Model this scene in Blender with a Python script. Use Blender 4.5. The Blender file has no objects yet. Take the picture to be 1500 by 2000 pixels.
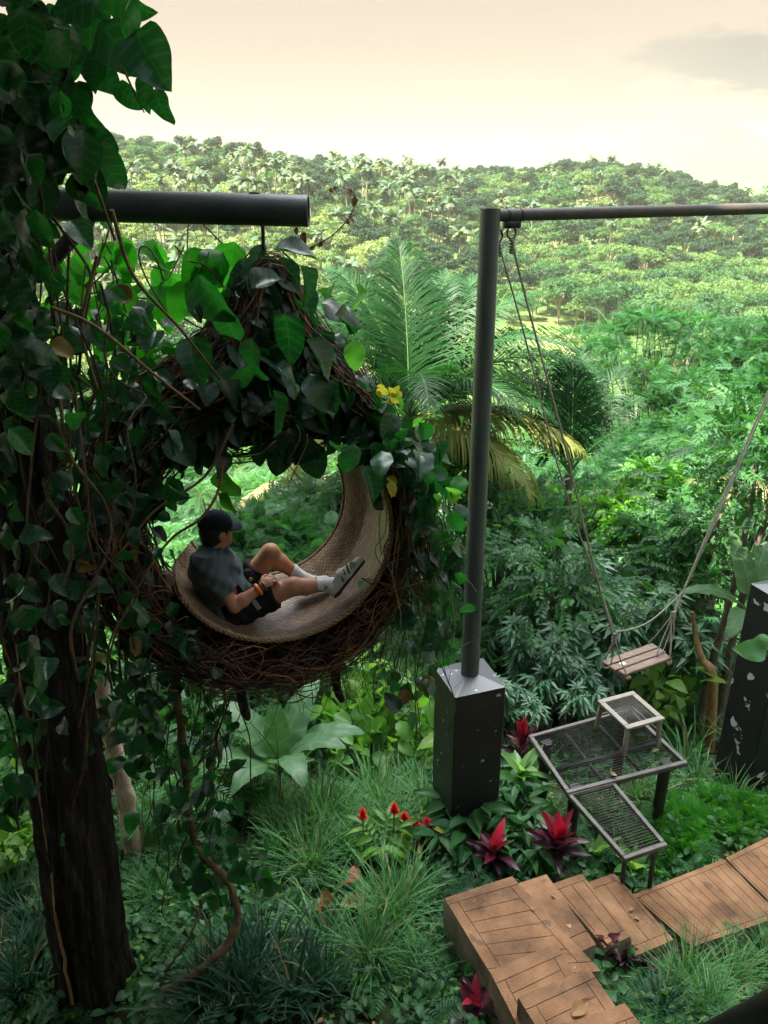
import bpy, math, random
import numpy as np

SEED = 11
rng = np.random.default_rng(SEED)
C = bpy.context.scene.collection
rad = math.radians

# ----------------------------------------------------------------- camera
CAM = np.array([0.0, 0.0, 5.5])
FPX, PITCH, ROLL = 1480.0, rad(22.4), rad(0.5)
FW = np.array([0, math.cos(PITCH), -math.sin(PITCH)])
RT = np.array([1.0, 0, 0])
UP = np.cross(RT, FW)
cd = bpy.data.cameras.new('camera')
cd.sensor_fit = 'VERTICAL'
cd.sensor_height = 24.0
cd.lens = 24.0 * FPX / 2000.0
cd.clip_start = 0.05
cd.clip_end = 12000
cam = bpy.data.objects.new('camera', cd)
C.objects.link(cam)
_c, _s = math.cos(ROLL), math.sin(ROLL)
_X, _Y, _Z = _c * RT - _s * UP, _s * RT + _c * UP, -FW
from mathutils import Matrix, Vector
cam.matrix_world = Matrix(((_X[0], _Y[0], _Z[0], CAM[0]), (_X[1], _Y[1], _Z[1], CAM[1]),
                           (_X[2], _Y[2], _Z[2], CAM[2]), (0, 0, 0, 1)))
bpy.context.scene.camera = cam


def ray(px, py):
    x, y = (px - 750) / FPX, -(py - 1000) / FPX
    return FW + x * _X + y * _Y


def at(px, py, Y):
    r = ray(px, py)
    return CAM + r * (Y / r[1])


def atz(px, py, z):
    r = ray(px, py)
    return CAM + r * ((z - CAM[2]) / r[2])


def toward(v):
    v = np.asarray(v, float)
    return v / (np.linalg.norm(v, axis=-1, keepdims=True) + 1e-12)


# ----------------------------------------------------------------- world, sun, exposure
SUN_DIR = toward(np.array([-0.50, -0.22, 0.84]))      # towards the sun
sc = bpy.context.scene
w = bpy.data.worlds.new('World')
sc.world = w
w.use_nodes = True
nt = w.node_tree
nt.nodes.clear()
N_ = nt.nodes.new
L_ = nt.links.new
sky = N_('ShaderNodeTexSky')
sky.sky_type = 'NISHITA'
sky.sun_disc = False
sky.sun_elevation = math.asin(SUN_DIR[2])
sky.sun_rotation = math.atan2(SUN_DIR[0], SUN_DIR[1])
sky.air_density = 1.0
sky.dust_density = 2.5
sky.ozone_density = 1.0
bg_sky = N_('ShaderNodeBackground')
bg_sky.inputs['Strength'].default_value = 0.10
L_(sky.outputs[0], bg_sky.inputs['Color'])
tc = N_('ShaderNodeTexCoord')
sep = N_('ShaderNodeSeparateXYZ')
L_(tc.outputs['Generated'], sep.inputs[0])
# high thin overcast: cream towards the horizon, thinning out overhead
ramp = N_('ShaderNodeValToRGB')
cr = ramp.color_ramp
cr.elements[0].position = 0.0
cr.elements[0].color = (0.98, 0.83, 0.68, 1)
cr.elements[1].position = 1.0
cr.elements[1].color = (0.80, 0.84, 0.86, 1)
for p_, c_ in ((0.05, (0.99, 0.84, 0.68, 1)), (0.11, (0.97, 0.79, 0.61, 1)), (0.19, (0.90, 0.69, 0.51, 1)), (0.40, (0.76, 0.74, 0.70, 1))):
    e_ = cr.elements.new(p_)
    e_.color = c_
L_(sep.outputs['Z'], ramp.inputs[0])
mp = N_('ShaderNodeMapping')
mp.inputs['Scale'].default_value = (1.0, 1.0, 4.5)
L_(tc.outputs['Generated'], mp.inputs['Vector'])
no = N_('ShaderNodeTexNoise')
no.inputs['Scale'].default_value = 3.4
no.inputs['Detail'].default_value = 8
no.inputs['Roughness'].default_value = 0.62
no.inputs['Distortion'].default_value = 0.3
L_(mp.outputs[0], no.inputs['Vector'])
cl = N_('ShaderNodeValToRGB')
cl.color_ramp.elements[0].position = 0.47
cl.color_ramp.elements[0].color = (0, 0, 0, 1)
cl.color_ramp.elements[1].position = 0.56
cl.color_ramp.elements[1].color = (1, 1, 1, 1)
L_(no.outputs[0], cl.inputs[0])
# grey cloud banks sit to the east (right) and a faint one to the north-west
msk = N_('ShaderNodeMath')
msk.operation = 'MULTIPLY_ADD'
L_(sep.outputs['X'], msk.inputs[0])
msk.inputs[1].default_value = 4.5
msk.inputs[2].default_value = -0.75
msk.use_clamp = True
mul = N_('ShaderNodeMath')
mul.operation = 'MULTIPLY'
L_(cl.outputs[0], mul.inputs[0])
L_(msk.outputs[0], mul.inputs[1])
mx = N_('ShaderNodeMix')
mx.data_type = 'RGBA'
L_(mul.outputs[0], mx.inputs[0])
L_(ramp.outputs[0], mx.inputs[6])
mx.inputs[7].default_value = (0.56, 0.48, 0.41, 1)
bg_cl = N_('ShaderNodeBackground')
zen = N_('ShaderNodeMapRange')      # sky strength raised overhead, out of view, to light the near ground
zen.interpolation_type = 'SMOOTHSTEP'
L_(sep.outputs['Z'], zen.inputs[0])
zen.inputs[1].default_value = 0.22
zen.inputs[2].default_value = 0.75
zen.inputs[3].default_value = 0.148
zen.inputs[4].default_value = 0.30
glow = N_('ShaderNodeVectorMath')      # unseen bright lobe added high over the valley as soft directional light
glow.operation = 'DOT_PRODUCT'
L_(tc.outputs['Generated'], glow.inputs[0])
glow.inputs[1].default_value = tuple(toward(np.array([0.10, 0.38, 0.92])))
gl2 = N_('ShaderNodeMapRange')
gl2.interpolation_type = 'SMOOTHSTEP'
L_(glow.outputs['Value'], gl2.inputs[0])
gl2.inputs[1].default_value = 0.87
gl2.inputs[2].default_value = 0.99
gl2.inputs[3].default_value = 0.0
gl2.inputs[4].default_value = 4.6
sadd = N_('ShaderNodeMath')
L_(zen.outputs[0], sadd.inputs[0])
L_(gl2.outputs[0], sadd.inputs[1])
L_(sadd.outputs[0], bg_cl.inputs['Strength'])
L_(mx.outputs[2], bg_cl.inputs['Color'])
mixs = N_('ShaderNodeMixShader')
cov = N_('ShaderNodeMapRange')      # cloud cover: thick near the horizon, half overhead
L_(sep.outputs['Z'], cov.inputs[0])
cov.inputs[1].default_value = 0.15
cov.inputs[2].default_value = 0.8
cov.inputs[3].default_value = 0.97
cov.inputs[4].default_value = 0.7
L_(cov.outputs[0], mixs.inputs[0])
L_(bg_sky.outputs[0], mixs.inputs[1])
L_(bg_cl.outputs[0], mixs.inputs[2])
wo = N_('ShaderNodeOutputWorld')
L_(mixs.outputs[0], wo.inputs['Surface'])

sd = bpy.data.lights.new('sun', 'SUN')
sd.energy = 5.0
sd.angle = rad(0.6)
sd.color = (1.0, 0.93, 0.78)
sun = bpy.data.objects.new('sun', sd)
C.objects.link(sun)
sun.rotation_euler = Vector(SUN_DIR).to_track_quat('Z', 'Y').to_euler()
sun.location = (0, 0, 60)
vs = sc.view_settings
sc.display_settings.display_device = 'sRGB'
vs.view_transform = 'Standard'
vs.look = 'None'
vs.gamma = 1.0
vs.exposure = 2.45
cy = sc.cycles
cy.max_bounces = 6
cy.diffuse_bounces = 3
cy.glossy_bounces = 2
cy.transmission_bounces = 4
cy.transparent_max_bounces = 4
cy.volume_bounces = 1
cy.use_denoising = True
cy.use_adaptive_sampling = True
cy.adaptive_threshold = 0.02
cy.caustics_reflective = False
cy.caustics_refractive = False
HAZE_DENSITY = 0.00014
HAZE_COL = (0.95, 0.98, 0.86, 1)


# ----------------------------------------------------------------- materials
def _mat(name):
    m = bpy.data.materials.new(name)
    m.use_nodes = True
    n = m.node_tree
    n.nodes.clear()
    out = n.nodes.new('ShaderNodeOutputMaterial')
    return m, n, out


def _ramp(n, cols):
    r = n.nodes.new('ShaderNodeValToRGB')
    e = r.color_ramp.elements
    e[0].position, e[0].color = cols[0][0], (*cols[0][1], 1)
    e[1].position, e[1].color = cols[-1][0], (*cols[-1][1], 1)
    for p, c in cols[1:-1]:
        k = e.new(p)
        k.color = (*c, 1)
    return r


def leaf_mat(name, cols, rough=0.5, trans=0.3, spec=0.4, tcol=None, inst=0.0, veins=0.0):
    """cols: ramp along the per-leaf 'tint' attribute; trans: share of light let through."""
    m, n, out = _mat(name)
    a = n.nodes.new('ShaderNodeAttribute')
    a.attribute_name = 'tint'
    fac = a.outputs['Fac']
    if inst:
        oi = n.nodes.new('ShaderNodeObjectInfo')
        ma = n.nodes.new('ShaderNodeMath')
        ma.operation = 'MULTIPLY_ADD'
        n.links.new(oi.outputs['Random'], ma.inputs[0])
        ma.inputs[1].default_value = inst
        mb = n.nodes.new('ShaderNodeMath')
        mb.operation = 'MULTIPLY'
        n.links.new(fac, mb.inputs[0])
        mb.inputs[1].default_value = 1 - inst
        n.links.new(mb.outputs[0], ma.inputs[2])
        fac = ma.outputs[0]
    r = _ramp(n, [(i / (len(cols) - 1), c) for i, c in enumerate(cols)])
    n.links.new(fac, r.inputs[0])
    col = r.outputs[0]
    if veins:
        uv = n.nodes.new('ShaderNodeAttribute')
        uv.attribute_name = 'uvp'
        s = n.nodes.new('ShaderNodeSeparateXYZ')
        n.links.new(uv.outputs['Vector'], s.inputs[0])
        ab = n.nodes.new('ShaderNodeMath')
        ab.operation = 'ABSOLUTE'
        n.links.new(s.outputs['Y'], ab.inputs[0])
        v1 = n.nodes.new('ShaderNodeMath')      # slanting side veins
        v1.operation = 'MULTIPLY_ADD'
        n.links.new(ab.outputs[0], v1.inputs[0])
        v1.inputs[1].default_value = -0.55
        n.links.new(s.outputs['X'], v1.inputs[2])
        v2 = n.nodes.new('ShaderNodeMath')
        v2.operation = 'PINGPONG'
        n.links.new(v1.outputs[0], v2.inputs[0])
        v2.inputs[1].default_value = 0.10
        v3 = n.nodes.new('ShaderNodeMath')
        v3.operation = 'MINIMUM'
        n.links.new(v2.outputs[0], v3.inputs[0])
        n.links.new(ab.outputs[0], v3.inputs[1])
        v4 = n.nodes.new('ShaderNodeMapRange')
        n.links.new(v3.outputs[0], v4.inputs[0])
        v4.inputs[1].default_value = 0.004
        v4.inputs[2].default_value = 0.03
        v4.inputs[3].default_value = veins
        v4.inputs[4].default_value = 0.0
        mm = n.nodes.new('ShaderNodeMix')
        mm.data_type = 'RGBA'
        n.links.new(v4.outputs[0], mm.inputs[0])
        n.links.new(col, mm.inputs[6])
        mm.inputs[7].default_value = (0.16, 0.30, 0.14, 1)
        col = mm.outputs[2]
    b = n.nodes.new('ShaderNodeBsdfPrincipled')
    b.inputs['Roughness'].default_value = rough
    b.inputs['Specular IOR Level'].default_value = spec
    n.links.new(col, b.inputs['Base Color'])
    if trans:
        t = n.nodes.new('ShaderNodeBsdfTranslucent')
        mm = n.nodes.new('ShaderNodeMix')
        mm.data_type = 'RGBA'
        mm.blend_type = 'MULTIPLY'
        mm.inputs[0].default_value = 1
        n.links.new(col, mm.inputs[6])
        mm.inputs[7].default_value = (*(tcol or (2.3, 2.6, 0.95)), 1)
        mm.clamp_result = False
        n.links.new(mm.outputs[2], t.inputs['Color'])
        mixn = n.nodes.new('ShaderNodeMixShader')
        mixn.inputs[0].default_value = trans
        n.links.new(b.outputs[0], mixn.inputs[1])
        n.links.new(t.outputs[0], mixn.inputs[2])
        n.links.new(mixn.outputs[0], out.inputs[0])
    else:
        n.links.new(b.outputs[0], out.inputs[0])
    return m


def surf_mat(name, cols, scale=8.0, rough=0.7, spec=0.3, bump=0.0, bscale=None, metal=0.0, stretch=(1, 1, 1),
             spots=None, tint=0.0, detail=6):
    """noise-mottled surface. spots: (colour, scale, threshold) flaked patches with a hard outline."""
    m, n, out = _mat(name)
    g = n.nodes.new('ShaderNodeTexCoord')
    mpp = n.nodes.new('ShaderNodeMapping')
    mpp.inputs['Scale'].default_value = stretch
    n.links.new(g.outputs['Object'], mpp.inputs[0])
    t = n.nodes.new('ShaderNodeTexNoise')
    t.inputs['Scale'].default_value = scale
    t.inputs['Detail'].default_value = detail
    t.inputs['Roughness'].default_value = 0.62
    n.links.new(mpp.outputs[0], t.inputs['Vector'])
    k = len(cols)
    r = _ramp(n, [(0.3 + 0.4 * i / (k - 1), c) for i, c in enumerate(cols)])
    fac = t.outputs[0]
    if tint:
        a = n.nodes.new('ShaderNodeAttribute')
        a.attribute_name = 'tint'
        ma = n.nodes.new('ShaderNodeMath')
        ma.operation = 'MULTIPLY_ADD'
        n.links.new(a.outputs['Fac'], ma.inputs[0])
        ma.inputs[1].default_value = tint
        sb = n.nodes.new('ShaderNodeMath')
        sb.operation = 'SUBTRACT'
        n.links.new(fac, sb.inputs[0])
        sb.inputs[1].default_value = tint * 0.5
        n.links.new(sb.outputs[0], ma.inputs[2])
        fac = ma.outputs[0]
    n.links.new(fac, r.inputs[0])
    col = r.outputs[0]
    if spots:
        sc_, ss, th = spots
        t2 = n.nodes.new('ShaderNodeTexNoise')
        t2.inputs['Scale'].default_value = ss
        t2.inputs['Detail'].default_value = 5
        n.links.new(g.outputs['Object'], t2.inputs['Vector'])
        mr = n.nodes.new('ShaderNodeMapRange')
        n.links.new(t2.outputs[0], mr.inputs[0])
        mr.inputs[1].default_value = th
        mr.inputs[2].default_value = th + 0.015
        mm = n.nodes.new('ShaderNodeMix')
        mm.data_type = 'RGBA'
        n.links.new(mr.outputs[0], mm.inputs[0])
        n.links.new(col, mm.inputs[6])
        mm.inputs[7].default_value = (*sc_, 1)
        col = mm.outputs[2]
    b = n.nodes.new('ShaderNodeBsdfPrincipled')
    b.inputs['Roughness'].default_value = rough
    b.inputs['Specular IOR Level'].default_value = spec
    b.inputs['Metallic'].default_value = metal
    n.links.new(col, b.inputs['Base Color'])
    if bump:
        t3 = n.nodes.new('ShaderNodeTexNoise')
        t3.inputs['Scale'].default_value = bscale or scale * 3
        t3.inputs['Detail'].default_value = 6
        n.links.new(mpp.outputs[0], t3.inputs['Vector'])
        bp = n.nodes.new('ShaderNodeBump')
        bp.inputs['Strength'].default_value = bump
        bp.inputs['Distance'].default_value = 0.02
        n.links.new(t3.outputs[0], bp.inputs['Height'])
        n.links.new(bp.outputs[0], b.inputs['Normal'])
    n.links.new(b.outputs[0], out.inputs[0])
    return m


def wicker_mat():
    m, n, out = _mat('wicker')
    uv = n.nodes.new('ShaderNodeAttribute')
    uv.attribute_name = 'uvp'
    ck = n.nodes.new('ShaderNodeTexBrick')
    ck.inputs['Color1'].default_value = (0.46, 0.33, 0.215, 1)
    ck.inputs['Color2'].default_value = (0.25, 0.165, 0.10, 1)
    ck.inputs['Mortar'].default_value = (0.075, 0.045, 0.028, 1)
    ck.inputs['Scale'].default_value = 1.0
    ck.inputs['Brick Width'].default_value = 0.036
    ck.inputs['Row Height'].default_value = 0.0165
    ck.inputs['Mortar Size'].default_value = 0.0034
    ck.inputs['Mortar Smooth'].default_value = 0.4
    n.links.new(uv.outputs['Vector'], ck.inputs['Vector'])
    t = n.nodes.new('ShaderNodeTexNoise')
    t.inputs['Scale'].default_value = 5
    t.inputs['Detail'].default_value = 5
    n.links.new(uv.outputs['Vector'], t.inputs['Vector'])
    mm = n.nodes.new('ShaderNodeMix')
    mm.data_type = 'RGBA'
    mm.blend_type = 'MULTIPLY'
    mm.inputs[0].default_value = 0.8
    r = _ramp(n, [(0.3, (0.55, 0.5, 0.47)), (0.7, (1.1, 1.1, 1.1))])
    n.links.new(t.outputs[0], r.inputs[0])
    n.links.new(ck.outputs[0], mm.inputs[6])
    n.links.new(r.outputs[0], mm.inputs[7])
    b = n.nodes.new('ShaderNodeBsdfPrincipled')
    b.inputs['Roughness'].default_value = 0.42
    n.links.new(mm.outputs[2], b.inputs['Base Color'])
    bp = n.nodes.new('ShaderNodeBump')
    bp.inputs['Strength'].default_value = 0.9
    bp.inputs['Distance'].default_value = 0.004
    inv = n.nodes.new('ShaderNodeMath')
    inv.operation = 'SUBTRACT'
    inv.inputs[0].default_value = 1
    n.links.new(ck.outputs['Fac'], inv.inputs[1])
    n.links.new(inv.outputs[0], bp.inputs['Height'])
    n.links.new(bp.outputs[0], b.inputs['Normal'])
    n.links.new(b.outputs[0], out.inputs[0])
    return m


M = {}
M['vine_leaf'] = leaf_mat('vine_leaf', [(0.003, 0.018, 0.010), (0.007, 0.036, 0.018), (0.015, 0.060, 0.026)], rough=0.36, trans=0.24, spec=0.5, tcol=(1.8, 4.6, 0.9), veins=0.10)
M['old_leaf'] = leaf_mat('old_leaf', [(0.035, 0.055, 0.014), (0.11, 0.095, 0.022), (0.15, 0.08, 0.03)], rough=0.5, trans=0.2, spec=0.3, tcol=(1.6, 1.4, 0.7), veins=0.1)
M['dry_blade'] = leaf_mat('dry_blade', [(0.14, 0.14, 0.05), (0.30, 0.25, 0.12)], rough=0.6, trans=0.2, spec=0.2, tcol=(1.2, 1.1, 0.8))
M['backlit_leaf'] = leaf_mat('backlit_leaf', [(0.010, 0.070, 0.016), (0.022, 0.120, 0.022), (0.04, 0.16, 0.03)], rough=0.35, trans=0.62, spec=0.5, tcol=(2.0, 3.4, 0.6), veins=0.08)  # vine leaf recoloured brighter and more see-through to look backlit
M['young_leaf'] = leaf_mat('young_leaf', [(0.03, 0.14, 0.03), (0.08, 0.24, 0.04)], rough=0.4, trans=0.4, spec=0.4, veins=0.2)
M['yellow_leaf'] = leaf_mat('yellow_leaf', [(0.30, 0.34, 0.04), (0.45, 0.40, 0.06)], trans=0.4, tcol=(1.5, 1.4, 0.8))
M['feather'] = leaf_mat('feather', [(0.008, 0.046, 0.016), (0.020, 0.088, 0.026), (0.045, 0.145, 0.040)], rough=0.55, trans=0.35, spec=0.3)
M['feather_pale'] = leaf_mat('feather_pale', [(0.05, 0.15, 0.055), (0.10, 0.24, 0.09)], rough=0.55, trans=0.35, spec=0.3)
M['palmate'] = leaf_mat('palmate', [(0.028, 0.095, 0.046), (0.052, 0.145, 0.070), (0.090, 0.195, 0.095)], rough=0.42, trans=0.25, spec=0.55)
M['broad'] = leaf_mat('broad', [(0.012, 0.055, 0.020), (0.026, 0.100, 0.030), (0.055, 0.150, 0.040)], rough=0.45, trans=0.3, spec=0.3)
M['bright'] = leaf_mat('bright', [(0.035, 0.13, 0.022), (0.085, 0.21, 0.032), (0.16, 0.27, 0.05)], rough=0.45, trans=0.42, spec=0.4)
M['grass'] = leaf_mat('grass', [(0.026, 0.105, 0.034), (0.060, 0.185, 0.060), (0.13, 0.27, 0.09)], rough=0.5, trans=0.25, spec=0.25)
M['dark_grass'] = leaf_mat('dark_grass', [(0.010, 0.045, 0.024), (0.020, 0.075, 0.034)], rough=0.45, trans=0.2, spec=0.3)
M['banana'] = leaf_mat('banana', [(0.045, 0.12, 0.050), (0.075, 0.165, 0.070)], rough=0.45, trans=0.3, spec=0.35, veins=0.25)
M['banana_dark'] = leaf_mat('banana_dark', [(0.010, 0.066, 0.024), (0.025, 0.115, 0.035)], rough=0.36, trans=0.3, spec=0.5)
M['frond'] = leaf_mat('frond', [(0.008, 0.046, 0.013), (0.019, 0.078, 0.020), (0.055, 0.125, 0.030)], rough=0.5, trans=0.26, spec=0.22)
M['frond_yellow'] = leaf_mat('frond_yellow', [(0.11, 0.17, 0.04), (0.24, 0.27, 0.075), (0.42, 0.32, 0.12)], rough=0.55, trans=0.35, spec=0.2, tcol=(1.4, 1.3, 0.8))
M['dry_frond'] = leaf_mat('dry_frond', [(0.30, 0.27, 0.13), (0.52, 0.43, 0.23)], rough=0.6, trans=0.3, spec=0.3, tcol=(1.2, 1.1, 0.9))
M['far_palm'] = leaf_mat('far_palm', [(0.022, 0.062, 0.024), (0.045, 0.088, 0.030), (0.105, 0.118, 0.046)], rough=0.5, trans=0.2, spec=0.4, inst=0.45)
M['far_leaf'] = leaf_mat('far_leaf', [(0.012, 0.055, 0.024), (0.034, 0.105, 0.030), (0.072, 0.15, 0.040), (0.14, 0.20, 0.06)], rough=0.6, trans=0.2, spec=0.25, inst=0.62)
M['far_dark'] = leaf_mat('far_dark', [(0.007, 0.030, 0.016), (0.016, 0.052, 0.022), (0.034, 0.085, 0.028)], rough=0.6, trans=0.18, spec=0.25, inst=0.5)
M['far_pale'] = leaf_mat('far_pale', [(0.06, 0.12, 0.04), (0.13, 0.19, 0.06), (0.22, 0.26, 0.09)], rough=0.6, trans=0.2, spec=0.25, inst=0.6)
M['cordyline'] = leaf_mat('cordyline', [(0.030, 0.012, 0.018), (0.10, 0.016, 0.032), (0.50, 0.018, 0.050)], rough=0.35, trans=0.3, spec=0.5, tcol=(1.8, 1.0, 1.0))
M['maroon'] = leaf_mat('maroon', [(0.020, 0.006, 0.010), (0.07, 0.010, 0.022)], rough=0.4, trans=0.2, tcol=(1.6, 1, 1))
M['red_petal'] = leaf_mat('red_petal', [(0.45, 0.008, 0.012), (0.70, 0.030, 0.030)], rough=0.4, trans=0.2, tcol=(1.2, 1, 1))
M['moss'] = leaf_mat('moss', [(0.018, 0.11, 0.014), (0.04, 0.20, 0.020), (0.08, 0.28, 0.03)], rough=0.5, trans=0.3)
M['striped'] = leaf_mat('striped', [(0.07, 0.22, 0.06), (0.22, 0.36, 0.14)], rough=0.4, trans=0.35)
M['caladium'] = leaf_mat('caladium', [(0.08, 0.20, 0.05), (0.16, 0.20, 0.08), (0.34, 0.11, 0.06)], rough=0.5, trans=0.35, tcol=(1.5, 1.3, 1))
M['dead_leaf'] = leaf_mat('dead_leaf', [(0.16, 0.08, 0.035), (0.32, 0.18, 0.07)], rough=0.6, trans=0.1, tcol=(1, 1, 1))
M['bark_dark'] = surf_mat('bark_dark', [(0.006, 0.005, 0.004), (0.014, 0.011, 0.008), (0.045, 0.038, 0.026)], 5, 0.85, 0.2, 1.0, 16, stretch=(3, 3, 0.5))
M['bark'] = surf_mat('bark', [(0.05, 0.04, 0.03), (0.13, 0.105, 0.08), (0.22, 0.19, 0.15)], 7, 0.85, 0.2, 0.5, 20, stretch=(2, 2, 0.6))
M['bark_pale'] = surf_mat('bark_pale', [(0.16, 0.12, 0.08), (0.36, 0.28, 0.20), (0.50, 0.42, 0.32)], 6, 0.8, 0.2, 0.5, 18, stretch=(1.5, 1.5, 0.7))
M['palm_bark'] = surf_mat('palm_bark', [(0.13, 0.11, 0.085), (0.26, 0.23, 0.18)], 3, 0.85, 0.2)
M['green_stem'] = surf_mat('green_stem', [(0.05, 0.12, 0.03), (0.12, 0.20, 0.06)], 8, 0.5, 0.4)
M['banana_stem'] = surf_mat('banana_stem', [(0.16, 0.20, 0.08), (0.34, 0.36, 0.17), (0.30, 0.20, 0.10)], 6, 0.5, 0.4, stretch=(3, 3, 0.4))
M['rust_stem'] = surf_mat('rust_stem', [(0.20, 0.11, 0.045), (0.42, 0.26, 0.12)], 9, 0.6, 0.3, 0.3)
M['vine_stem'] = surf_mat('vine_stem', [(0.035, 0.024, 0.014), (0.10, 0.065, 0.035), (0.18, 0.12, 0.06)], 9, 0.75, 0.25, 0.5, tint=0.5)
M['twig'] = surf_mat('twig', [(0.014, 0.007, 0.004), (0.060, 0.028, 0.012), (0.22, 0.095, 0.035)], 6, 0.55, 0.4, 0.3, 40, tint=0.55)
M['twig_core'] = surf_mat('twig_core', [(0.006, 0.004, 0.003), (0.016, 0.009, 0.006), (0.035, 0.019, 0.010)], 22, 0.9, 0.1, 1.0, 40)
M['wicker'] = wicker_mat()
M['rope_rim'] = surf_mat('rope_rim', [(0.10, 0.060, 0.030), (0.30, 0.19, 0.095)], 60, 0.5, 0.4, 0.5, 90)
M['steel_dark'] = surf_mat('steel_dark', [(0.020, 0.028, 0.030), (0.040, 0.050, 0.052), (0.06, 0.07, 0.07)], 3.5, 0.42, 0.5, 0.08, 60, stretch=(1, 1, 0.4), spots=((0.075, 0.045, 0.03), 7.0, 0.69))
M['steel_post'] = surf_mat('steel_post', [(0.030, 0.042, 0.044), (0.052, 0.066, 0.067), (0.075, 0.085, 0.082)], 4, 0.42, 0.5, 0.10, 60, stretch=(2, 2, 0.35), spots=((0.085, 0.05, 0.032), 9.0, 0.69))
M['rusty'] = surf_mat('rusty', [(0.040, 0.042, 0.040), (0.065, 0.062, 0.056), (0.125, 0.072, 0.045)], 5, 0.6, 0.4, 0.15, 40)
M['iron'] = surf_mat('iron', [(0.008, 0.009, 0.010), (0.018, 0.018, 0.018)], 10, 0.5, 0.5)
M['black_paint'] = surf_mat('black_paint', [(0.005, 0.006, 0.008), (0.009, 0.010, 0.012), (0.018, 0.019, 0.021)], 3, 0.45, 0.5, 0.12, 30, spots=((0.42, 0.44, 0.43), 11.0, 0.665))
M['black_flaking'] = surf_mat('black_flaking', [(0.008, 0.009, 0.012), (0.016, 0.017, 0.020)], 3, 0.5, 0.4, 0.2, 30, spots=((0.52, 0.54, 0.53), 5.0, 0.62))
M['pillar_top'] = surf_mat('pillar_top', [(0.05, 0.060, 0.068), (0.085, 0.097, 0.105)], 3, 0.4, 0.5, 0.1, 30, spots=((0.55, 0.52, 0.47), 16.0, 0.68))
M['grate'] = surf_mat('grate', [(0.035, 0.033, 0.029), (0.07, 0.064, 0.056), (0.10, 0.088, 0.072)], 9, 0.5, 0.5, metal=0.0)
M['grate_bar'] = surf_mat('grate_bar', [(0.018, 0.018, 0.017), (0.04, 0.038, 0.034)], 9, 0.5, 0.5)
M['stool'] = surf_mat('stool', [(0.19, 0.175, 0.145), (0.27, 0.245, 0.205)], 6, 0.5, 0.4, 0.05, 60)
M['concrete_top'] = surf_mat('concrete_top', [(0.060, 0.034, 0.019), (0.190, 0.098, 0.048), (0.285, 0.160, 0.083)], 2.6, 0.8, 0.25, 0.35, 90, tint=0.04, spots=((0.125, 0.075, 0.042), 6.0, 0.655), detail=10)
M['concrete_gap'] = surf_mat('concrete_gap', [(0.07, 0.040, 0.022), (0.12, 0.07, 0.04)], 6, 0.9, 0.1)
M['concrete_side'] = surf_mat('concrete_side', [(0.085, 0.075, 0.050), (0.24, 0.20, 0.145), (0.34, 0.29, 0.22)], 3.5, 0.85, 0.2, 0.3, 40)
M['plank'] = surf_mat('plank', [(0.11, 0.075, 0.052), (0.19, 0.135, 0.10), (0.26, 0.20, 0.155)], 8, 0.6, 0.3, 0.2, 50, stretch=(1, 8, 8))
M['plank_end'] = surf_mat('plank_end', [(0.20, 0.14, 0.09), (0.30, 0.22, 0.15)], 9, 0.7, 0.3)
M['rope'] = surf_mat('rope', [(0.20, 0.185, 0.15), (0.36, 0.335, 0.28)], 60, 0.7, 0.2, 0.5, 120)
M['paper'] = surf_mat('paper', [(0.55, 0.55, 0.56), (0.75, 0.75, 0.75)], 30, 0.6, 0.3)
M['timber'] = surf_mat('timber', [(0.05, 0.032, 0.020), (0.10, 0.065, 0.042)], 4, 0.7, 0.3, 0.2, 30, stretch=(1, 1, 6))
M['thatch'] = surf_mat('thatch', [(0.10, 0.075, 0.045), (0.20, 0.155, 0.10)], 12, 0.9, 0.1, 0.6, 40, stretch=(1, 4, 1))
M['rail_white'] = surf_mat('rail_white', [(0.55, 0.52, 0.45), (0.70, 0.66, 0.58)], 5, 0.5, 0.4)
M['skin'] = surf_mat('skin', [(0.40, 0.185, 0.105), (0.47, 0.225, 0.13)], 7, 0.48, 0.4, 0.05, 90)
M['shirt'] = surf_mat('shirt', [(0.058, 0.080, 0.088), (0.078, 0.104, 0.112)], 6, 0.85, 0.15, 0.25, 14)
M['shorts'] = surf_mat('shorts', [(0.006, 0.006, 0.007), (0.011, 0.011, 0.012)], 8, 0.8, 0.2, 0.3, 18)
M['belt'] = surf_mat('belt', [(0.20, 0.19, 0.15), (0.30, 0.28, 0.22)], 30, 0.7, 0.2)
M['cap'] = surf_mat('cap', [(0.006, 0.010, 0.022), (0.010, 0.016, 0.034)], 20, 0.8, 0.15)
M['hair'] = surf_mat('hair', [(0.004, 0.003, 0.003), (0.010, 0.008, 0.006)], 50, 0.5, 0.4, 0.6, 120)
M['sock'] = surf_mat('sock', [(0.60, 0.62, 0.62), (0.72, 0.73, 0.72)], 40, 0.85, 0.1, 0.3, 120)
M['mark'] = surf_mat('mark', [(0.02, 0.02, 0.025), (0.03, 0.03, 0.03)], 10, 0.7, 0.2)
M['shoe'] = surf_mat('shoe', [(0.46, 0.44, 0.37), (0.58, 0.55, 0.48)], 20, 0.6, 0.3, 0.2, 80)
M['shoe_sole'] = surf_mat('shoe_sole', [(0.50, 0.49, 0.44), (0.60, 0.58, 0.52)], 20, 0.6, 0.3)
M['shoe_dark'] = surf_mat('shoe_dark', [(0.015, 0.017, 0.022), (0.03, 0.03, 0.036)], 10, 0.6, 0.3)
M['orange'] = surf_mat('orange', [(0.75, 0.10, 0.015), (0.90, 0.30, 0.03)], 25, 0.4, 0.5)
M['bead'] = surf_mat('bead', [(0.05, 0.022, 0.010), (0.13, 0.06, 0.025)], 40, 0.4, 0.5)
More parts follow.
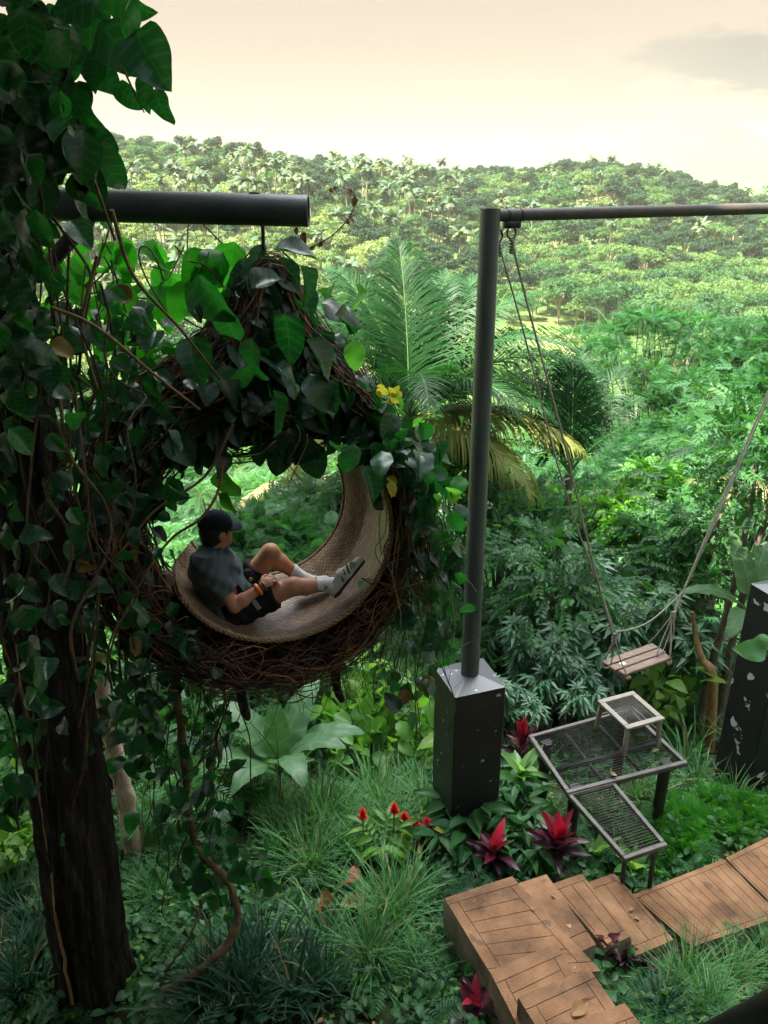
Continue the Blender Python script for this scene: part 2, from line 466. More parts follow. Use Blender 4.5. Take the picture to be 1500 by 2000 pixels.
M['gold'] = surf_mat('gold', [(0.45, 0.28, 0.05), (0.60, 0.40, 0.10)], 20, 0.4, 0.5)


def ground_mat():
    m, n, out = _mat('ground')
    g = n.nodes.new('ShaderNodeNewGeometry')
    t = n.nodes.new('ShaderNodeTexNoise')
    t.inputs['Scale'].default_value = 1.6
    t.inputs['Detail'].default_value = 8
    n.links.new(g.outputs['Position'], t.inputs['Vector'])
    r = _ramp(n, [(0.32, (0.022, 0.014, 0.008)), (0.48, (0.018, 0.030, 0.010)), (0.7, (0.03, 0.07, 0.02))])
    n.links.new(t.outputs[0], r.inputs[0])
    t2 = n.nodes.new('ShaderNodeTexNoise')
    t2.inputs['Scale'].default_value = 0.035
    t2.inputs['Detail'].default_value = 6
    n.links.new(g.outputs['Position'], t2.inputs['Vector'])
    r2 = _ramp(n, [(0.36, (0.045, 0.10, 0.025)), (0.5, (0.085, 0.15, 0.040)), (0.62, (0.14, 0.18, 0.06)), (0.72, (0.30, 0.20, 0.10))])
    n.links.new(t2.outputs[0], r2.inputs[0])
    s = n.nodes.new('ShaderNodeSeparateXYZ')
    n.links.new(g.outputs['Position'], s.inputs[0])
    mr = n.nodes.new('ShaderNodeMapRange')          # garden soil near the house, grass further down the valley
    n.links.new(s.outputs['Y'], mr.inputs[0])
    mr.inputs[1].default_value = 9
    mr.inputs[2].default_value = 22
    mm = n.nodes.new('ShaderNodeMix')
    mm.data_type = 'RGBA'
    n.links.new(mr.outputs[0], mm.inputs[0])
    n.links.new(r.outputs[0], mm.inputs[6])
    n.links.new(r2.outputs[0], mm.inputs[7])
    b = n.nodes.new('ShaderNodeBsdfPrincipled')
    b.inputs['Roughness'].default_value = 0.9
    b.inputs['Specular IOR Level'].default_value = 0.15
    n.links.new(mm.outputs[2], b.inputs['Base Color'])
    bp = n.nodes.new('ShaderNodeBump')
    bp.inputs['Strength'].default_value = 0.8
    bp.inputs['Distance'].default_value = 0.08
    t4 = n.nodes.new('ShaderNodeTexNoise')
    t4.inputs['Scale'].default_value = 9
    t4.inputs['Detail'].default_value = 6
    n.links.new(g.outputs['Position'], t4.inputs['Vector'])
    n.links.new(t4.outputs[0], bp.inputs['Height'])
    n.links.new(bp.outputs[0], b.inputs['Normal'])
    n.links.new(b.outputs[0], out.inputs[0])
    return m


# ----------------------------------------------------------------- mesh building
class MB:
    """collects verts / quads / tris with a per-vertex tint and uvp, builds ONE mesh object."""

    def __init__(self):
        self.V, self.F, self.T, self.U, self.MI, self.n = [], [], [], [], [], 0

    def add(self, v, f, tint=0.5, uv=None, mi=0):
        v = np.asarray(v, float).reshape(-1, 3)
        f = np.asarray(f, int)
        self.V.append(v)
        self.F.append(f + self.n)
        self.T.append(np.broadcast_to(np.asarray(tint, float), (len(v),)))
        self.U.append(np.zeros((len(v), 3)) if uv is None else np.asarray(uv, float))
        self.MI.append(np.full(len(f), mi))
        self.n += len(v)
        return self

    def mesh(self, name, mats, smooth=True, off=None):
        V = np.concatenate(self.V) if self.V else np.zeros((0, 3))
        if off is not None:
            V = V - np.asarray(off)
        me = bpy.data.meshes.new(name)
        me.vertices.add(len(V))
        me.vertices.foreach_set('co', V.astype(np.float32).ravel())
        sizes = np.concatenate([np.full(len(f), f.shape[1]) for f in self.F])
        loops = np.concatenate([f.ravel() for f in self.F])
        me.loops.add(len(loops))
        me.loops.foreach_set('vertex_index', loops.astype(np.int32))
        me.polygons.add(len(sizes))
        st = np.concatenate([[0], np.cumsum(sizes)[:-1]])
        me.polygons.foreach_set('loop_start', st.astype(np.int32))
        me.polygons.foreach_set('material_index', np.concatenate(self.MI).astype(np.int32))
        me.polygons.foreach_set('use_smooth', np.full(len(sizes), smooth))
        for m in (mats if isinstance(mats, (list, tuple)) else [mats]):
            me.materials.append(M[m] if isinstance(m, str) else m)
        a = me.attributes.new('tint', 'FLOAT', 'POINT')
        a.data.foreach_set('value', np.concatenate(self.T).astype(np.float32))
        a = me.attributes.new('uvp', 'FLOAT_VECTOR', 'POINT')
        a.data.foreach_set('vector', np.concatenate(self.U).astype(np.float32).ravel())
        me.update(calc_edges=True)
        return me

    def build(self, name, mats, parent=None, smooth=True, loc=None):
        """parent: vertices are in world space and get moved into the parent's frame."""
        off = None
        if parent is not None:
            p, off = parent, np.zeros(3)
            while p is not None:
                off = off + np.array(p.location)
                p = p.parent
        elif loc is not None:
            off = np.array(loc)
        o = bpy.data.objects.new(name, self.mesh(name, mats, smooth, off))
        C.objects.link(o)
        if parent is not None:
            o.parent = parent
        elif loc is not None:
            o.location = loc
        return o


def tag(o, label=None, cat=None, group=None, kind=None):
    if label:
        o['label'] = label
    if cat:
        o['category'] = cat
    if group:
        o['group'] = group
    if kind:
        o['kind'] = kind
    return o


def thing(name, label, cat, loc, group=None):
    o = bpy.data.objects.new(name, None)
    o.empty_display_size = 0.2
    C.objects.link(o)
    o.location = [float(q) for q in loc]
    return tag(o, label, cat, group)


def dup(root, loc, rotz=0.0, scale=1.0, label=None, group=None):
    r = root.copy()
    C.objects.link(r)
    r.location = [float(q) for q in loc]
    r.rotation_euler = (0, 0, rotz)
    r.scale = (scale,) * 3 if np.isscalar(scale) else scale
    if label:
        r['label'] = label
    if group:
        r['group'] = group
    for ch in list(root.children):
        c = ch.copy()
        C.objects.link(c)
        c.parent = r
        for g in list(ch.children):
            d = g.copy()
            C.objects.link(d)
            d.parent = c
    return r


def tube(mb, path, r, sides=6, tint=0.5, cap=True, mi=0):
    p = np.asarray(path, float)
    n = len(p)
    r = np.broadcast_to(np.asarray(r, float), (n,))
    t = toward(np.gradient(p, axis=0))
    ev, evec = np.linalg.eigh(np.cov((p - p.mean(0)).T) + np.diag([1e-9, 2e-9, 3e-9]))
    ref = evec[:, 0]
    a = toward(np.cross(t, ref))
    b = np.cross(t, a)
    ang = np.linspace(0, 2 * np.pi, sides, endpoint=False)
    v = p[:, None] + r[:, None, None] * (np.cos(ang)[None, :, None] * a[:, None] + np.sin(ang)[None, :, None] * b[:, None])
    i = np.arange(n - 1)[:, None] * sides
    j = np.arange(sides)[None]
    k = (j + 1) % sides
    f = np.stack([i + j, i + k, i + sides + k, i + sides + j], -1).reshape(-1, 4)
    uv = np.zeros((n, sides, 3))
    uv[..., 0] = np.linspace(0, 1, n)[:, None]
    uv[..., 1] = ang[None]
    mb.add(v.reshape(-1, 3), f, tint, uv.reshape(-1, 3), mi)
    if cap:
        for s in (0, n - 1):
            c = np.arange(sides)
            vv = np.concatenate([v[s], p[s][None]])
            ff = np.stack([c, (c + 1) % sides, np.full(sides, sides)], -1)
            mb.add(vv, ff if s else ff[:, ::-1], tint, None, mi)
    return mb


def box(mb, c, ax, half, tint=0.5, bev=0.0, mi=0):
    """box with axes ax (3x3 rows), half sizes; bev > 0 chamfers the vertical edges and the rim."""
    c = np.asarray(c, float)
    ax = np.asarray(ax, float)
    h = np.asarray(half, float)
    if bev <= 0:
        s = np.array([[x, y, z] for z in (-1, 1) for y in (-1, 1) for x in (-1, 1)], float)
        v = c + (s * h) @ ax
        f = [[0, 2, 3, 1], [4, 5, 7, 6], [0, 1, 5, 4], [2, 6, 7, 3], [0, 4, 6, 2], [1, 3, 7, 5]]
        return mb.add(v, f, tint, s, mi)
    hx, hy, hz = h
    rings = []
    for z, q in ((-hz, bev), (-hz + bev, 0), (hz - bev, 0), (hz, bev)):
        x, y = hx - q, hy - q
        b = bev
        rings.append([[x - b, -y, z], [x, -y + b, z], [x, y - b, z], [x - b, y, z],
                      [-x + b, y, z], [-x, y - b, z], [-x, -y + b, z], [-x + b, -y, z]])
    v = np.array(rings).reshape(-1, 3)
    f = []
    for k in range(3):
        for j in range(8):
            a, b2 = k * 8 + j, k * 8 + (j + 1) % 8
            f.append([a, b2, b2 + 8, a + 8])
    mb.add(c + v @ ax, f, tint, v, mi)
    mb.add(c + v[[0, 1, 2, 3, 4, 5, 6, 7]] @ ax, [[7, 6, 5, 4, 3, 2, 1, 0]], tint, None, mi)
    mb.add(c + v[24:32] @ ax, [[0, 1, 2, 3, 4, 5, 6, 7]], tint, None, mi)
    return mb


EYE3 = np.eye(3)


def axes(d, up=(0, 0, 1)):
    d = toward(np.asarray(d, float))
    u = np.asarray(up, float)
    s = toward(np.cross(u, d))
    return np.array([d, s, np.cross(d, s)])


def bar(mb, p, q, wdt, hgt, tint=0.5, bev=0.0, up=(0, 0, 1), mi=0):
    p, q = np.asarray(p, float), np.asarray(q, float)
    return box(mb, (p + q) / 2, axes(q - p, up), (np.linalg.norm(q - p) / 2, wdt / 2, hgt / 2), tint, bev, mi)


def spline(pts, n):
    """Catmull-Rom through pts"""
    P = np.asarray(pts, float)
    k = len(P)
    P = np.vstack([2 * P[0] - P[1], P, 2 * P[-1] - P[-2]])
    t = np.linspace(0, k - 1 - 1e-9, n)
    i = t.astype(int)
    u = (t - i)[:, None]
    a, b, c, d = P[i], P[i + 1], P[i + 2], P[i + 3]
    return 0.5 * (2 * b + (c - a) * u + (2 * a - 5 * b + 4 * c - d) * u ** 2 + (3 * b - a - 3 * c + d) * u ** 3)


# ----------------------------------------------------------------- leaf templates (along +X, normal +Z, length 1)
def grid_faces(nu, nv):
    i = np.arange(nu - 1)[:, None] * nv
    j = np.arange(nv - 1)[None]
    return np.stack([i + j, i + nv + j, i + nv + j + 1, i + j + 1], -1).reshape(-1, 4)


def blade(nu, nv, width, fold=0.15, droop=0.25, cord=0.0, wave=0.0, quilt=0.0, side=0.0, lobe=0.0, seed=0):
    """leaf surface: width(t) half width, folded along the midrib, drooping, cordate by cord"""
    g = np.random.default_rng(seed)
    t = np.linspace(0, 1, nu)
    s = np.linspace(-1, 1, nv)
    T, S = np.meshgrid(t, s, indexing='ij')
    W = width(T)
    ph = g.uniform(0, 6.28)
    x = T - cord * np.abs(S) ** 1.3 * (1 - T) ** 4
    y = S * W + side * T ** 2
    z = fold * np.abs(S) * W - droop * T ** 2 + wave * np.sin(T * 9 + ph + 2.2 * S) * np.abs(S) * (W > 0.02)
    if quilt:
        z = z + quilt * np.cos((T - 0.5 * np.abs(S) * W) * 2 * np.pi * 6) * np.sin(np.abs(S) * np.pi) * W
    z = z + 0.06 * g.normal() * S * T
    v = np.stack([x, y, z], -1).reshape(-1, 3)
    uv = np.stack([T, S * W, np.zeros_like(T)], -1).reshape(-1, 3)
    return v, grid_faces(nu, nv), uv


heart_w = lambda t: 0.45 * np.clip(np.sin(np.pi * np.clip(t, 0, 1) ** 0.66), 0, None) ** 0.62 * (1 - 0.10 * t) + 0.001
oval_w = lambda t: 0.30 * np.clip(np.sin(np.pi * np.clip(t, 0, 1) ** 0.8), 0, None) ** 0.8 + 0.001
lance_w = lambda t: 0.125 * np.clip(np.sin(np.pi * np.clip(t, 0, 1) ** 0.75), 0, None) ** 0.9 + 0.001
HEART = [blade(11, 7, heart_w, f, d, 0.16, wv, q, sd_, seed=k) for k, (f, d, wv, q, sd_) in enumerate(
    [(0.30, 0.28, 0.05, 0.06, 0.06), (0.18, 0.45, 0.06, 0.07, -0.10), (0.55, 0.15, 0.04, 0.05, 0.0), (0.1, 0.65, 0.08, 0.06, 0.14),
     (-0.2, 0.40, 0.07, 0.06, -0.06), (0.75, 0.30, 0.05, 0.05, 0.10)])]
OVAL = [blade(6, 5, oval_w, f, d, 0.05, wv, 0, sd_, seed=10 + k) for k, (f, d, wv, sd_) in enumerate(
    [(0.3, 0.25, 0.03, 0.05), (0.2, 0.4, 0.04, -0.06), (0.4, 0.1, 0.02, 0.0)])]
LANCE = [blade(7, 3, lance_w, f, d, 0, 0.0, 0, sd_, seed=20 + k) for k, (f, d, sd_) in enumerate(
    [(0.5, 0.25, 0.03), (0.4, 0.5, -0.05), (0.6, 0.1, 0.05)])]


def leaflet(l=1.0, w_=0.2, fold=0.12, droop=0.12):
    v = np.array([[0, 0, 0], [0.45 * l, -w_ / 2, fold * w_ * 2], [l, 0, -droop * l], [0.45 * l, w_ / 2, fold * w_ * 2], [0.45 * l, 0, -0.02]])
    return v, np.array([[0, 1, 2, 4], [0, 4, 2, 3]]), np.zeros((5, 3))


def merge(parts):
    V, F, U, n = [], [], [], 0
    for v, f, u in parts:
        V.append(v)
        F.append(f + n)
        U.append(u)
        n += len(v)
    return np.concatenate(V), np.concatenate(F), np.concatenate(U)


def xf(tp, R=EYE3, t=(0, 0, 0), s=1.0):
    v, f, u = tp
    return (v * s) @ np.asarray(R) + np.asarray(t), f, u


def rot_z(a):
    c, s = math.cos(a), math.sin(a)
    return np.array([[c, s, 0], [-s, c, 0], [0, 0, 1]])


def rot_y(a):
    c, s = math.cos(a), math.sin(a)
    return np.array([[c, 0, -s], [0, 1, 0], [s, 0, c]])


def palmate(n=6, seed=0):
    g = np.random.default_rng(seed)
    P = []
    for k in range(n):
        a = (k / (n - 1) - 0.5) * rad(230) + g.normal() * 0.06
        l = 0.62 * (1 - 0.3 * abs(k / (n - 1) - 0.5) * 2) * g.uniform(0.9, 1.1)
        P.append(xf(leaflet(1, 0.30, 0.10, 0.28 + g.uniform(0, 0.2)), rot_z(a), (0.40, 0, 0), l))
    pet = (np.array([[0, -0.008, 0.0], [0, 0.008, 0.0], [0.41, 0.006, 0], [0.41, -0.006, 0]]), np.array([[0, 1, 2, 3], [0, 1, 2, 3]])[:1], np.zeros((4, 3)))
    return merge(P + [pet])


def bipinnate(n=8, seed=0, fine=False):
    """feathery compound leaf: rows of narrow pinnae, each cut into small leaflets when fine"""
    g = np.random.default_rng(seed)
    P = []
    for k in range(n):
        t = 0.14 + 0.84 * k / (n - 1)
        l = 0.42 * math.sin(math.pi * (0.22 + 0.66 * t)) * g.uniform(0.85, 1.1)
        for sgn in (-1, 1):
            a = sgn * (rad(72) - t * rad(34))
            z = -0.22 * t * t
            if fine:
                ns = 7
                Q = []
                for j in range(ns):
                    u = 0.1 + 0.9 * j / ns
                    for s2 in (-1, 1):
                        Q.append(xf(quad_leaf(1, 0.42), rot_z(s2 * rad(62)), (u, 0, -0.18 * u * u), 0.30 * math.sin(math.pi * (0.18 + 0.72 * u))))
                pin = merge(Q)
            else:
                pin = leaflet(1, 0.24, 0.05, 0.22)
            P.append(xf(pin, rot_z(a), (t, 0, z), l))
    pet = (np.array([[0, -0.008, 0.0], [0, 0.008, 0.0], [1.0, 0.004, -0.22], [1.0, -0.004, -0.22]]), np.array([[0, 1, 2, 3]]), np.zeros((4, 3)))
    return merge(P + [pet])


def quad_leaf(l=1.0, w_=0.45):
    v = np.array([[0, 0, 0], [0.5 * l, -w_ / 2, 0.03], [l, 0, -0.08], [0.5 * l, w_ / 2, 0.03]])
    return v, np.array([[0, 1, 2, 3]]), np.zeros((4, 3))


def pinnate(n=5, w_=0.5, seed=0):
    """once-pinnate leaf with n pairs of oval leaflets"""
    g = np.random.default_rng(seed)
    P = []
    for k in range(n):
        t = 0.2 + 0.75 * k / n
        for sgn in (-1, 1):
            P.append(xf(leaflet(1, w_, 0.1, 0.2), rot_z(sgn * rad(58) + g.normal() * 0.08), (t, 0, -0.2 * t * t), 0.36 * g.uniform(0.85, 1.1)))
    P.append(xf(leaflet(1, w_, 0.1, 0.2), EYE3, (0.95, 0, -0.18), 0.36))
    pet = (np.array([[0, -0.008, 0.0], [0, 0.008, 0.0], [0.96, 0.004, -0.19], [0.96, -0.004, -0.19]]), np.array([[0, 1, 2, 3]]), np.zeros((4, 3)))
    return merge(P + [pet])


PALMATE = [palmate(6, 1), palmate(7, 2), palmate(5, 3)]
BIPIN = [bipinnate(8, 1), bipinnate(7, 2), bipinnate(9, 3)]
BIPIN_FINE = [bipinnate(8, 4, True), bipinnate(7, 5, True)]
PINNATE = [pinnate(5, 0.5, 1), pinnate(4, 0.55, 2), pinnate(6, 0.45, 3)]
DIAMOND = [leaflet(1, 0.5, 0.15, 0.2), leaflet(1, 0.42, 0.2, 0.3), leaflet(1, 0.6, 0.1, 0.1)]
CLUMP = [merge([xf(quad_leaf(1, 0.62), rot_z(a + g * 0.4) @ rot_y(b), (0, 0, 0), l) for a, b, l in ((0, 0.1, 1), (2.1, -0.3, 0.85), (4.2, 0.35, 0.9))]) for g in (0, 1)]


def scatter(mb, tps, P, D, N, S, tint, mi=0):
    """place leaf templates: base P, pointing D, facing N, size S"""
    P, D, N = (np.asarray(q, float).reshape(-1, 3) for q in (P, D, N))
    n = len(P)
    S = np.broadcast_to(np.asarray(S, float), (n,))
    tint = np.broadcast_to(np.asarray(tint, float), (n,))
    D = toward(D)
    N = toward(N - (N * D).sum(1, keepdims=True) * D)
    B = np.cross(N, D)
    which = rng.integers(0, len(tps), n)
    for k, (v, f, u) in enumerate(tps):
        i = np.nonzero(which == k)[0]
        if not len(i):
            continue
        R = np.stack([D[i], B[i], N[i]], 1)                     # n,3,3
        W = P[i][:, None] + S[i][:, None, None] * np.einsum('vk,nkj->nvj', v, R)
        F = f[None] + (np.arange(len(i)) * len(v))[:, None, None]
        mb.add(W.reshape(-1, 3), F.reshape(-1, f.shape[1]), np.repeat(tint[i], len(v)), np.tile(u, (len(i), 1)), mi)
    return mb


def rnd(n):
    return rng.normal(size=(n, 3))


def wander(a, b, n, amp, sag=0.0, k=3):
    """wobbly path from a to b"""
    a, b = np.asarray(a, float), np.asarray(b, float)
    t = np.linspace(0, 1, n)[:, None]
    p = a + (b - a) * t
    for h in range(1, k + 1):
        p = p + rng.normal(size=3) * amp / h * np.sin(np.pi * h * t + 0)
    p[:, 2] -= sag * 4 * t[:, 0] * (1 - t[:, 0])
    return p


# ----------------------------------------------------------------- terrain
_NY = np.array([-60, -25, -10, -3, 0, 2, 3.2, 4.2, 5.2, 6, 8, 12, 20, 30, 45, 70, 100, 140, 6000.])
_NZ = np.array([42, 22, 9.5, 3.0, 1.5, 0.8, 0.42, 0.12, -0.08, -0.3, -1.3, -3.7, -8.5, -13.5, -18, -22.5, -25, -26.5, -26.5])  # steep rise behind the camera added, unseen, to block sky light
_HU = np.array([-3, -.6, -.32, -.2, -.09, .09, .2, .28, .36, .41, .5, .8, 3])
_HH = np.array([30, 32, 25, 21, 15, 8.5, 9, 11, 5, -1, -6, -8, -8.])


def sstep(t):
    t = np.clip(t, 0, 1)
    return t * t * (3 - 2 * t)


def bumps(x, y, sc_, seed):
    g = np.random.default_rng(seed)
    o = np.zeros_like(x, float)
    for k in range(6):
        a = g.uniform(0, 6.28)
        f = (1 + k * 0.7) / sc_
        o = o + np.sin((x * math.cos(a) + y * math.sin(a)) * f + g.uniform(0, 6.28)) / (1 + k * 0.5)
    return o / 3


def ground_z(x, y):
    x = np.asarray(x, float)
    y = np.asarray(y, float)
    z = np.interp(y, _NY, _NZ)
    z = z + 0.10 * bumps(x, y, 0.9, 3) * sstep((y - 6.5) / 3) + 0.04 * bumps(x, y, 0.5, 4)
    z = z - .27 * sstep((x - 1.5) / .5) * sstep((y - 3.5) / .5) * (1 - sstep((y - 5.3) / .5))
    z = z + 0.8 * bumps(x, y, 9, 5) * sstep((y - 20) / 20)
    u = x / np.maximum(y, 60)
    y0 = 105 + 95 * sstep((x + 30) / 110)
    H = np.interp(u, _HU, _HH)
    s = sstep((y - y0) / (430 - y0)) * (1 - 0.9 * sstep((y - 445) / 350))
    z = z + (H + 26.5) * s + 2.2 * bumps(x, y, 30, 6) * s
    z = z + 58 * np.exp(-((x - 700) / 500) ** 2 - ((y - 1400) / 200) ** 2)
    z = z + 125 * np.exp(-((x + 660) / 170) ** 2 - ((y - 1430) / 180) ** 2)
    return z


ys = np.concatenate([np.linspace(-60, -2, 30), np.linspace(-1, 14, 76), 14 * 1.0285 ** np.arange(1, 172)])
us = np.linspace(-1.3, 1.3, 170)
YY, UU = np.meshgrid(ys, us, indexing='ij')
XX = UU * (np.maximum(YY, 0) + 12)
ZZ = ground_z(XX, YY)
tb = MB().add(np.stack([XX, YY, ZZ], -1).reshape(-1, 3), grid_faces(len(ys), len(us))[:, ::-1])
M['ground'] = ground_mat()
tag(tb.build('ground', 'ground'), 'green hillside sloping down into a valley and up a wooded ridge', kind='structure')


def gpt(x, y, dz=0.0):
    return np.array([x, y, float(ground_z(x, y)) + dz])


def visible(x, y, z, m=80):
    d = np.stack([x, y, z], -1) - CAM
    a = d @ FW
    X = 750 + FPX * (d @ _X) / a
    Yp = 1000 - FPX * (d @ _Y) / a
    return (a > 0.5) & (X > -m) & (X < 1500 + m) & (Yp > -m) & (Yp < 2000 + m), X, Yp, a


# ----------------------------------------------------------------- palms and trees
def frond(mb, base, az, el, L, curl=1.2, n=34, lw=0.035, ll=0.62, tint=0.5, droop=0.5, twist=0.0, mi=0, mir=1):
    """coconut frond: curved rachis with two rows of drooping leaflets"""
    t = np.linspace(0, 1, 14)
    ang = el - curl * t ** 1.4
    ds = L / 13
    h = np.concatenate([[0], np.cumsum(np.cos(ang[:-1]) * ds)])
    z = np.concatenate([[0], np.cumsum(np.sin(ang[:-1]) * ds)])
    hd = np.array([math.cos(az), math.sin(az), 0])
    p = np.asarray(base) + h[:, None] * hd + np.array([0, 0, 1]) * z[:, None]
    tube(mb, p, np.linspace(0.028, 0.006, 14) * (L / 3.5 if L > 1 else 1), 4, tint=0.5, mi=mir)
    side = np.array([-hd[1], hd[0], 0])
    tt = np.linspace(0.14, 0.99, n)
    P = np.stack([np.interp(tt, t, p[:, k]) for k in range(3)], 1)
    T = toward(np.stack([np.interp(tt, t, np.gradient(p, axis=0)[:, k]) for k in range(3)], 1))
    Nn = np.cross(np.broadcast_to(side, T.shape), T) * -1
    Nn = np.where(Nn[:, 2:3] < 0, -Nn, Nn) if el < 1.3 else Nn
    for sg in (-1, 1):
        l = ll * L * 0.30 * np.sin(np.pi * (0.18 + 0.74 * tt)) * rng.uniform(0.85, 1.1, n)
        sw = rad(52) - rad(24) * tt
        d = T * np.cos(sw)[:, None] * 0.9 + sg * side * np.sin(sw)[:, None] + rnd(n) * 0.05
        d = toward(d + Nn * (0.25 + twist))
        g = np.array([0, 0, -1.0])
        q0 = P
        q1 = P + d * (l * 0.45)[:, None] + g * (droop * 0.12 * l)[:, None]
        q2 = q1 + toward(d + g * droop * 0.9) * (l * 0.35)[:, None]
        q3 = q2 + toward(d + g * droop * 2.4) * (l * 0.25)[:, None]
        wv = T * (lw * L / 3.5 * 0.5)
        v = np.stack([q0 - wv * .5, q0 + wv * .5, q1 - wv, q1 + wv, q2 - wv * .75, q2 + wv * .75, q3 - wv * .12, q3 + wv * .12], 1)
        f = np.array([[0, 1, 3, 2], [2, 3, 5, 4], [4, 5, 7, 6]])
        F = f[None] + (np.arange(n) * 8)[:, None, None]
        mb.add(v.reshape(-1, 3), F.reshape(-1, 4), np.repeat(np.clip(tint + rng.normal(size=n) * 0.12, 0, 1), 8), None, mi)


def far_palm_mesh(seed, H):
    """a small coconut palm for the far slopes: curved trunk and a star of drooping fronds"""
    g = np.random.default_rng(seed)
    mb = MB()
    lean = g.normal(size=2) * 0.8
    tz = np.linspace(0, 1, 6)
    p = np.stack([lean[0] * tz ** 2, lean[1] * tz ** 2, H * tz - 1.0 * (1 - tz)], 1)
    tube(mb, p, np.linspace(0.24, 0.15, 6), 5, mi=1)
    top = p[-1]
    nf = 19
    for k in range(nf):
        az = k * 2.4 + g.normal() * 0.2
        el = g.uniform(-0.5, 1.25)
        L = g.uniform(2.6, 3.5)
        t = np.linspace(0, 1, 6)
        a = el - 1.5 * t ** 1.3
        h = np.concatenate([[0], np.cumsum(np.cos(a[:-1]))]) * L / 5
        z = np.concatenate([[0], np.cumsum(np.sin(a[:-1]))]) * L / 5
        hd = np.array([math.cos(az), math.sin(az), 0])
        sd_ = np.array([-hd[1], hd[0], 0])
        c = top + h[:, None] * hd + z[:, None] * np.array([0, 0, 1.])
        wd = (0.75 * np.sin(np.pi * (0.12 + 0.86 * t)) + 0.04)[:, None]
        dz = np.array([0, 0, -1.]) * wd * 0.75
        tn = np.clip(0.3 + 0.5 * g.uniform() + (0.25 if el < 0.1 else 0), 0, 1)
        v = np.stack([c + sd_ * wd + dz, c, c - sd_ * wd + dz], 1)
        i = np.arange(5)[:, None] * 3
        f = np.concatenate([np.stack([i + 0, i + 1, i + 4, i + 3], -1), np.stack([i + 1, i + 2, i + 5, i + 4], -1)]).reshape(-1, 4)
        # saw-toothed frond: leave every second cell edge ragged
        v[1:-1:2, 0] += (c[1:-1:2] - v[1:-1:2, 0]) * 0.45
        v[2:-1:2, 2] += (c[2:-1:2] - v[2:-1:2, 2]) * 0.45
        mb.add(v.reshape(-1, 3), f, tn, None, 0)
    return mb.mesh('far_palm', ['far_palm', 'palm_bark'])


def far_tree_mesh(seed, R, H, flat=0.75, lumps=18, per=58, leaf=0.66, mat='far_leaf'):
    """far broad tree: trunk, limbs and a lumpy crown of leaf sprays with gaps"""
    g = np.random.default_rng(seed)
    mb = MB()
    c0 = np.array([0, 0, H])
    tube(mb, [(0, 0, -1.5), (0.1, 0.1, H * 0.45), (0.2, 0, H)], [0.28, 0.2, 0.08], 5, mi=1)
    for k in range(lumps):
        d = toward(g.normal(size=3) * np.array([1, 1, 0.8]))
        d[2] = abs(d[2]) * 1.0 - 0.25
        r = R * g.uniform(0.5, 0.95)
        c = c0 + d * r * np.array([1, 1, flat])
        if k % 3 == 0:
            tube(mb, [(0, 0, H * 0.45), c * np.array([.6, .6, 1]) - np.array([0, 0, .4]), c], [0.10, 0.06, 0.02], 4, mi=1)
        lr = R * g.uniform(0.28, 0.48)
        n = per
        o = toward(g.normal(size=(n, 3)))
        o[:, 2] = np.where(o[:, 2] < -0.3, -o[:, 2], o[:, 2])
        P = c + o * lr * g.uniform(0.55, 1.05, (n, 1)) * np.array([1.1, 1.1, 0.75])
        tn = np.clip(g.uniform(0.2, 0.8) + g.normal(size=n) * 0.14, 0, 1)
        Nn = o + g.normal(size=(n, 3)) * 0.5 + np.array([0, 0, 0.5])
        D = g.normal(size=(n, 3)) + o * 0.6
        scatter(mb, CLUMP, P, D, Nn, leaf * g.uniform(0.55, 1.0, n), tn, 0)
    return mb.mesh('far_tree', [mat, 'bark_pale'])


FAR = {
    'palm': [far_palm_mesh(100 + k, h) for k, h in enumerate((9.5, 11, 8, 12.5))],
    'round': [far_tree_mesh(200 + k, r, h, fl) for k, (r, h, fl) in enumerate(((3.4, 6.0, .8), (4.2, 6.5, .7), (2.8, 5.5, 1.0), (3.0, 4.0, .9)))],
    'dark': [far_tree_mesh(230 + k, r, h, fl, 19, 62, 0.64, 'far_dark') for k, (r, h, fl) in enumerate(((3.6, 7.5, 1.1), (3.0, 7.0, 1.2)))],
    'flat': [far_tree_mesh(260 + k, r, h, fl, 22, 50, 0.6) for k, (r, h, fl) in enumerate(((5.2, 8.0, .32), (4.6, 7.5, .36)))],
    'pale': [far_tree_mesh(300 + k, r, h, fl, mat='far_pale') for k, (r, h, fl) in enumerate(((3.2, 5.5, .8), (2.6, 4.5, .9), (4.0, 6.0, .6)))],
    'bush': [far_tree_mesh(280 + k, r, h, .7, 10, 40, 0.55) for k, (r, h) in enumerate(((1.9, 1.4), (2.3, 1.8)))],
}


def hill_candidates(n, y0, y1, seed):
    g = np.random.default_rng(seed)
    y = np.sqrt(g.uniform(y0 ** 2, y1 ** 2, n))
    u = g.uniform(-0.62, 0.60, n)
    x = u * (y * 0.925 + 12)
    z = ground_z(x, y)
    ok, X, Yp, a = visible(x, y, z + 5, 60)
    return x[ok], y[ok], z[ok], X[ok], Yp[ok]


def thin(x, y, dmin, cap):
    """greedy spacing"""
    cell, keep = {}, []
    for i in range(len(x)):
        d = dmin[i]
        k = (int(x[i] // 6), int(y[i] // 6))
        ok = True
        for a in (-1, 0, 1):
            for b in (-1, 0, 1):
                for j in cell.get((k[0] + a, k[1] + b), ()):
                    if (x[i] - x[j]) ** 2 + (y[i] - y[j]) ** 2 < d * d:
                        ok = False
        if ok:
            keep.append(i)
            cell.setdefault(k, []).append(i)
            if len(keep) >= cap:
                break
    return np.array(keep)


hx, hy, hz, hX, hY = hill_candidates(40000, 92, 470, 5)
dm = np.where(hy < 200, 4.4, 4.2) + 1.0 * bumps(hx, hy, 25, 8)
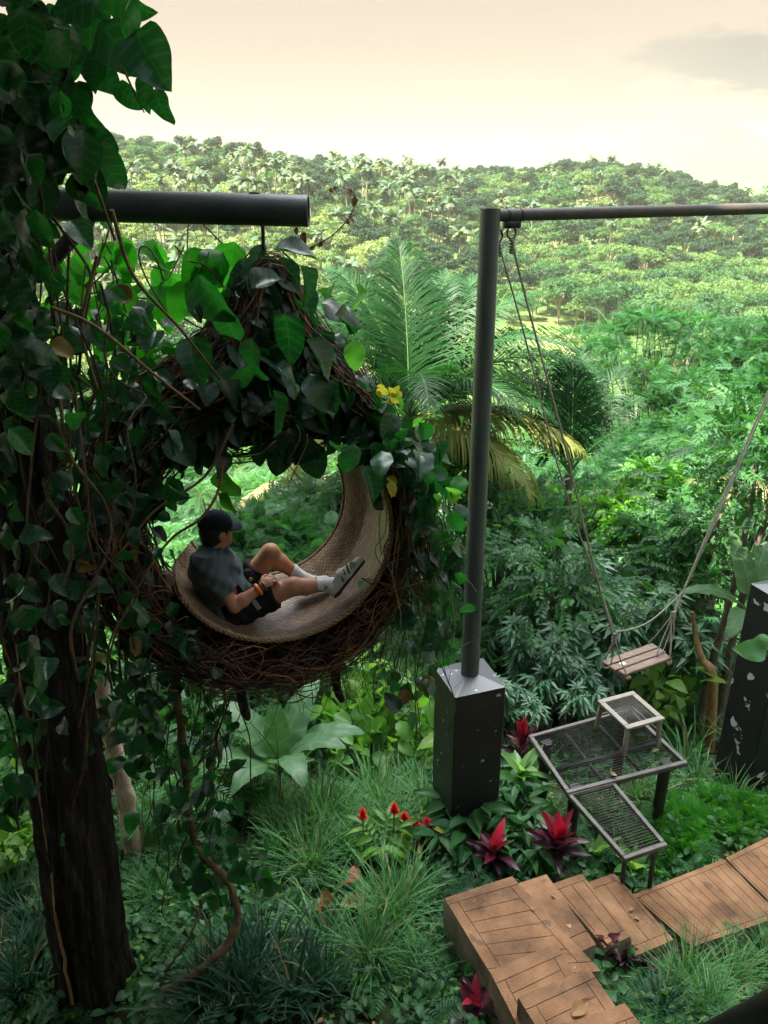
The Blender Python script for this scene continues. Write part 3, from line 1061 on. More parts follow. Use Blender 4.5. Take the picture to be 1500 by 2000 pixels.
# open field at the foot of the right-hand slope stays clear
field = ((hx - 38) / 30) ** 2 + ((hy - 172) / 30) ** 2 < 1
kp = thin(hx, hy, np.where(field, 60, dm), 9000)
kp = kp[~field[kp]]
hx, hy, hz, hX, hY = hx[kp], hy[kp], hz[kp], hX[kp], hY[kp]
band = bumps(hx, hy, 38, 9)
uu = hx / hy
q = rng.uniform(size=len(hx))
right = sstep((uu + 0.02) / 0.12)
p_palm = (1 - .75 * sstep((hy - 350) / 60)) * np.clip(0.08 + 0.34 * band + 0.08 * (1 - right), 0.03, 0.6)
p_dark = np.clip(0.18 + 0.75 * right * sstep((bumps(hx, hy, 30, 12) + 0.1) / 0.5), 0, 0.75)  # darker trees massed to the right put the ridge's shading into leaf colour
kindv = np.where((q < p_palm) & (hy > 150), 'palm', 'round')
q2 = rng.uniform(size=len(hx))
kindv = np.where((kindv == 'round') & (q2 < p_dark), 'dark', kindv)
kindv = np.where((kindv == 'round') & (rng.uniform(size=len(hx)) < 0.35 * (1 - right) + 0.1), 'bush', kindv)
kindv = np.where((right > 0.5) & (hy < 265) & (uu > 0.16) & (rng.uniform(size=len(hx)) < 0.55), 'flat', kindv)
kindv = np.where(np.isin(kindv, ['round', 'bush']) & (rng.uniform(size=len(hx)) < .62 * (1 - right) * sstep((360 - hy) / 90) + .10), 'pale', kindv)  # paler trees to the left put the sunny slope into leaf colour
wedge = (hy > 95) & (hy < 178) & (np.abs(uu - .215) < .15) & (rng.uniform(size=len(hx)) < .88)
kindv = np.where(wedge, 'none', kindv)
order = np.argsort(hy)
order = order[kindv[order] != 'none']
individual = {'palm': 150, 'round': 90, 'dark': 70, 'flat': 60, 'bush': 40, 'pale': 60}
LAB = {'palm': ('coconut_palm', 'small coconut palm among the many on the wooded slope across the valley', 'palm', 'coconut palms on the far slope'),
       'round': ('leafy_tree', 'round leafy green tree among the many on the wooded slope across the valley', 'tree', 'leafy trees on the far slope'),
       'dark': ('dense_tree', 'tall dense dark green tree on the wooded slope across the valley', 'tree', 'dark trees on the far slope'),
       'flat': ('spreading_tree', 'flat spreading pale green tree at the foot of the far right slope', 'tree', 'spreading trees at the foot of the far slope'),
       'pale': ('pale_tree', 'pale yellow green leafy tree on the sunlit left part of the far slope', 'tree', 'pale trees on the far slope'),
       'bush': ('bush', 'low green bush between trees on the slope across the valley', 'bush', 'bushes on the far slope')}
cnt = {k: 0 for k in individual}
rest = []
for i in order:
    k = str(kindv[i])
    if cnt[k] < individual[k]:
        cnt[k] += 1
        me = FAR[k][rng.integers(len(FAR[k]))]
        o = bpy.data.objects.new(LAB[k][0], me)
        C.objects.link(o)
        o.location = (hx[i], hy[i], hz[i] - 0.2)
        s = rng.uniform(0.55, 1.3) * (1.1 if k == 'palm' else 1.0)
        o.scale = (s, s, s * rng.uniform(0.9, 1.15))
        o.rotation_euler = (0, 0, rng.uniform(0, 6.28))
        tag(o, *LAB[k][1:])
    else:
        rest.append(i)


def instancer(name, label, pts, idx, rot, scl, protos):
    """one object that stands for a mass nobody could count: points carrying copies of the prototype meshes"""
    col = bpy.data.collections.new(name + '_kinds')
    for j, me in enumerate(protos):
        col.objects.link(bpy.data.objects.new('%s_%02d' % (name, j), me))
    me = bpy.data.meshes.new(name)
    me.vertices.add(len(pts))
    me.vertices.foreach_set('co', np.asarray(pts, np.float32).ravel())
    for an, ty, dat in (('kidx', 'INT', idx), ('krot', 'FLOAT', rot), ('kscl', 'FLOAT', scl)):
        a = me.attributes.new(an, ty, 'POINT')
        a.data.foreach_set('value', np.asarray(dat, np.int32 if ty == 'INT' else np.float32))
    o = bpy.data.objects.new(name, me)
    C.objects.link(o)
    ng = bpy.data.node_groups.new(name, 'GeometryNodeTree')
    ng.interface.new_socket('Geometry', in_out='INPUT', socket_type='NodeSocketGeometry')
    ng.interface.new_socket('Geometry', in_out='OUTPUT', socket_type='NodeSocketGeometry')
    gi, go = ng.nodes.new('NodeGroupInput'), ng.nodes.new('NodeGroupOutput')
    ci = ng.nodes.new('GeometryNodeCollectionInfo')
    ci.inputs['Collection'].default_value = col
    ci.inputs['Separate Children'].default_value = True
    ci.inputs['Reset Children'].default_value = True
    ip = ng.nodes.new('GeometryNodeInstanceOnPoints')
    ip.inputs['Pick Instance'].default_value = True

    def named(nm, ty):
        a = ng.nodes.new('GeometryNodeInputNamedAttribute')
        a.data_type = ty
        a.inputs['Name'].default_value = nm
        return a.outputs[0]
    cx = ng.nodes.new('ShaderNodeCombineXYZ')
    ng.links.new(named('krot', 'FLOAT'), cx.inputs['Z'])
    ng.links.new(gi.outputs[0], ip.inputs['Points'])
    ng.links.new(ci.outputs[0], ip.inputs['Instance'])
    ng.links.new(named('kidx', 'INT'), ip.inputs['Instance Index'])
    ng.links.new(cx.outputs[0], ip.inputs['Rotation'])
    ng.links.new(named('kscl', 'FLOAT'), ip.inputs['Scale'])
    ng.links.new(ip.outputs[0], go.inputs[0])
    md = o.modifiers.new('spread', 'NODES')
    md.node_group = ng
    return tag(o, label, kind='stuff')


protos, offs = [], {}
for k in FAR:
    offs[k] = len(protos)
    protos += FAR[k]
rest = np.array(rest)
idx = [offs[str(kindv[i])] + rng.integers(len(FAR[str(kindv[i])])) for i in rest]
instancer('forest', 'mixed palms and broadleaf trees covering the far ridge as one mass',
          np.stack([hx[rest], hy[rest], hz[rest] - 0.2], 1), idx, rng.uniform(0, 6.28, len(rest)), rng.uniform(0.5, 1.3, len(rest)) * np.where(kindv[rest] == 'palm', 1.05, 1.0), protos)

# a few trees that stand up from the skyline
for (px, Y, k, s, lab) in ((290, 438, 'round', 1.5, 'big round tree standing above the ridge at its left end'),
                           (705, 440, 'dark', 1.25, 'tall lone dark tree breaking the middle of the skyline'),
                           (760, 440, 'dark', 1.0, 'narrow dark tree on the skyline just right of the tall lone one'),
                           (1395, 425, 'dark', 1.15, 'dark tree on the ridge near the right end of the steel beam'),
                           (1435, 410, 'dark', 1.2, 'rightmost dark round tree on the ridge above the steel beam'),
                           (893, 440, 'palm', 1.2, 'taller of two palms on the skyline left of the steel post'),
                           (917, 440, 'palm', 1.1, 'palm on the skyline just left of the steel post top')):
    x = at(px, 330, Y)[0]
    o = bpy.data.objects.new(LAB[k][0], FAR[k][0])
    C.objects.link(o)
    o.location = gpt(x, Y)
    o.scale = (s, s, s * 1.1)
    tag(o, lab, LAB[k][2])


# ----------------------------------------------------------------- valley trees between the slope and the ridge
def pads_tree(root, base, zc, R, rz, npads, per, leaf, tps, mats, pr=(0.5, 0.9), trunk_r=0.12, fork=0.45, flat=0.3, tint0=0.5,
              limb_mat='bark', lean=(0, 0), up=0.9, seed=0, stems=1, e0=-0.15):
    """trunk > limbs > flat pads of compound leaves; crown radius R, half height rz, centre height zc above the base"""
    global rng
    keep, rng = rng, np.random.default_rng(seed)
    base = np.asarray(base, float)
    tk, fl = MB(), MB()
    cc = base + np.array([lean[0], lean[1], zc])
    forks = []
    for s_ in range(stems):
        f = base + np.array([lean[0] * fork, lean[1] * fork, zc * fork]) + (rng.normal(size=3) * R * 0.18 * np.array([1, 1, .3]) if stems > 1 else 0)
        b0 = base + (rng.normal(size=3) * np.array([.25, .25, 0]) if stems > 1 else 0)
        tube(tk, wander(b0 - np.array([0, 0, .4]), f, 7, 0.06 * zc ** .5), np.linspace(trunk_r, trunk_r * .72, 7), 7)
        forks.append(f)
    for k in range(npads):
        a = rng.uniform(0, 6.28)
        e = rng.uniform(e0, 1.0)
        d = np.array([math.cos(a) * math.sqrt(max(0, 1 - max(e, 0) ** 2)), math.sin(a) * math.sqrt(max(0, 1 - max(e, 0) ** 2)), e])
        c = cc + d * np.array([R, R, rz]) * rng.uniform(0.55, 1.0)
        f = forks[rng.integers(len(forks))]
        mid = f + (c - f) * 0.5 + np.array([0, 0, 0.12 * R]) + rng.normal(size=3) * 0.08 * R
        tube(tk, spline([f, mid, c], 7), np.linspace(trunk_r * .38, 0.008, 7), 4, cap=False)
        n = int(per * rng.uniform(0.7, 1.3))
        r = rng.uniform(*pr)
        q = rng.normal(size=(n, 3))
        q = toward(q) * rng.uniform(0.15, 1, (n, 1)) ** 0.5
        P = c + q * np.array([r, r, r * flat])
        D = (P - c) * np.array([1, 1, .4]) + rnd(n) * 0.35 * r + np.array([0, 0, 0.05])
        Nn = np.array([0, 0, up]) + rnd(n) * 0.35
        tn = np.clip(tint0 + rng.normal() * 0.16 + rng.normal(size=n) * 0.14, 0, 1)
        scatter(fl, tps, P, D, Nn, leaf * rng.uniform(0.7, 1.2, n), tn)
    tk.build('trunk', limb_mat, root)
    fl.build('crown', mats, root)
    rng = keep
    return root


def mid_tree(name, label, cat, px, py, Y, R, rz, npads, per, leaf, tps, mat, group=None, **kw):
    c = at(px, py, Y)
    b = gpt(c[0], Y)
    r = thing(name, label, cat, b, group)
    return pads_tree(r, b, max(c[2] - b[2], 0.5), R, rz, npads, per, leaf, tps, mat, **kw)


G_F = 'feathery trees on the slope'
mid_tree('mimosa_tree', 'tall airy mimosa tree with layered feathery crown right of the swing ropes', 'tree', 1262, 735, 19, 2.4, 1.9, 52, 62, 0.26, BIPIN, 'feather', G_F, pr=(.3, .6), flat=.2, e0=-.5, trunk_r=.11, fork=.42, seed=1, tint0=.55, stems=3)
mid_tree('mimosa_tree', 'feathery mimosa tree at the right edge above the slim trunks', 'tree', 1478, 860, 14, 1.5, 1.6, 36, 60, 0.25, BIPIN, 'feather', G_F, pr=(.28, .5), flat=.25, e0=-.7, trunk_r=.08, fork=.4, seed=2, tint0=.45)
mid_tree('mimosa_tree', 'round crowned feathery tree at the right edge behind the slim trunks', 'tree', 1450, 735, 18, 1.7, 1.5, 40, 62, 0.25, BIPIN, 'feather', G_F, pr=(.3, .55), flat=.22, e0=-.5, trunk_r=.09, fork=.4, seed=12, tint0=.35, stems=2)
mid_tree('mimosa_tree', 'low wide feathery tree between swing ropes and the airy mimosa', 'tree', 1150, 1000, 15, 2.0, 1.1, 50, 70, 0.24, BIPIN, 'feather', G_F, pr=(.45, .8), flat=.3, trunk_r=.09, seed=3, tint0=.5)
mid_tree('mimosa_tree', 'dark feathery tree behind the grey trunk right of the ropes', 'tree', 1300, 915, 16, 1.5, 1.0, 30, 90, 0.26, BIPIN, 'feather', G_F, pr=(.4, .7), flat=.3, trunk_r=.13, seed=4, tint0=.35)
mid_tree('mimosa_tree', 'feathery green tree seen through the middle of the hanging nest', 'tree', 540, 1075, 9.5, 0.9, 0.55, 28, 75, 0.24, BIPIN_FINE, 'feather', G_F, pr=(.28, .5), flat=.35, trunk_r=.06, seed=5, tint0=.6)
mid_tree('mimosa_tree', 'pale feathery tree below the nest beside the black pillar', 'tree', 760, 1415, 8.6, 0.85, 0.55, 24, 50, 0.32, BIPIN_FINE, 'feather_pale', G_F, pr=(.28, .5), flat=.3, trunk_r=.06, seed=6, tint0=.5)
mid_tree('mimosa_tree', 'pale feathery treetop between nest and pillar cap', 'tree', 815, 1265, 10, 0.85, 0.7, 22, 50, 0.32, BIPIN_FINE, 'feather_pale', G_F, pr=(.28, .5), flat=.3, trunk_r=.06, seed=7, tint0=.3)
mid_tree('shrub_tree', 'pale grey green leafy tree behind the nest opening', 'tree', 665, 1010, 12, 1.0, 0.8, 24, 60, 0.26, PINNATE, 'palmate', None, pr=(.35, .6), flat=.5, trunk_r=.06, seed=8, tint0=.8)
mid_tree('shrub_tree', 'light leafy tree directly left of the steel post', 'tree', 870, 905, 13, 0.9, 0.9, 20, 60, 0.26, PINNATE, 'bright', None, pr=(.3, .55), flat=.5, trunk_r=.05, seed=9, tint0=.2)
mid_tree('shrub_tree', 'dense small leaved tree just right of the steel post', 'tree', 985, 1040, 12, 0.95, 0.9, 26, 70, 0.22, PINNATE, 'palmate', None, pr=(.3, .5), flat=.6, trunk_r=.06, seed=10, tint0=.75)
mid_tree('shrub_tree', 'leafy tree with drooping leaves below the right swing rope', 'tree', 1335, 1075, 11, 0.9, 0.7, 18, 50, 0.26, PINNATE, 'broad', None, pr=(.3, .5), flat=.6, trunk_r=.05, seed=11, tint0=.6)
for j, (px, py, Y, R, lab) in enumerate(((1060, 1005, 13, .5, 'sprig of fresh lime leaves close beside the left ropes'),
                                        (1290, 965, 13, .6, 'lime green leafy tree top right of the rope pair centre'),
                                        (1210, 1010, 12, .45, 'small yellow green sapling over the grey leaved shrubs'),
                                        (1400, 985, 13, .55, 'yellow green sapling in front of the slim trunks'),
                                        (820, 820, 15, .6, 'light lime sapling in front of the large palm'))):
    mid_tree('sapling', lab, 'sapling', px, py, Y, R, R * .8, 9, 26, 0.34, PINNATE, 'bright', None, pr=(.2, .35), flat=.7, trunk_r=.03, seed=30 + j, tint0=.22)


# cassava shrubs: thin stems carrying rosettes of palmate leaves
def cassava_mesh(seed, nst, H, spread, per=26, leaf=0.42):
    global rng
    keep, rng = rng, np.random.default_rng(seed)
    st, fl = MB(), MB()
    for k in range(nst):
        a = rng.uniform(0, 6.28)
        r = spread * math.sqrt(rng.uniform())
        top = np.array([r * math.cos(a), r * math.sin(a), H * rng.uniform(0.62, 1.05)])
        p = wander(np.array([r * .3 * math.cos(a), r * .3 * math.sin(a), -.4]), top, 8, 0.07)
        tube(st, p, np.linspace(.026, .010, 8), 5, cap=False)
        n = per
        hh = rng.uniform(0, 1, n) ** 1.6
        az = rng.uniform(0, 6.28, n)
        P = top - np.array([0, 0, 1.]) * (hh * 0.62 * H * .3)[:, None]
        D = np.stack([np.cos(az), np.sin(az), 0.45 - 0.8 * hh + rng.normal(size=n) * .15], 1)
        Nn = np.array([0, 0, 1.]) + D * 0.25 + rnd(n) * .15
        scatter(fl, PALMATE, P, D, Nn, leaf * rng.uniform(.75, 1.15, n), np.clip(rng.normal(size=n) * .22 + .5, 0, 1))
    rng = keep
    return st, fl


CAS = []
for sd_, nst, H, sp in ((41, 9, 2.8, .75), (42, 7, 2.4, .6), (43, 11, 3.2, .9)):
    st, fl = cassava_mesh(sd_, nst, H, sp)
    r = thing('cassava_shrub', 'grey green cassava shrub', 'shrub', (0, 0, 0))
    st.build('stem', 'bark', r)
    fl.build('foliage', 'palmate', r)
    CAS.append(r)
used = set()


def first_or_dup(protos_, k, loc, rz, s, label, group):
    r = protos_[k]
    if id(r) in used:
        return dup(r, loc, rz, s, label, group)
    used.add(id(r))
    r.location = [float(v) for v in loc]
    r.rotation_euler = (0, 0, rz)
    r.scale = (s, s, s)
    r['label'] = label
    if group:
        r['group'] = group
    return r


CSPOT = [(1080, 1130, 10.2, 2, 'cassava shrub with grey green leaves just left of the long swing ropes'),
         (1190, 1085, 11.0, 0, 'tall cassava shrub between the two pairs of swing ropes'),
         (1245, 1050, 12.5, 2, 'cassava shrub behind and right of the tallest one'),
         (1150, 1185, 9.0, 1, 'cassava shrub right behind the plank swing'),
         (1240, 1140, 9.6, 0, 'cassava shrub below the right swing ropes'),
         (1040, 1290, 8.4, 1, 'cassava shrub beside the black pillar with dark leaves'),
         (1110, 1330, 8.0, 1, 'low cassava shrub left of the grey stool'),
         (985, 1190, 10.0, 0, 'cassava shrub close to the right side of the steel post'),
         (1000, 1380, 7.6, 1, 'small cassava shrub touching the pillar edge'),
         (1330, 1190, 9.8, 1, 'cassava shrub near the curved rusty stem'),
         (880, 1130, 10.5, 0, 'cassava shrub left of the steel post foot'),
         (640, 1120, 10.8, 1, 'cassava shrub seen behind the bent knee'),
         (460, 1400, 8.2, 1, 'dark cassava shrub under the nest left of the banana'),
         (690, 1075, 12.0, 0, 'cassava shrub seen past the wicker wall of the nest')]
for j, (px, py, Y, k, lab) in enumerate(CSPOT):
    c = at(px, py, Y)
    b = gpt(c[0], Y)
    hh = c[2] - b[2]
    s = np.clip((hh + 0.35) / (2.8, 2.4, 3.2)[k], 0.5, 1.7)
    first_or_dup(CAS, k, b, rng.uniform(0, 6.28), float(s), lab, 'cassava shrubs')


# leafy shrubs filling the slope
def shrub_mesh(seed, kind):
    global rng
    keep, rng = rng, np.random.default_rng(seed)
    st, fl = MB(), MB()
    R, H = 0.75, 0.9
    for k in range(9):
        a = rng.uniform(0, 6.28)
        tip = np.array([R * .8 * math.cos(a) * rng.uniform(.3, 1), R * .8 * math.sin(a) * rng.uniform(.3, 1), H * rng.uniform(.6, 1.3)])
        p = wander((0, 0, -.3), tip, 7, .08)
        tube(st, p, np.linspace(.022, .006, 7), 4, cap=False)
        n = 46
        t = rng.uniform(.3, 1.05, n)
        P = np.stack([np.interp(t, np.linspace(0, 1, 7), p[:, j]) for j in range(3)], 1) + rnd(n) * .13
        D = rnd(n) + (P - np.array([0, 0, .2])) * 1.2
        D[:, 2] -= 0.25
        Nn = np.array([0, 0, .9]) + rnd(n) * .45
        tps, l = {'broad': (OVAL, .19), 'fern': (BIPIN, .30), 'pinnate': (PINNATE, .30), 'small': (DIAMOND, .11)}[kind]
        if kind == 'small':
            P = np.repeat(P, 2, 0) + rnd(2 * n) * .08
            D, Nn, n = np.repeat(D, 2, 0) + rnd(2 * n) * .5, np.repeat(Nn, 2, 0), 2 * n
        scatter(fl, tps, P, D, Nn, l * rng.uniform(.65, 1.25, n), np.clip(rng.normal(size=n) * .2 + rng.uniform(.3, .7), 0, 1))
    rng = keep
    return st, fl


SHR, SHN = [], []
for sd_, kind, mat, nm in ((51, 'broad', 'broad', 'broad leaved'), (52, 'fern', 'feather', 'feathery'), (53, 'pinnate', 'broad', 'leafy'), (54, 'small', 'bright', 'lime green small leaved'), (55, 'broad', 'bright', 'bright green'), (56, 'fern', 'feather_pale', 'pale feathery')):
    st, fl = shrub_mesh(sd_, kind)
    r = thing('shrub', nm + ' shrub', 'shrub', (0, 0, 0))
    st.build('stem', 'bark', r)
    fl.build('foliage', mat, r)
    SHR.append(r)
    SHN.append(nm)
g = np.random.default_rng(77)
n_ = 0
sx, sy = [], []
for tries in range(9000):
    Y = 6.8 * (95 / 6.8) ** (g.uniform() ** 0.85)
    X = g.uniform(-0.62, 0.62) * (Y * .95 + 2.5)
    z = float(ground_z(X, Y))
    ok, qx, qy, a_ = visible(np.array([X]), np.array([Y]), np.array([z + .4]), 60)
    if not ok[0] or n_ >= 290 or (X > .5 and Y < 9.2) or (X > .5 and Y < 12 and g.uniform() < .5):
        continue
    dmn = 0.55 + 0.052 * Y
    if any((X - a) ** 2 + (Y - b) ** 2 < dmn ** 2 for a, b in zip(sx, sy)):
        continue
    sx.append(X)
    sy.append(Y)
    k = int(g.choice(6, p=[.24, .2, .2, .12, .1, .14]))
    s = g.uniform(.75, 1.25) * (0.75 + Y * .045)
    first_or_dup(SHR, k, (X, Y, z), g.uniform(0, 6.28), s, '%s shrub among the undergrowth covering the slope below the swing' % SHN[k], SHN[k] + ' shrubs on the slope')
    n_ += 1


# the valley floor: palms and round trees in the middle distance
MIDP, MIDT = [], []
for j, H in enumerate((7.5, 9.0)):
    mb = MB()
    lean = (0.5, -.3) if j else (-.6, .2)
    tz = np.linspace(0, 1, 9)
    p = np.stack([lean[0] * tz ** 2, lean[1] * tz ** 2, H * tz - .5 * (1 - tz)], 1)
    tk = tube(MB(), p, np.linspace(.2, .12, 9), 8)
    for k in range(20):
        frond(mb, p[-1], k * 2.4 + rng.normal() * .2, rng.uniform(-.4, 1.25), rng.uniform(3.1, 4.0), 1.35, 22, .10, .75, rng.uniform(.2, .9), .55)
    r = thing('coconut_palm', 'coconut palm on the valley floor', 'palm', (0, 0, 0))
    tk.build('trunk', 'palm_bark', r)
    mb.build('crown', ['frond', 'green_stem'], r)
    MIDP.append(r)
for j, (R, rz, tps, mat, lf) in enumerate(((2.2, 1.5, CLUMP, 'broad', .42), (2.6, 1.1, BIPIN, 'feather_pale', .8), (2.0, 1.8, CLUMP, 'bright', .40))):
    r = thing('leafy_tree', 'leafy tree on the valley floor', 'tree', (0, 0, 0))
    pads_tree(r, (0, 0, 0), 3.8, R, rz, 34, 40, lf, tps, mat, pr=(.6, 1.0), flat=.5, trunk_r=.14, seed=60 + j)
    MIDT.append(r)
g = np.random.default_rng(78)
mx_, my_ = [], []
for tries in range(4000):
    Y = g.uniform(30, 150)
    X = g.uniform(-0.60, 0.60) * (Y * .95 + 5)
    z = float(ground_z(X, Y))
    if len(mx_) > 190 or (Y > 75 and abs(X / Y - .215) < .13) or any((X - a) ** 2 + (Y - b) ** 2 < (3.6 + Y * .02) ** 2 for a, b in zip(mx_, my_)):
        continue
    mx_.append(X)
    my_.append(Y)
    if g.uniform() < .36:
        first_or_dup(MIDP, int(g.integers(2)), (X, Y, z), g.uniform(0, 6.28), g.uniform(.6, .95), 'coconut palm standing on the valley floor between slope and ridge', 'coconut palms on the valley floor')
    else:
        k = int(g.integers(3))
        first_or_dup(MIDT, k, (X, Y, z), g.uniform(0, 6.28), g.uniform(.6, 1.05), ('leafy green tree', 'pale feathery tree', 'lime green tree')[k] + ' standing on the valley floor between slope and ridge', ('leafy', 'pale feathery', 'lime green')[k] + ' trees on the valley floor')


# near coconut palms
def near_palm(label, px, py, Y, L, specs, dry=(), trunk=True, lean=0.0, nleaf=92, tn=(.3, .6)):
    c = at(px, py, Y)
    b = gpt(c[0] + lean, Y + .3)
    r = thing('coconut_palm', label, 'palm', b)
    if trunk:
        tube(MB(), spline([b - np.array([0, 0, .4]), (b + c) / 2 + np.array([.1, .1, 0]), c], 12), np.linspace(.19, .13, 12) * L / 3.9, 10).build('trunk', 'palm_bark', r)
    for az, el, l, cu in specs:
        mb = MB()
        frond(mb, c, rad(az), rad(el), L * l, cu, nleaf, .040, 1.1, rng.uniform(*tn), .42)
        mb.build('frond', ['frond', 'green_stem'], r)
    for az, el, l, cu in dry:
        mb = MB()
        frond(mb, c, rad(az), rad(el), L * l, cu, nleaf, .05, 1.05, rng.uniform(.3, .8), 1.0)
        o = mb.build('frond', ['frond_yellow' if L > 2.5 else 'dry_frond', 'rust_stem'], r)
        o['label'] = 'yellowing drooping frond' if L > 2.5 else 'straw coloured drooping dead frond'
    return r


near_palm('large coconut palm behind the nest with upright and drooping fronds', 800, 815, 12.4, 2.85,
          [(25, 62, 1.05, 1.0), (165, 65, 1.0, 1.0), (0, 44, 1.1, 1.25), (-14, 58, 1.1, 1.5), (45, 68, 1.0, .8), (135, 72, 1.0, .8), (12, 30, 1.05, 1.3), (100, 84, 1.0, .55), (140, 72, 1.0, .75), (60, 74, .95, .8), (190, 62, 1.0, 1.0), (20, 52, .9, .95), (-20, 38, .9, 1.5), (-50, 50, .95, 1.7), (-85, 58, .95, 1.9), (230, 50, .9, 1.5), (0, 12, .9, 1.2), (160, 30, .8, 1.4), (-120, 40, .8, 1.7)],
          dry=[(-12, 14, 1.05, 1.0), (-42, 6, .95, 1.1), (200, 8, .85, 1.3)])
near_palm('small dark coconut palm with stiff upright fronds right of the ropes', 1112, 925, 12.0, 2.05,
          [(90, 86, .9, .4), (60, 72, .9, .55), (120, 74, .9, .6), (20, 58, .9, .7), (170, 60, .8, .8), (-30, 60, .8, .8), (210, 50, .7, .9), (100, 80, 1.0, .4), (40, 66, 1.0, .6), (140, 66, .95, .6), (75, 80, 1.0, .45)], nleaf=60, tn=(0, .15))  # fronds tinted darker so the palm looks shaded
near_palm('coconut palm with yellowing fronds behind the right slim trunks', 1430, 920, 13.0, 1.9,
          [(150, 40, .9, 1.3), (200, 45, .9, 1.5), (30, 50, .9, 1.2), (250, 40, .8, 1.6), (90, 70, .8, .8)], dry=[(190, 5, .8, 1.4), (240, 0, .7, 1.5), (300, 4, .75, 1.5)], nleaf=48)
near_palm('coconut palm with dry hanging fronds seen through top of the nest', 625, 935, 13.5, 2.0,
          [(170, 25, .9, 1.1), (10, 25, .9, 1.2), (60, 60, .8, .9)], dry=[(200, 8, .9, 1.1), (-20, 4, .8, 1.2), (-70, 0, .6, 1.4)], nleaf=48)
near_palm('dark round coconut palm at the edge of the open field', 1195, 655, 70, 4.2,
          [(a, e, 1.0, 1.2) for a, e in ((0, 30), (40, 55), (80, 35), (120, 60), (160, 30), (200, 40), (240, 30), (280, 45), (320, 30), (20, 75))], nleaf=26)


# slim trunks and poles at the right
for j, (x0, y0, x1, y1, Y, r0, lab) in enumerate(((1436, 1040, 1408, 1335, 9.0, .055, 'slim grey trunk rising left of the white flaked pillar'),
                                                 (1490, 960, 1458, 1290, 9.3, .060, 'slim grey trunk nearest the right edge above the banana'),
                                                 (1376, 1120, 1345, 1360, 10.5, .04, 'thin bare trunk behind the plank swing'),
                                                 (975, 1180, 980, 1300, 10.5, .05, 'thin trunk between steel post and left ropes'),
                                                 (1062, 1250, 1078, 1375, 9.2, .035, 'thin pale trunk left of the grey stool'))):
    top = at(x0, y0, Y)
    bt = gpt(top[0], Y)
    r = thing('slim_tree', lab, 'tree', bt)
    tube(MB(), wander(bt - np.array([0, 0, .3]), top + np.array([0.1, 0, 1.0]), 10, .05), np.linspace(r0 * 1.15, r0 * .6, 10), 8).build('trunk', 'bark', r)
    mb = MB()
    n = 170
    c = top + np.array([.1, 0, 1.2])
    P = c + rnd(n) * np.array([.5, .5, .35])
    scatter(mb, PINNATE, P, P - c + rnd(n) * .3, np.array([0, 0, 1.]) + rnd(n) * .4, .28 * rng.uniform(.7, 1.2, n), rng.uniform(.2, .9, n))
    mb.build('crown', 'broad', r)
pts = [at(1352, 1195, 8.6), at(1360, 1250, 8.6), at(1372, 1290, 8.5), at(1392, 1325, 8.4)]
o = tube(MB(), spline(pts + [gpt(pts[-1][0] + .15, 8.4, -.1)], 16), np.linspace(.022, .075, 16), 10).build('bare_stem', 'rust_stem', None, loc=pts[-1])
tag(o, 'curved rusty brown bare stem right of the plank swing', 'stem')
for (a, b, lab) in (((1090, 1393, 7.7), (1180, 1366, 8.1), 'thin white pipe lying left of the stool'),):
    p, q = at(*a), at(*b)
    tag(tube(MB(), [p, (p + q) / 2, q], .014, 8).build('pipe_rail', 'rail_white', None, loc=p), lab, 'pipe')


# ----------------------------------------------------------------- steel tube that carries the nest
A, B = at(60, 399, 4.3), at(602, 412, 4.3)
r = thing('steel_tube', 'thick dark steel tube the nest hangs from, ending in open air', 'tube', B)
mb = MB()
R0 = 0.080
n = 24
tube(mb, np.linspace(A, B, n), R0, 28, cap=False)
tube(mb, np.linspace(B, A, n)[:4] + 0, R0 - .006, 28, cap=False)
dirT = toward(B - A)
s1 = np.cross(dirT, [0, 0, 1.]); s1 = toward(s1); s2 = np.cross(s1, dirT)
an = np.linspace(0, 2 * np.pi, 28, endpoint=False)
ring = lambda rr, off: B + dirT * off + rr * (np.cos(an)[:, None] * s1 + np.sin(an)[:, None] * s2)
k_ = np.arange(28)
mb.add(np.vstack([ring(R0, 0), ring(R0 - .003, .0025), ring(R0 - .006, 0)]), np.concatenate([np.stack([k_ + q * 28, (k_ + 1) % 28 + q * 28, (k_ + 1) % 28 + (q + 1) * 28, k_ + (q + 1) * 28], -1) for q in (0, 1)]))
mb.add(np.vstack([ring(R0 - .006, -.02), [B - dirT * .02]]), np.stack([k_, (k_ + 1) % 28, np.full(28, 28)], -1))
mb.build('pipe', 'steel_dark', r)
lug = at(497, 379, 4.3)
box(MB(), lug + np.array([0, 0, -.002]), axes(dirT), (.028, .02, .012), bev=.004).build('lug', 'iron', r)
bar(MB(), at(70, 545, 4.25), at(175, 425, 4.25), .07, .07, bev=.008).build('brace', 'iron', r)
bar(MB(), at(-40, 400, 4.3), at(70, 399.5, 4.3), .20, .20, bev=.012).build('collar', 'iron', r)

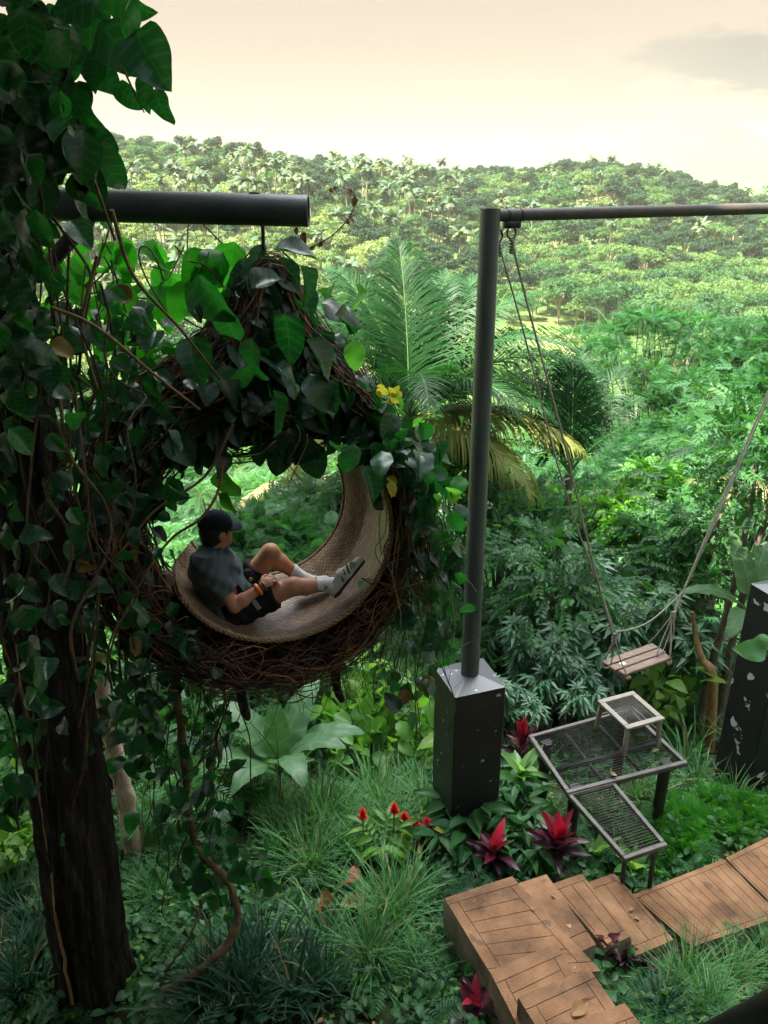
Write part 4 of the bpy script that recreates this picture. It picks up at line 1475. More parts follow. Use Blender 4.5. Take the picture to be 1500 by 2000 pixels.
# ----------------------------------------------------------------- big tree on the left, its unseen crown shaped to block sun and sky
tb_ = gpt(-2.07, 3.75)
r = thing('shade_tree', 'thick dark rough trunk of the big tree at the left edge', 'tree', tb_)
path = spline([tb_ - np.array([.02, 0, .4]), tb_ + np.array([.0, -.02, .5]), [-1.96, 3.68, 2.0], [-1.90, 3.66, 3.4], [-1.86, 3.7, 4.8], [-1.95, 3.6, 6.5], [-2.1, 3.3, 8.5], [-2.4, 2.9, 10.5]], 160)
nr, ns = 160, 96
tt = np.linspace(0, 1, nr)
rad_ = np.interp(tt, [0, .05, .14, .4, 1], [.36, .275, .225, .205, .16])
an = np.linspace(0, 2 * np.pi, ns, endpoint=False)
TT, AN = np.meshgrid(tt, an, indexing='ij')
rr = rad_[:, None] * (1 + .05 * np.sin(5 * AN + 6 * TT) + .045 * np.sin(11 * AN - 9 * TT) + .04 * np.abs(np.sin(17 * AN + 11 * np.sin(9 * TT))) + .02 * rng.normal(size=TT.shape))
v = path[:, None] + rr[..., None] * np.stack([np.cos(AN), np.sin(AN), 0 * AN], -1)
i = np.arange(nr - 1)[:, None] * ns
j = np.arange(ns)[None]
f = np.stack([i + j, i + (j + 1) % ns, i + ns + (j + 1) % ns, i + ns + j], -1).reshape(-1, 4)
mb = MB().add(v.reshape(-1, 3), f)
for k in range(9):
    a = k * .72 + rng.normal() * .2
    e = path[-1 - int(rng.integers(0, 25))]
    tip = np.array([-6.0 + 5.6 * math.cos(a), 1.6 + 5.0 * math.sin(a), 12.0 + rng.normal() * .5])
    tube(mb, spline([e, (e + tip) / 2 + np.array([0, 0, .5]), tip], 10), np.linspace(.11, .03, 10), 7)
mb.build('trunk', 'bark_dark', r)
mb = MB()
n = 5600
q_ = rng.uniform(-1, 1, (n * 2, 2))
q_ = q_[(q_ ** 2).sum(1) < 1][:n]
n = len(q_)
P = np.stack([-7.7 + 6.2 * q_[:, 0], 3.0 + 6.6 * q_[:, 1], 11.6 + rng.normal(size=n) * .8], 1)
P[:, 2] = np.maximum(P[:, 2], 5.5 + .26 * np.maximum(P[:, 1], 0) + 1.6)
scatter(mb, CLUMP, P, rnd(n), np.array([0, 0, 1.]) + rnd(n) * .45, rng.uniform(.45, .75, n), rng.uniform(.2, .8, n))
n = 4200  # lower leaf layer added out of view to darken the vine curtain
P = np.stack([rng.uniform(-6.5, -0.95, n), rng.uniform(.9, 6.0, n), 8.3 + rng.normal(size=n) * .45], 1)
P[:, 2] = np.maximum(P[:, 2], 5.5 + .26 * P[:, 1] + .9)
scatter(mb, CLUMP, P, rnd(n), EYE3[2] + rnd(n) * .45, rng.uniform(.35, .6, n), rng.uniform(.2, .8, n))
mb.build('crown', 'broad', r)
# orange-brown stem line running up the trunk's left side, red paint marks below it
mb = MB()
pp = spline([at(14, 1130, 3.47), at(60, 1420, 3.47), at(92, 1640, 3.5), at(118, 1830, 3.5), at(140, 1960, 3.5)], 24) + rng.normal(size=(24, 3)) * .004
tag(tube(mb, pp, .011, 6).build('liana', 'rust_stem', None, loc=pp[-1]), 'thin orange brown liana running down the dark trunk', 'liana')

# ----------------------------------------------------------------- black concrete pillars, steel post and crossbeam
PY = 5.66
px_, py_ = .742, 5.62
AXP = np.array([[math.cos(rad(18)), math.sin(rad(18)), 0], [-math.sin(rad(18)), math.cos(rad(18)), 0], [0, 0, 1]])


def pillar(label, cx, cy, z0, z1, half, mat, peak=.07):
    r = thing('concrete_pillar', label, 'pillar', (cx, cy, z0))
    c = np.array([cx, cy, 0])
    mb = MB()
    # bevelled square shaft with slightly uneven faces
    zs = np.linspace(z0 - .5, z1, 14)
    b = .012
    prof = []
    for sx_, sy_ in ((1, -1), (1, 1), (-1, 1), (-1, -1)):
        prof += [(sx_ * half - (sx_ * b if sx_ * sy_ < 0 else 0), sy_ * half - (sy_ * b if sx_ * sy_ > 0 else 0)), (sx_ * half - (sx_ * b if sx_ * sy_ > 0 else 0), sy_ * half - (sy_ * b if sx_ * sy_ < 0 else 0))]
    prof = np.array(prof)
    V = []
    for z in zs:
        w_ = prof + rng.normal(size=prof.shape) * .0012
        V.append(c + w_[:, :1] * AXP[0] + w_[:, 1:] * AXP[1] + np.array([0, 0, z]))
    V = np.array(V)
    k = np.arange(8)
    F = np.concatenate([np.stack([k + q * 8, (k + 1) % 8 + q * 8, (k + 1) % 8 + (q + 1) * 8, k + (q + 1) * 8], -1) for q in range(13)])
    mb.add(V.reshape(-1, 3), F)
    mb.build('shaft', mat, r, smooth=False)
    cap = MB()
    top = V[-1] + np.array([0, 0, .003])
    low = V[-1] - np.array([0, 0, .004])
    cap.add(np.vstack([top * 1, [c + np.array([0, 0, z1 + peak])]]), np.stack([k, (k + 1) % 8, np.full(8, 8)], -1))
    cap.build('cap', 'pillar_top', r, smooth=False)
    return r


pillar('black square concrete pillar with chipped paint carrying the steel post', px_, py_, float(ground_z(px_, py_)), 1.60, .238, 'black_paint')
rp = at(1497, 1170, 6.5)
RPX, RPY = rp[0] + .30, 6.66
pillar('black pillar at the right edge with large white flaked patches', RPX, RPY, float(ground_z(rp[0], 6.6)), rp[2], .25, 'black_flaking')

BZ = 5.392
P0 = np.array([.757, PY, BZ])
P1 = np.array([RPX, RPY, BZ + .03])
r = thing('swing_frame', 'tall grey steel post with thin steel crossbeam holding the plank swing', 'frame', (px_, py_, 1.66))
mb = MB()
tube(mb, np.stack([np.full(16, .742), np.linspace(py_, PY, 16), np.linspace(1.64, BZ + .045, 16)], 1) + np.array([0, 0, 0]) + np.linspace(0, 1, 16)[:, None] * np.array([.015, 0, 0]), np.linspace(.080, .070, 16), 28)
mb.build('post', 'steel_post', r)
mb = MB()
tube(mb, np.linspace(P0, P1, 12), .042, 20)
mb.build('crossbeam', 'rusty', r)
bd = toward(P1 - P0)
for d_ in (.135, .235):
    c = P0 + bd * d_
    tube(MB(), [c - bd * .008, c, c + bd * .008], .0465, 20).build('clamp', 'iron', r)
HOOK = []
for d_, ofs in ((.17, 0.0), (.10, -.02)):
    c = P0 + bd * d_ + np.array([0, 0, -.062])
    mb = MB()
    if ofs == 0.0:
        box(mb, c, axes(bd), (.06, .030, .026), bev=.006)
        for sg in (-1, 1):
            tube(mb, [c + bd * sg * .04 + np.array([0, -.035, 0]), c + bd * sg * .04 + np.array([0, .03, 0])], .012, 6)
    th = np.linspace(0, 2 * np.pi, 17)
    hc = c + np.array([0, 0, -.055]) + (np.array([-.02, .06, -.02]) if ofs else 0)
    tube(mb, hc + .032 * np.cos(th)[:, None] * bd + .042 * np.sin(th)[:, None] * np.array([0, 0, 1.]), .007, 6, cap=False)
    mb.build('hook', 'iron', r)
    HOOK.append(hc + np.array([0, 0, -.042]))
# far end of the beam beyond the frame
mb = MB()
tube(mb, np.stack([np.full(8, P1[0]), np.full(8, P1[1]), np.linspace(rp[2] + .04, BZ + .06, 8)], 1), .07, 20)
mb.build('post', 'steel_post', r)
HR = [P1 - bd * .32 + np.array([0, 0, -.12]), P1 - bd * .24 + np.array([0, 0.03, -.12])]
for hc in HR:
    th = np.linspace(0, 2 * np.pi, 17)
    tube(MB(), hc + np.array([0, 0, .04]) + .032 * np.cos(th)[:, None] * bd + .042 * np.sin(th)[:, None] * np.array([0, 0, 1.]), .007, 6, cap=False).build('hook', 'iron', r)

# ----------------------------------------------------------------- plank swing
SZ = 1.93
q = [atz(1183, 1296, SZ), atz(1277, 1263, SZ), atz(1314, 1279, SZ), atz(1205, 1319, SZ)]
cS = sum(q) / 4
dl = toward((q[1] - q[0]) + (q[2] - q[3]))
dl[2] = 0.0
dl = toward(dl)
dw = np.cross([0, 0, 1.], dl)
HLs, HWs = .285, .125
r = thing('plank_swing', 'wooden swing seat of three planks hanging on long ropes', 'swing', cS)
AXS = np.array([dl, dw, [0, 0, 1.]])
for k in (-1, 0, 1):
    mb = MB()
    box(mb, cS + dw * k * .085, AXS, (HLs - (.02 if k == -1 else 0), .036, .013), tint=.5 + .1 * k, bev=.004)
    mb.build('plank', 'plank', r)
for sg in (-1, 1):
    mb = MB()
    box(mb, cS + dl * sg * (HLs - .055) - np.array([0, 0, .030]), AXS, (.028, HWs + .012, .016), bev=.004)
    mb.build('crosspiece', 'plank_end' if sg > 0 else 'plank', r)
mb = MB()
box(mb, cS - dl * .17 - dw * .0 + np.array([0, 0, .0155]), AXS @ np.eye(3), (.028, .020, .0014))
mb.build('sticker', 'paper', r)


def rope(name, paths, rr):
    mb = MB()
    for p in paths:
        p = np.asarray(p)
        tube(mb, p, rr, 7)
    return mb.build(name, 'rope', r)


kL = cS - dl * .30 + np.array([.0, .0, .30])
kR = cS + dl * .315 + np.array([.02, 0, .33])
rope('rope', [wander(HOOK[0], kL, 20, .012, .03)], .0085)
rope('rope', [wander(HOOK[1], kL + np.array([-.015, .03, .10]), 20, .015, .07)], .007)
kR2 = kR + toward(HR[0] - kR) * .22
rope('rope', [wander(HR[0], kR, 20, .01, .04)], .0085)
rope('rope', [wander(HR[1], kR + np.array([.02, .03, .05]), 20, .01, .05)], .008)
cornerL = [cS - dl * (HLs - .05) + dw * s_ * (HWs + .01) - np.array([0, 0, .03]) for s_ in (-1, 1)]
cornerR = [cS + dl * (HLs - .05) + dw * s_ * (HWs + .01) - np.array([0, 0, .03]) for s_ in (-1, 1)]
rope('rope_tail', [wander(kL, cornerL[0], 8, .008), wander(kL, cornerL[1], 8, .008), spline([kL, kL + np.array([-.03, -.02, -.10]), kL + np.array([-.09, -.03, -.22]), kL + np.array([-.05, -.04, -.26]), kL + np.array([-.01, -.03, -.2]), kL], 20)], .0055)
rope('rope_tail', [wander(kR, cornerR[0], 8, .008), wander(kR + np.array([.01, .01, 0]), cornerR[0] + np.array([.02, .02, 0]), 8, .01), wander(kR, cornerR[1], 8, .008),
                   spline([kR, kR - dl * .10 + np.array([0, -.02, -.2]), kR - dl * .15 + np.array([0, -.05, -.30]), kR - dl * .10 + np.array([0, -.05, -.31]), kR - dl * .02 + np.array([0, -.02, -.15]), kR], 20)], .0055)
rope('slack_rope', [wander(kL + np.array([0, 0, .06]), kR2, 24, .01, .115)], .0055)
for kp_, col in ((kL, 0), (kR, 0), (HOOK[0] - np.array([-.01, 0, .05]), 0), (HOOK[1] - np.array([-.01, 0, .05]), 0)):
    mb = MB()
    th = np.linspace(0, 2 * np.pi * 5, 60)
    d_ = np.array([.1, 0, 1.])
    tube(mb, kp_ + np.stack([.016 * np.cos(th), .016 * np.sin(th), np.linspace(-.05, .05, 60)], 1) + rng.normal(size=(60, 3)) * .0015, .006, 6)
    mb.build('knot', 'rope', r)

# ----------------------------------------------------------------- grated platform with its ramp
GZ = .56
Q = [atz(1037, 1437, GZ), atz(1228, 1384, GZ), atz(1338, 1487, GZ), atz(1110, 1545, GZ)]


def bil(Q, s, t):
    return Q[0] * (1 - s) * (1 - t) + Q[1] * s * (1 - t) + Q[2] * s * t + Q[3] * (1 - s) * t


gc = sum(Q) / 4
r = thing('grated_platform', 'dark metal grate platform on posts with a narrow grate ramp', 'platform', (gc[0], gc[1], float(ground_z(gc[0], gc[1]))))
mb = MB()
dz = np.array([0, 0, -.025])
for a, b in ((0, 1), (1, 2), (3, 2), (0, 3)):
    e = toward(Q[b] - Q[a])
    ext = .019 if (a, b) in ((0, 1), (3, 2)) else -.0215
    bar(mb, Q[a] - e * ext + dz, Q[b] + e * ext + dz, .04, .05, bev=.003)
mb.build('frame', 'grate', r)
mb = MB()
for k in range(1, 27):
    t = k / 27
    bar(mb, bil(Q, 0.02, t) + dz + np.array([0, 0, .012]), bil(Q, .98, t) + dz + np.array([0, 0, .012]), .005, .005)
mb.build('grating', 'grate_bar', r)
mb = MB()
bar(mb, bil(Q, .03, .60) + dz * 1.9, bil(Q, .97, .60) + dz * 1.9, .035, .035)
for s_ in (.33, .66):
    bar(mb, bil(Q, s_, .03) + dz * 1.9 - np.array([0, 0, .018]), bil(Q, s_, .97) + dz * 1.9 - np.array([0, 0, .018]), .03, .03)
mb.build('joist', 'iron', r)
for s_, t in ((.10, .90), (.90, .88), (.12, .1), (.9, .1)):
    p = bil(Q, s_, t)
    tube(MB(), [gpt(p[0], p[1], -.2), p - np.array([0, 0, .5]), p - np.array([0, 0, .052])], .055, 14).build('leg', 'iron', r)
RZ = GZ - .012
K = [atz(1112, 1549, RZ), atz(1197, 1527, RZ), atz(1298, 1647, RZ - .02), atz(1222, 1673, RZ - .02)]
mb = MB()
for a, b in ((0, 1), (1, 2), (3, 2), (0, 3)):
    e = toward(K[b] - K[a])
    ext = .018 if (a, b) in ((0, 1), (3, 2)) else -.0205
    bar(mb, K[a] - e * ext + dz, K[b] + e * ext + dz, .038, .045, bev=.003)
for k in range(1, 26):
    t = k / 26
    bar(mb, bil(K, 0.04, t) + dz + np.array([0, 0, .01]), bil(K, .96, t) + dz + np.array([0, 0, .01]), .005, .005)
mb.build('ramp', 'grate', r)
mb = MB()
p = bil(K, .5, .9)
bar(mb, bil(K, .12, .93) - np.array([0, 0, .05]), gpt(*bil(K, .12, .97)[:2], -.1), .03, .03, up=(0, 1, 0))
bar(mb, bil(K, .88, .93) - np.array([0, 0, .05]), gpt(*bil(K, .88, .97)[:2], -.1), .03, .03, up=(0, 1, 0))
mb.build('leg', 'iron', r)

# ----------------------------------------------------------------- stool on the platform
TZ = GZ + .33
S4 = [atz(1168, 1366, TZ), atz(1238, 1349, TZ), atz(1298, 1402, TZ), atz(1224, 1425, TZ)]
cT = sum(S4) / 4
# square it up
u_ = toward((S4[1] - S4[0]) + (S4[2] - S4[3]))
v_ = toward((S4[3] - S4[0]) + (S4[2] - S4[1]))
v_ = toward(v_ - u_ * (v_ @ u_))
hu = np.mean([np.linalg.norm(S4[1] - S4[0]), np.linalg.norm(S4[2] - S4[3])]) / 2
hv = np.mean([np.linalg.norm(S4[3] - S4[0]), np.linalg.norm(S4[2] - S4[1])]) / 2
T4 = [cT - u_ * hu - v_ * hv, cT + u_ * hu - v_ * hv, cT + u_ * hu + v_ * hv, cT - u_ * hu + v_ * hv]
r = thing('grate_stool', 'small square pale metal stool with grated seat on the platform', 'stool', (cT[0], cT[1], GZ))
mb = MB()
for a, b in ((0, 1), (1, 2), (3, 2), (0, 3)):
    e = toward(T4[b] - T4[a])
    ext = .0 if (a, b) in ((0, 1), (3, 2)) else -.056
    inn = toward(cT - (T4[a] + T4[b]) / 2) * .028
    bar(mb, T4[a] - e * ext + inn - np.array([0, 0, .014]), T4[b] + e * ext + inn - np.array([0, 0, .014]), .056, .028, bev=.004)
mb.build('seat_frame', 'stool', r)
mb = MB()
for k in range(1, 16):
    s_ = .13 + .74 * k / 16
    bar(mb, bil(T4, s_, .12) - np.array([0, 0, .01]), bil(T4, s_, .88) - np.array([0, 0, .01]), .008, .005)
mb.build('seat_grating', 'grate', r)
for s_, t in ((.07, .07), (.93, .07), (.93, .93), (.07, .93)):
    p = bil(T4, s_, t)
    o_ = toward(np.array([*(p - cT)[:2], 0])) * .02
    mb = MB()
    bar(mb, np.array([p[0], p[1], TZ - .029]), np.array([p[0] + o_[0], p[1] + o_[1], GZ + .001]), .042, .034, up=v_, bev=.003)
    mb.build('leg', 'stool', r)
mb = MB()
p0, p1, p2, p3 = [np.append(bil(T4, a, b)[:2], TZ - .16) for a, b in ((.08, .08), (.92, .08), (.92, .92), (.08, .92))]
bar(mb, p0, p1, .018, .018)
bar(mb, p1, p2, .018, .018)
mb.build('stretcher', 'stool', r)

# ----------------------------------------------------------------- brown scored concrete stairs and path
def tread(mb, quad, zt, rects, gap=.0045):
    """rects in (s,t): raised plates with scored gaps between them"""
    Q = [np.array([*q[:2], zt]) for q in quad]
    ls = (np.linalg.norm(Q[1] - Q[0]) + np.linalg.norm(Q[2] - Q[3])) / 2
    lt = (np.linalg.norm(Q[3] - Q[0]) + np.linalg.norm(Q[2] - Q[1])) / 2
    for (s0, s1, t0, t1) in rects:
        gs, gt = gap / 2 / ls, gap / 2 / lt
        a, b, c, d = s0 + (gs if s0 > 0 else 0), s1 - (gs if s1 < 1 else 0), t0 + (gt if t0 > 0 else 0), t1 - (gt if t1 < 1 else 0)
        ns_, nt_ = 8, 8
        S_, T_ = np.meshgrid(np.linspace(a, b, ns_), np.linspace(c, d, nt_), indexing='ij')
        top = (Q[0] * ((1 - S_) * (1 - T_))[..., None] + Q[1] * (S_ * (1 - T_))[..., None] + Q[2] * (S_ * T_)[..., None] + Q[3] * ((1 - S_) * T_)[..., None])
        top[..., 2] += .004 + .0004 * rng.normal(size=S_.shape)
        tn = rng.uniform(.3, .7)
        mb.add(top.reshape(-1, 3), grid_faces(ns_, nt_)[:, ::-1], tn, None, 0)
        edge = np.concatenate([top[:, 0], top[-1, 1:], top[::-1, -1][1:], top[0, ::-1][1:-1]])
        low = edge - np.array([0, 0, .008])
        m = len(edge)
        k = np.arange(m)
        mb.add(np.vstack([edge, low]), np.stack([k, (k + 1) % m, (k + 1) % m + m, k + m], -1), tn, None, 0)


def slab(mb, quad, zt, zb, mi=0, mt=1):
    Q = np.array([[*q[:2], zt] for q in quad])
    # clockwise or not: make the top face up
    c = np.cross(Q[1] - Q[0], Q[2] - Q[0])[2]
    if c < 0:
        Q = Q[::-1]
    m = len(Q)
    nseg = 8
    ring = np.concatenate([np.linspace(Q[i], Q[(i + 1) % m], nseg, endpoint=False) for i in range(m)])
    lv = [zt, zt - .02, (zt + zb) / 2, zb]
    V = []
    ctr = Q.mean(0)
    for li, z in enumerate(lv):
        v = ring.copy()
        v[:, 2] = z
        if li:
            v[:, :2] += rng.normal(size=(len(v), 2)) * .003
        V.append(v)
    k = np.arange(len(ring))
    L = len(ring)
    for li in range(len(lv) - 1):
        mb.add(np.vstack([V[li], V[li + 1]]), np.stack([k, k + L, (k + 1) % L + L, (k + 1) % L], -1), .5, None, mi)
    mb.add(np.vstack([V[0], [[ctr[0], ctr[1], zt]]]), np.stack([k, (k + 1) % L, np.full(L, L)], -1), .5, None, mt)


def frame_rects(n, across, bs=.12, bt=.10, bot=True):
    """border strips and n inner boards running across (s) or along (t)"""
    R_ = [(0, 1, 0, bt), (0, bs, bt, 1 - bt), (1 - bs, 1, bt, 1 - bt)] + ([(0, 1, 1 - bt, 1)] if bot else [])
    t1 = 1 - bt if bot else 1
    for k in range(n):
        if across:
            R_.append((bs, 1 - bs, bt + (t1 - bt) * k / n, bt + (t1 - bt) * (k + 1) / n))
        else:
            R_.append((bs + (1 - 2 * bs) * k / n, bs + (1 - 2 * bs) * (k + 1) / n, bt, t1))
    return R_


def pxq(z, *pts):
    return [atz(x, y, z) for x, y in pts]


st0 = np.array([.95, 3.9, 0])
r = thing('stone_stairs', 'brown scored concrete stairs turning at a landing beside the plants', 'stairs', (*st0[:2], float(ground_z(*st0[:2]))))
STEPS = [
    ('landing', .66, [np.array([.427, 4.14, 0]), np.array([.964, 4.334, 0]), np.array([1.44, 3.55, 0]), np.array([.70, 3.52, 0])], frame_rects(6, True, .13, .09)),
    ('step', .82, None, frame_rects(4, True, .13, .16)),
    ('step', .98, None, frame_rects(4, True, .14, .14)),
    ('step', 1.14, None, frame_rects(4, True, .15, .16)),
    ('step', .50, pxq(.5, (1000, 1730), (1067, 1708), (1164, 1845), (1108, 1873)), [(0, 1, 0, .82), (0, 1, .82, 1), ]),
    ('step', .34, pxq(.34, (1076, 1728), (1136, 1707), (1231, 1830), (1182, 1852)), frame_rects(2, False, .10, .10)),
    ('step', .18, pxq(.18, (1143, 1726), (1199, 1706), (1316, 1836), (1240, 1868)), frame_rects(2, False, .10, .10)),
]
a1, b1 = atz(956, 1897, .82), atz(1086, 1843, .82)
STEPS[1] = (*STEPS[1][:2], [a1, b1, b1 + np.array([.16, -.50, 0]), a1 + np.array([.19, -.55, 0])], STEPS[1][3])
a2, b2 = atz(1012, 1949, .98), atz(1149, 1890, .98)
STEPS[2] = (*STEPS[2][:2], [a2, b2, b2 + np.array([.20, -.50, 0]), a2 + np.array([.23, -.55, 0])], STEPS[2][3])
a3, b3 = atz(1085, 2007, 1.14), atz(1220, 1960, 1.14)
STEPS[3] = (*STEPS[3][:2], [a3, b3, b3 + np.array([.22, -.5, 0]), a3 + np.array([.25, -.5, 0])], STEPS[3][3])
for nm, z, qd, rc in STEPS:
    mb = MB()
    zb = min(float(ground_z(p[0], p[1])) for p in qd) - .25
    slab(mb, qd, z - .004, zb, 1, 2)
    tread(mb, qd, z, rc)
    mb.build(nm, ['concrete_top', 'concrete_side', 'concrete_gap'], r, smooth=False)
mb = MB()
pz = .02
for qd in (pxq(pz, (1236, 1748), (1413, 1678), (1525, 1790), (1352, 1850)), pxq(pz, (1417, 1676), (1560, 1606), (1680, 1720), (1530, 1788))):
    c_ = sum(qd) / 4
    slab(mb, qd, pz - .004, -.4, 1, 2)
    tread(mb, qd, pz, frame_rects(11, False, .02, .07))
tag(mb.build('path', ['concrete_top', 'concrete_side', 'concrete_gap'], smooth=False), 'brown scored concrete path leading to the stairs', kind='structure')


def dry_leaf(px, py, z, s, lab, az):
    c = atz(px, py, z + .015)
    v, f, u = blade(8, 5, oval_w, .5, -.3, 0, .05, seed=int(px))
    mb = MB().add((v * s) @ rot_z(az) + c, f, .6, u)
    o = mb.build('fallen_leaf', 'dead_leaf', None, loc=c)
    return tag(o, lab, 'leaf')


dry_leaf(1118, 1985, .985, .13, 'curled brown fallen leaf lying on the lower stair tread', .6)
dry_leaf(1084, 1753, .505, .05, 'small dark fallen leaf on the tread next to the landing', 2)
dry_leaf(1228, 1778, .185, .05, 'small pale fallen leaf on the tread nearest the path', .3)
dry_leaf(1040, 1778, .665, .05, 'tiny dark fallen leaf at the inner edge of the landing', 1.2)
dry_leaf(1275, 1468, GZ + .004, .07, 'ochre fallen leaf on the platform by the stool leg', .2)
dry_leaf(1205, 1516, GZ + .004, .07, 'brown fallen leaf on the front rim of the platform', 2.6)


# ----------------------------------------------------------------- hanging nest seat
ND = toward(np.array([-.30, .954, 0]))       # nest axis, pointing away from the house
E1 = np.array([ND[1], -ND[0], 0])            # to the right in the ring plane
EZ = np.array([0, 0, 1.])
NC = np.array([-.59, 4.02, 3.67])            # centre of the front ring
NW = .66                                     # depth of the seat band
nest = thing('nest_seat', 'round hanging nest seat of woven twigs with a wicker lining', 'nest swing', NC - EZ * .95)


def ringp(x, z, d):
    """point in the nest frame: x right, z up, d into the depth"""
    x, z, d = np.broadcast_arrays(np.asarray(x, float), np.asarray(z, float), np.asarray(d, float))
    return NC + x[..., None] * E1 + z[..., None] * EZ + d[..., None] * ND


# wicker band: flat seat in front, a wall rising along its back edge
th = np.linspace(rad(204), rad(382), 110)
prof_d = np.array([0, .04, .12, .25, .38, .46, .50, .54, .59, .64, .66])
prof_r = np.array([.0, .012, .022, .028, .024, .014, .0, -.03, -.075, -.105, -.11])
dd = np.interp(np.linspace(0, 1, 34), np.linspace(0, 1, 11), prof_d)
rr_ = np.interp(np.linspace(0, 1, 34), np.linspace(0, 1, 11), prof_r)
RR = .655
TH, DD = np.meshgrid(th, dd, indexing='ij')
Rr = RR + np.broadcast_to(rr_, TH.shape)
V = ringp(Rr * np.cos(TH), Rr * np.sin(TH), DD)
arc = np.concatenate([[0], np.cumsum(np.linalg.norm(np.diff(np.stack([dd, rr_], 1), axis=0), axis=1))])
UV = np.stack([TH * RR, np.broadcast_to(arc, TH.shape), 0 * TH], -1)
mb = MB().add(V.reshape(-1, 3), grid_faces(110, 34), .5, UV.reshape(-1, 3))
Vo = ringp((Rr + .02) * np.cos(TH), (Rr + .02) * np.sin(TH), DD)
mb.add(Vo.reshape(-1, 3), grid_faces(110, 34)[:, ::-1], .5, UV.reshape(-1, 3))
lining = mb.build('wicker_lining', 'wicker', nest)
# braided rim along the front edge and a thinner one along the back wall
mb = MB()
for s_ in range(3):
    ph = th * 34 + s_ * 2.094
    tube(mb, ringp((RR + .006 + .009 * np.cos(ph)) * np.cos(th), (RR + .006 + .009 * np.cos(ph)) * np.sin(th), -.004 + .009 * np.sin(ph)), .0085, 6) if False else None
tf = np.linspace(rad(204), rad(382), 900)
for s_ in range(3):
    ph = tf * 40 + s_ * 2.094
    q_ = RR + .008 + .009 * np.cos(ph)
    tube(mb, ringp(q_ * np.cos(tf), q_ * np.sin(tf), -.004 + .009 * np.sin(ph)), .0095, 6)
mb.build('braided_rim', 'rope_rim', nest)
mb = MB()
q_ = RR - .11
tube(mb, ringp(q_ * np.cos(th), q_ * np.sin(th), .665), .012, 7)
mb.build('back_rim', 'rope_rim', nest)

# twig mass: a thick loop around the lining drawn up to a peak
loop = np.array([(.745, .08), (.72, .34), (.60, .60), (.42, .86), (.20, 1.16), (.06, 1.50), (-.10, 1.18), (-.36, .90), (-.66, .66), (-.88, .36), (-.93, .0), (-.84, -.38),
                 (-.60, -.68), (-.30, -.84), (.02, -.89), (.34, -.80), (.60, -.56), (.72, -.27), (.745, .08)])
NL = 160
LP = spline(loop, NL)
tl = np.linspace(0, 1, NL)
loop_r = np.interp(tl, np.linspace(0, 1, 19), [.045, .06, .09, .12, .09, .04, .09, .15, .19, .17, .17, .17, .17, .17, .165, .145, .10, .06, .045])
tang = toward(np.gradient(LP, axis=0))
nrm = np.stack([tang[:, 1], -tang[:, 0]], 1)      # outward


def outside(p):
    """push points that stray into the seat back behind the lining"""
    d = p - NC
    x, z, dp = d @ E1, d @ EZ, d @ ND
    r_ = np.hypot(x, z) + 1e-9
    m = (r_ < .715) & (z < .24) & (dp > -.02) & (dp < .70)
    k = np.where(m, .715 / r_, 1.0)
    q = NC + (x * k)[..., None] * E1 + (z * k)[..., None] * EZ + dp[..., None] * ND
    return q


def mass(t, phi, k=1.0, grow=0.0):
    """point on the twig mass surface: t along the loop, phi around it"""
    t = np.asarray(t, float) % 1.0
    phi = np.asarray(phi, float)
    x = np.interp(t, tl, LP[:, 0])
    z = np.interp(t, tl, LP[:, 1])
    nx = np.interp(t, tl, nrm[:, 0])
    nz = np.interp(t, tl, nrm[:, 1])
    r_ = np.interp(t, tl, loop_r) * k + grow
    top = np.clip(1 - np.abs(t - .28) * 6, 0, 1)
    dp = (.36 - .20 * top) * k + grow
    return ringp(x + nx * r_ * np.cos(phi), z + nz * r_ * np.cos(phi), .34 + dp * np.sin(phi))


tg, pg = np.meshgrid(np.linspace(0, 1, 150), np.linspace(0, 2 * np.pi, 30, endpoint=False), indexing='ij')
kk = .93 + .06 * np.sin(pg * 5 + tg * 60) + .05 * rng.normal(size=tg.shape)
V = np.array([[mass(tg[i, j], pg[i, j], kk[i, j]) for j in range(30)] for i in range(150)])
i = np.arange(149)[:, None] * 30
j = np.arange(30)[None]
mb = MB().add(V.reshape(-1, 3), np.stack([i + j, i + (j + 1) % 30, i + 30 + (j + 1) % 30, i + 30 + j], -1).reshape(-1, 4))
# the cone between the opening and the peak
zc_ = np.linspace(.50, 1.46, 26)
pc_ = np.linspace(0, 2 * np.pi, 36, endpoint=False)
hw_ = np.interp(zc_, [.50, .62, .9, 1.2, 1.46], [.56, .58, .40, .19, .05])
hd_ = np.interp(zc_, [.50, .62, .9, 1.2, 1.46], [.24, .30, .28, .2, .07])
Vc = []
for q in range(26):
    x = -.03 + hw_[q] * np.cos(pc_)
    arch_ = (.50 + .16 * (1 - (x / .62) ** 2) - zc_[q]) if zc_[q] < .64 else 0 * x
    z_ = np.maximum(zc_[q], .56 + .13 * (1 - ((x + .03) / .62) ** 2) - .10) if q < 6 else np.full(36, zc_[q])
    Vc.append(ringp(x * (1 + .03 * rng.normal(size=36)), z_ + .012 * rng.normal(size=36), .34 + hd_[q] * np.sin(pc_)))
Vc = np.array(Vc)
i = np.arange(25)[:, None] * 36
j = np.arange(36)[None]
mb.add(Vc.reshape(-1, 3), np.stack([i + j, i + (j + 1) % 36, i + 36 + (j + 1) % 36, i + 36 + j], -1).reshape(-1, 4))
mb.add(np.vstack([Vc[0], Vc[0].mean(0)[None] + EZ * .05]), np.stack([(np.arange(36) + 1) % 36, np.arange(36), np.full(36, 36)], -1))
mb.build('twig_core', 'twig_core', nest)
CONE = (zc_, hw_, hd_)
mb = MB()
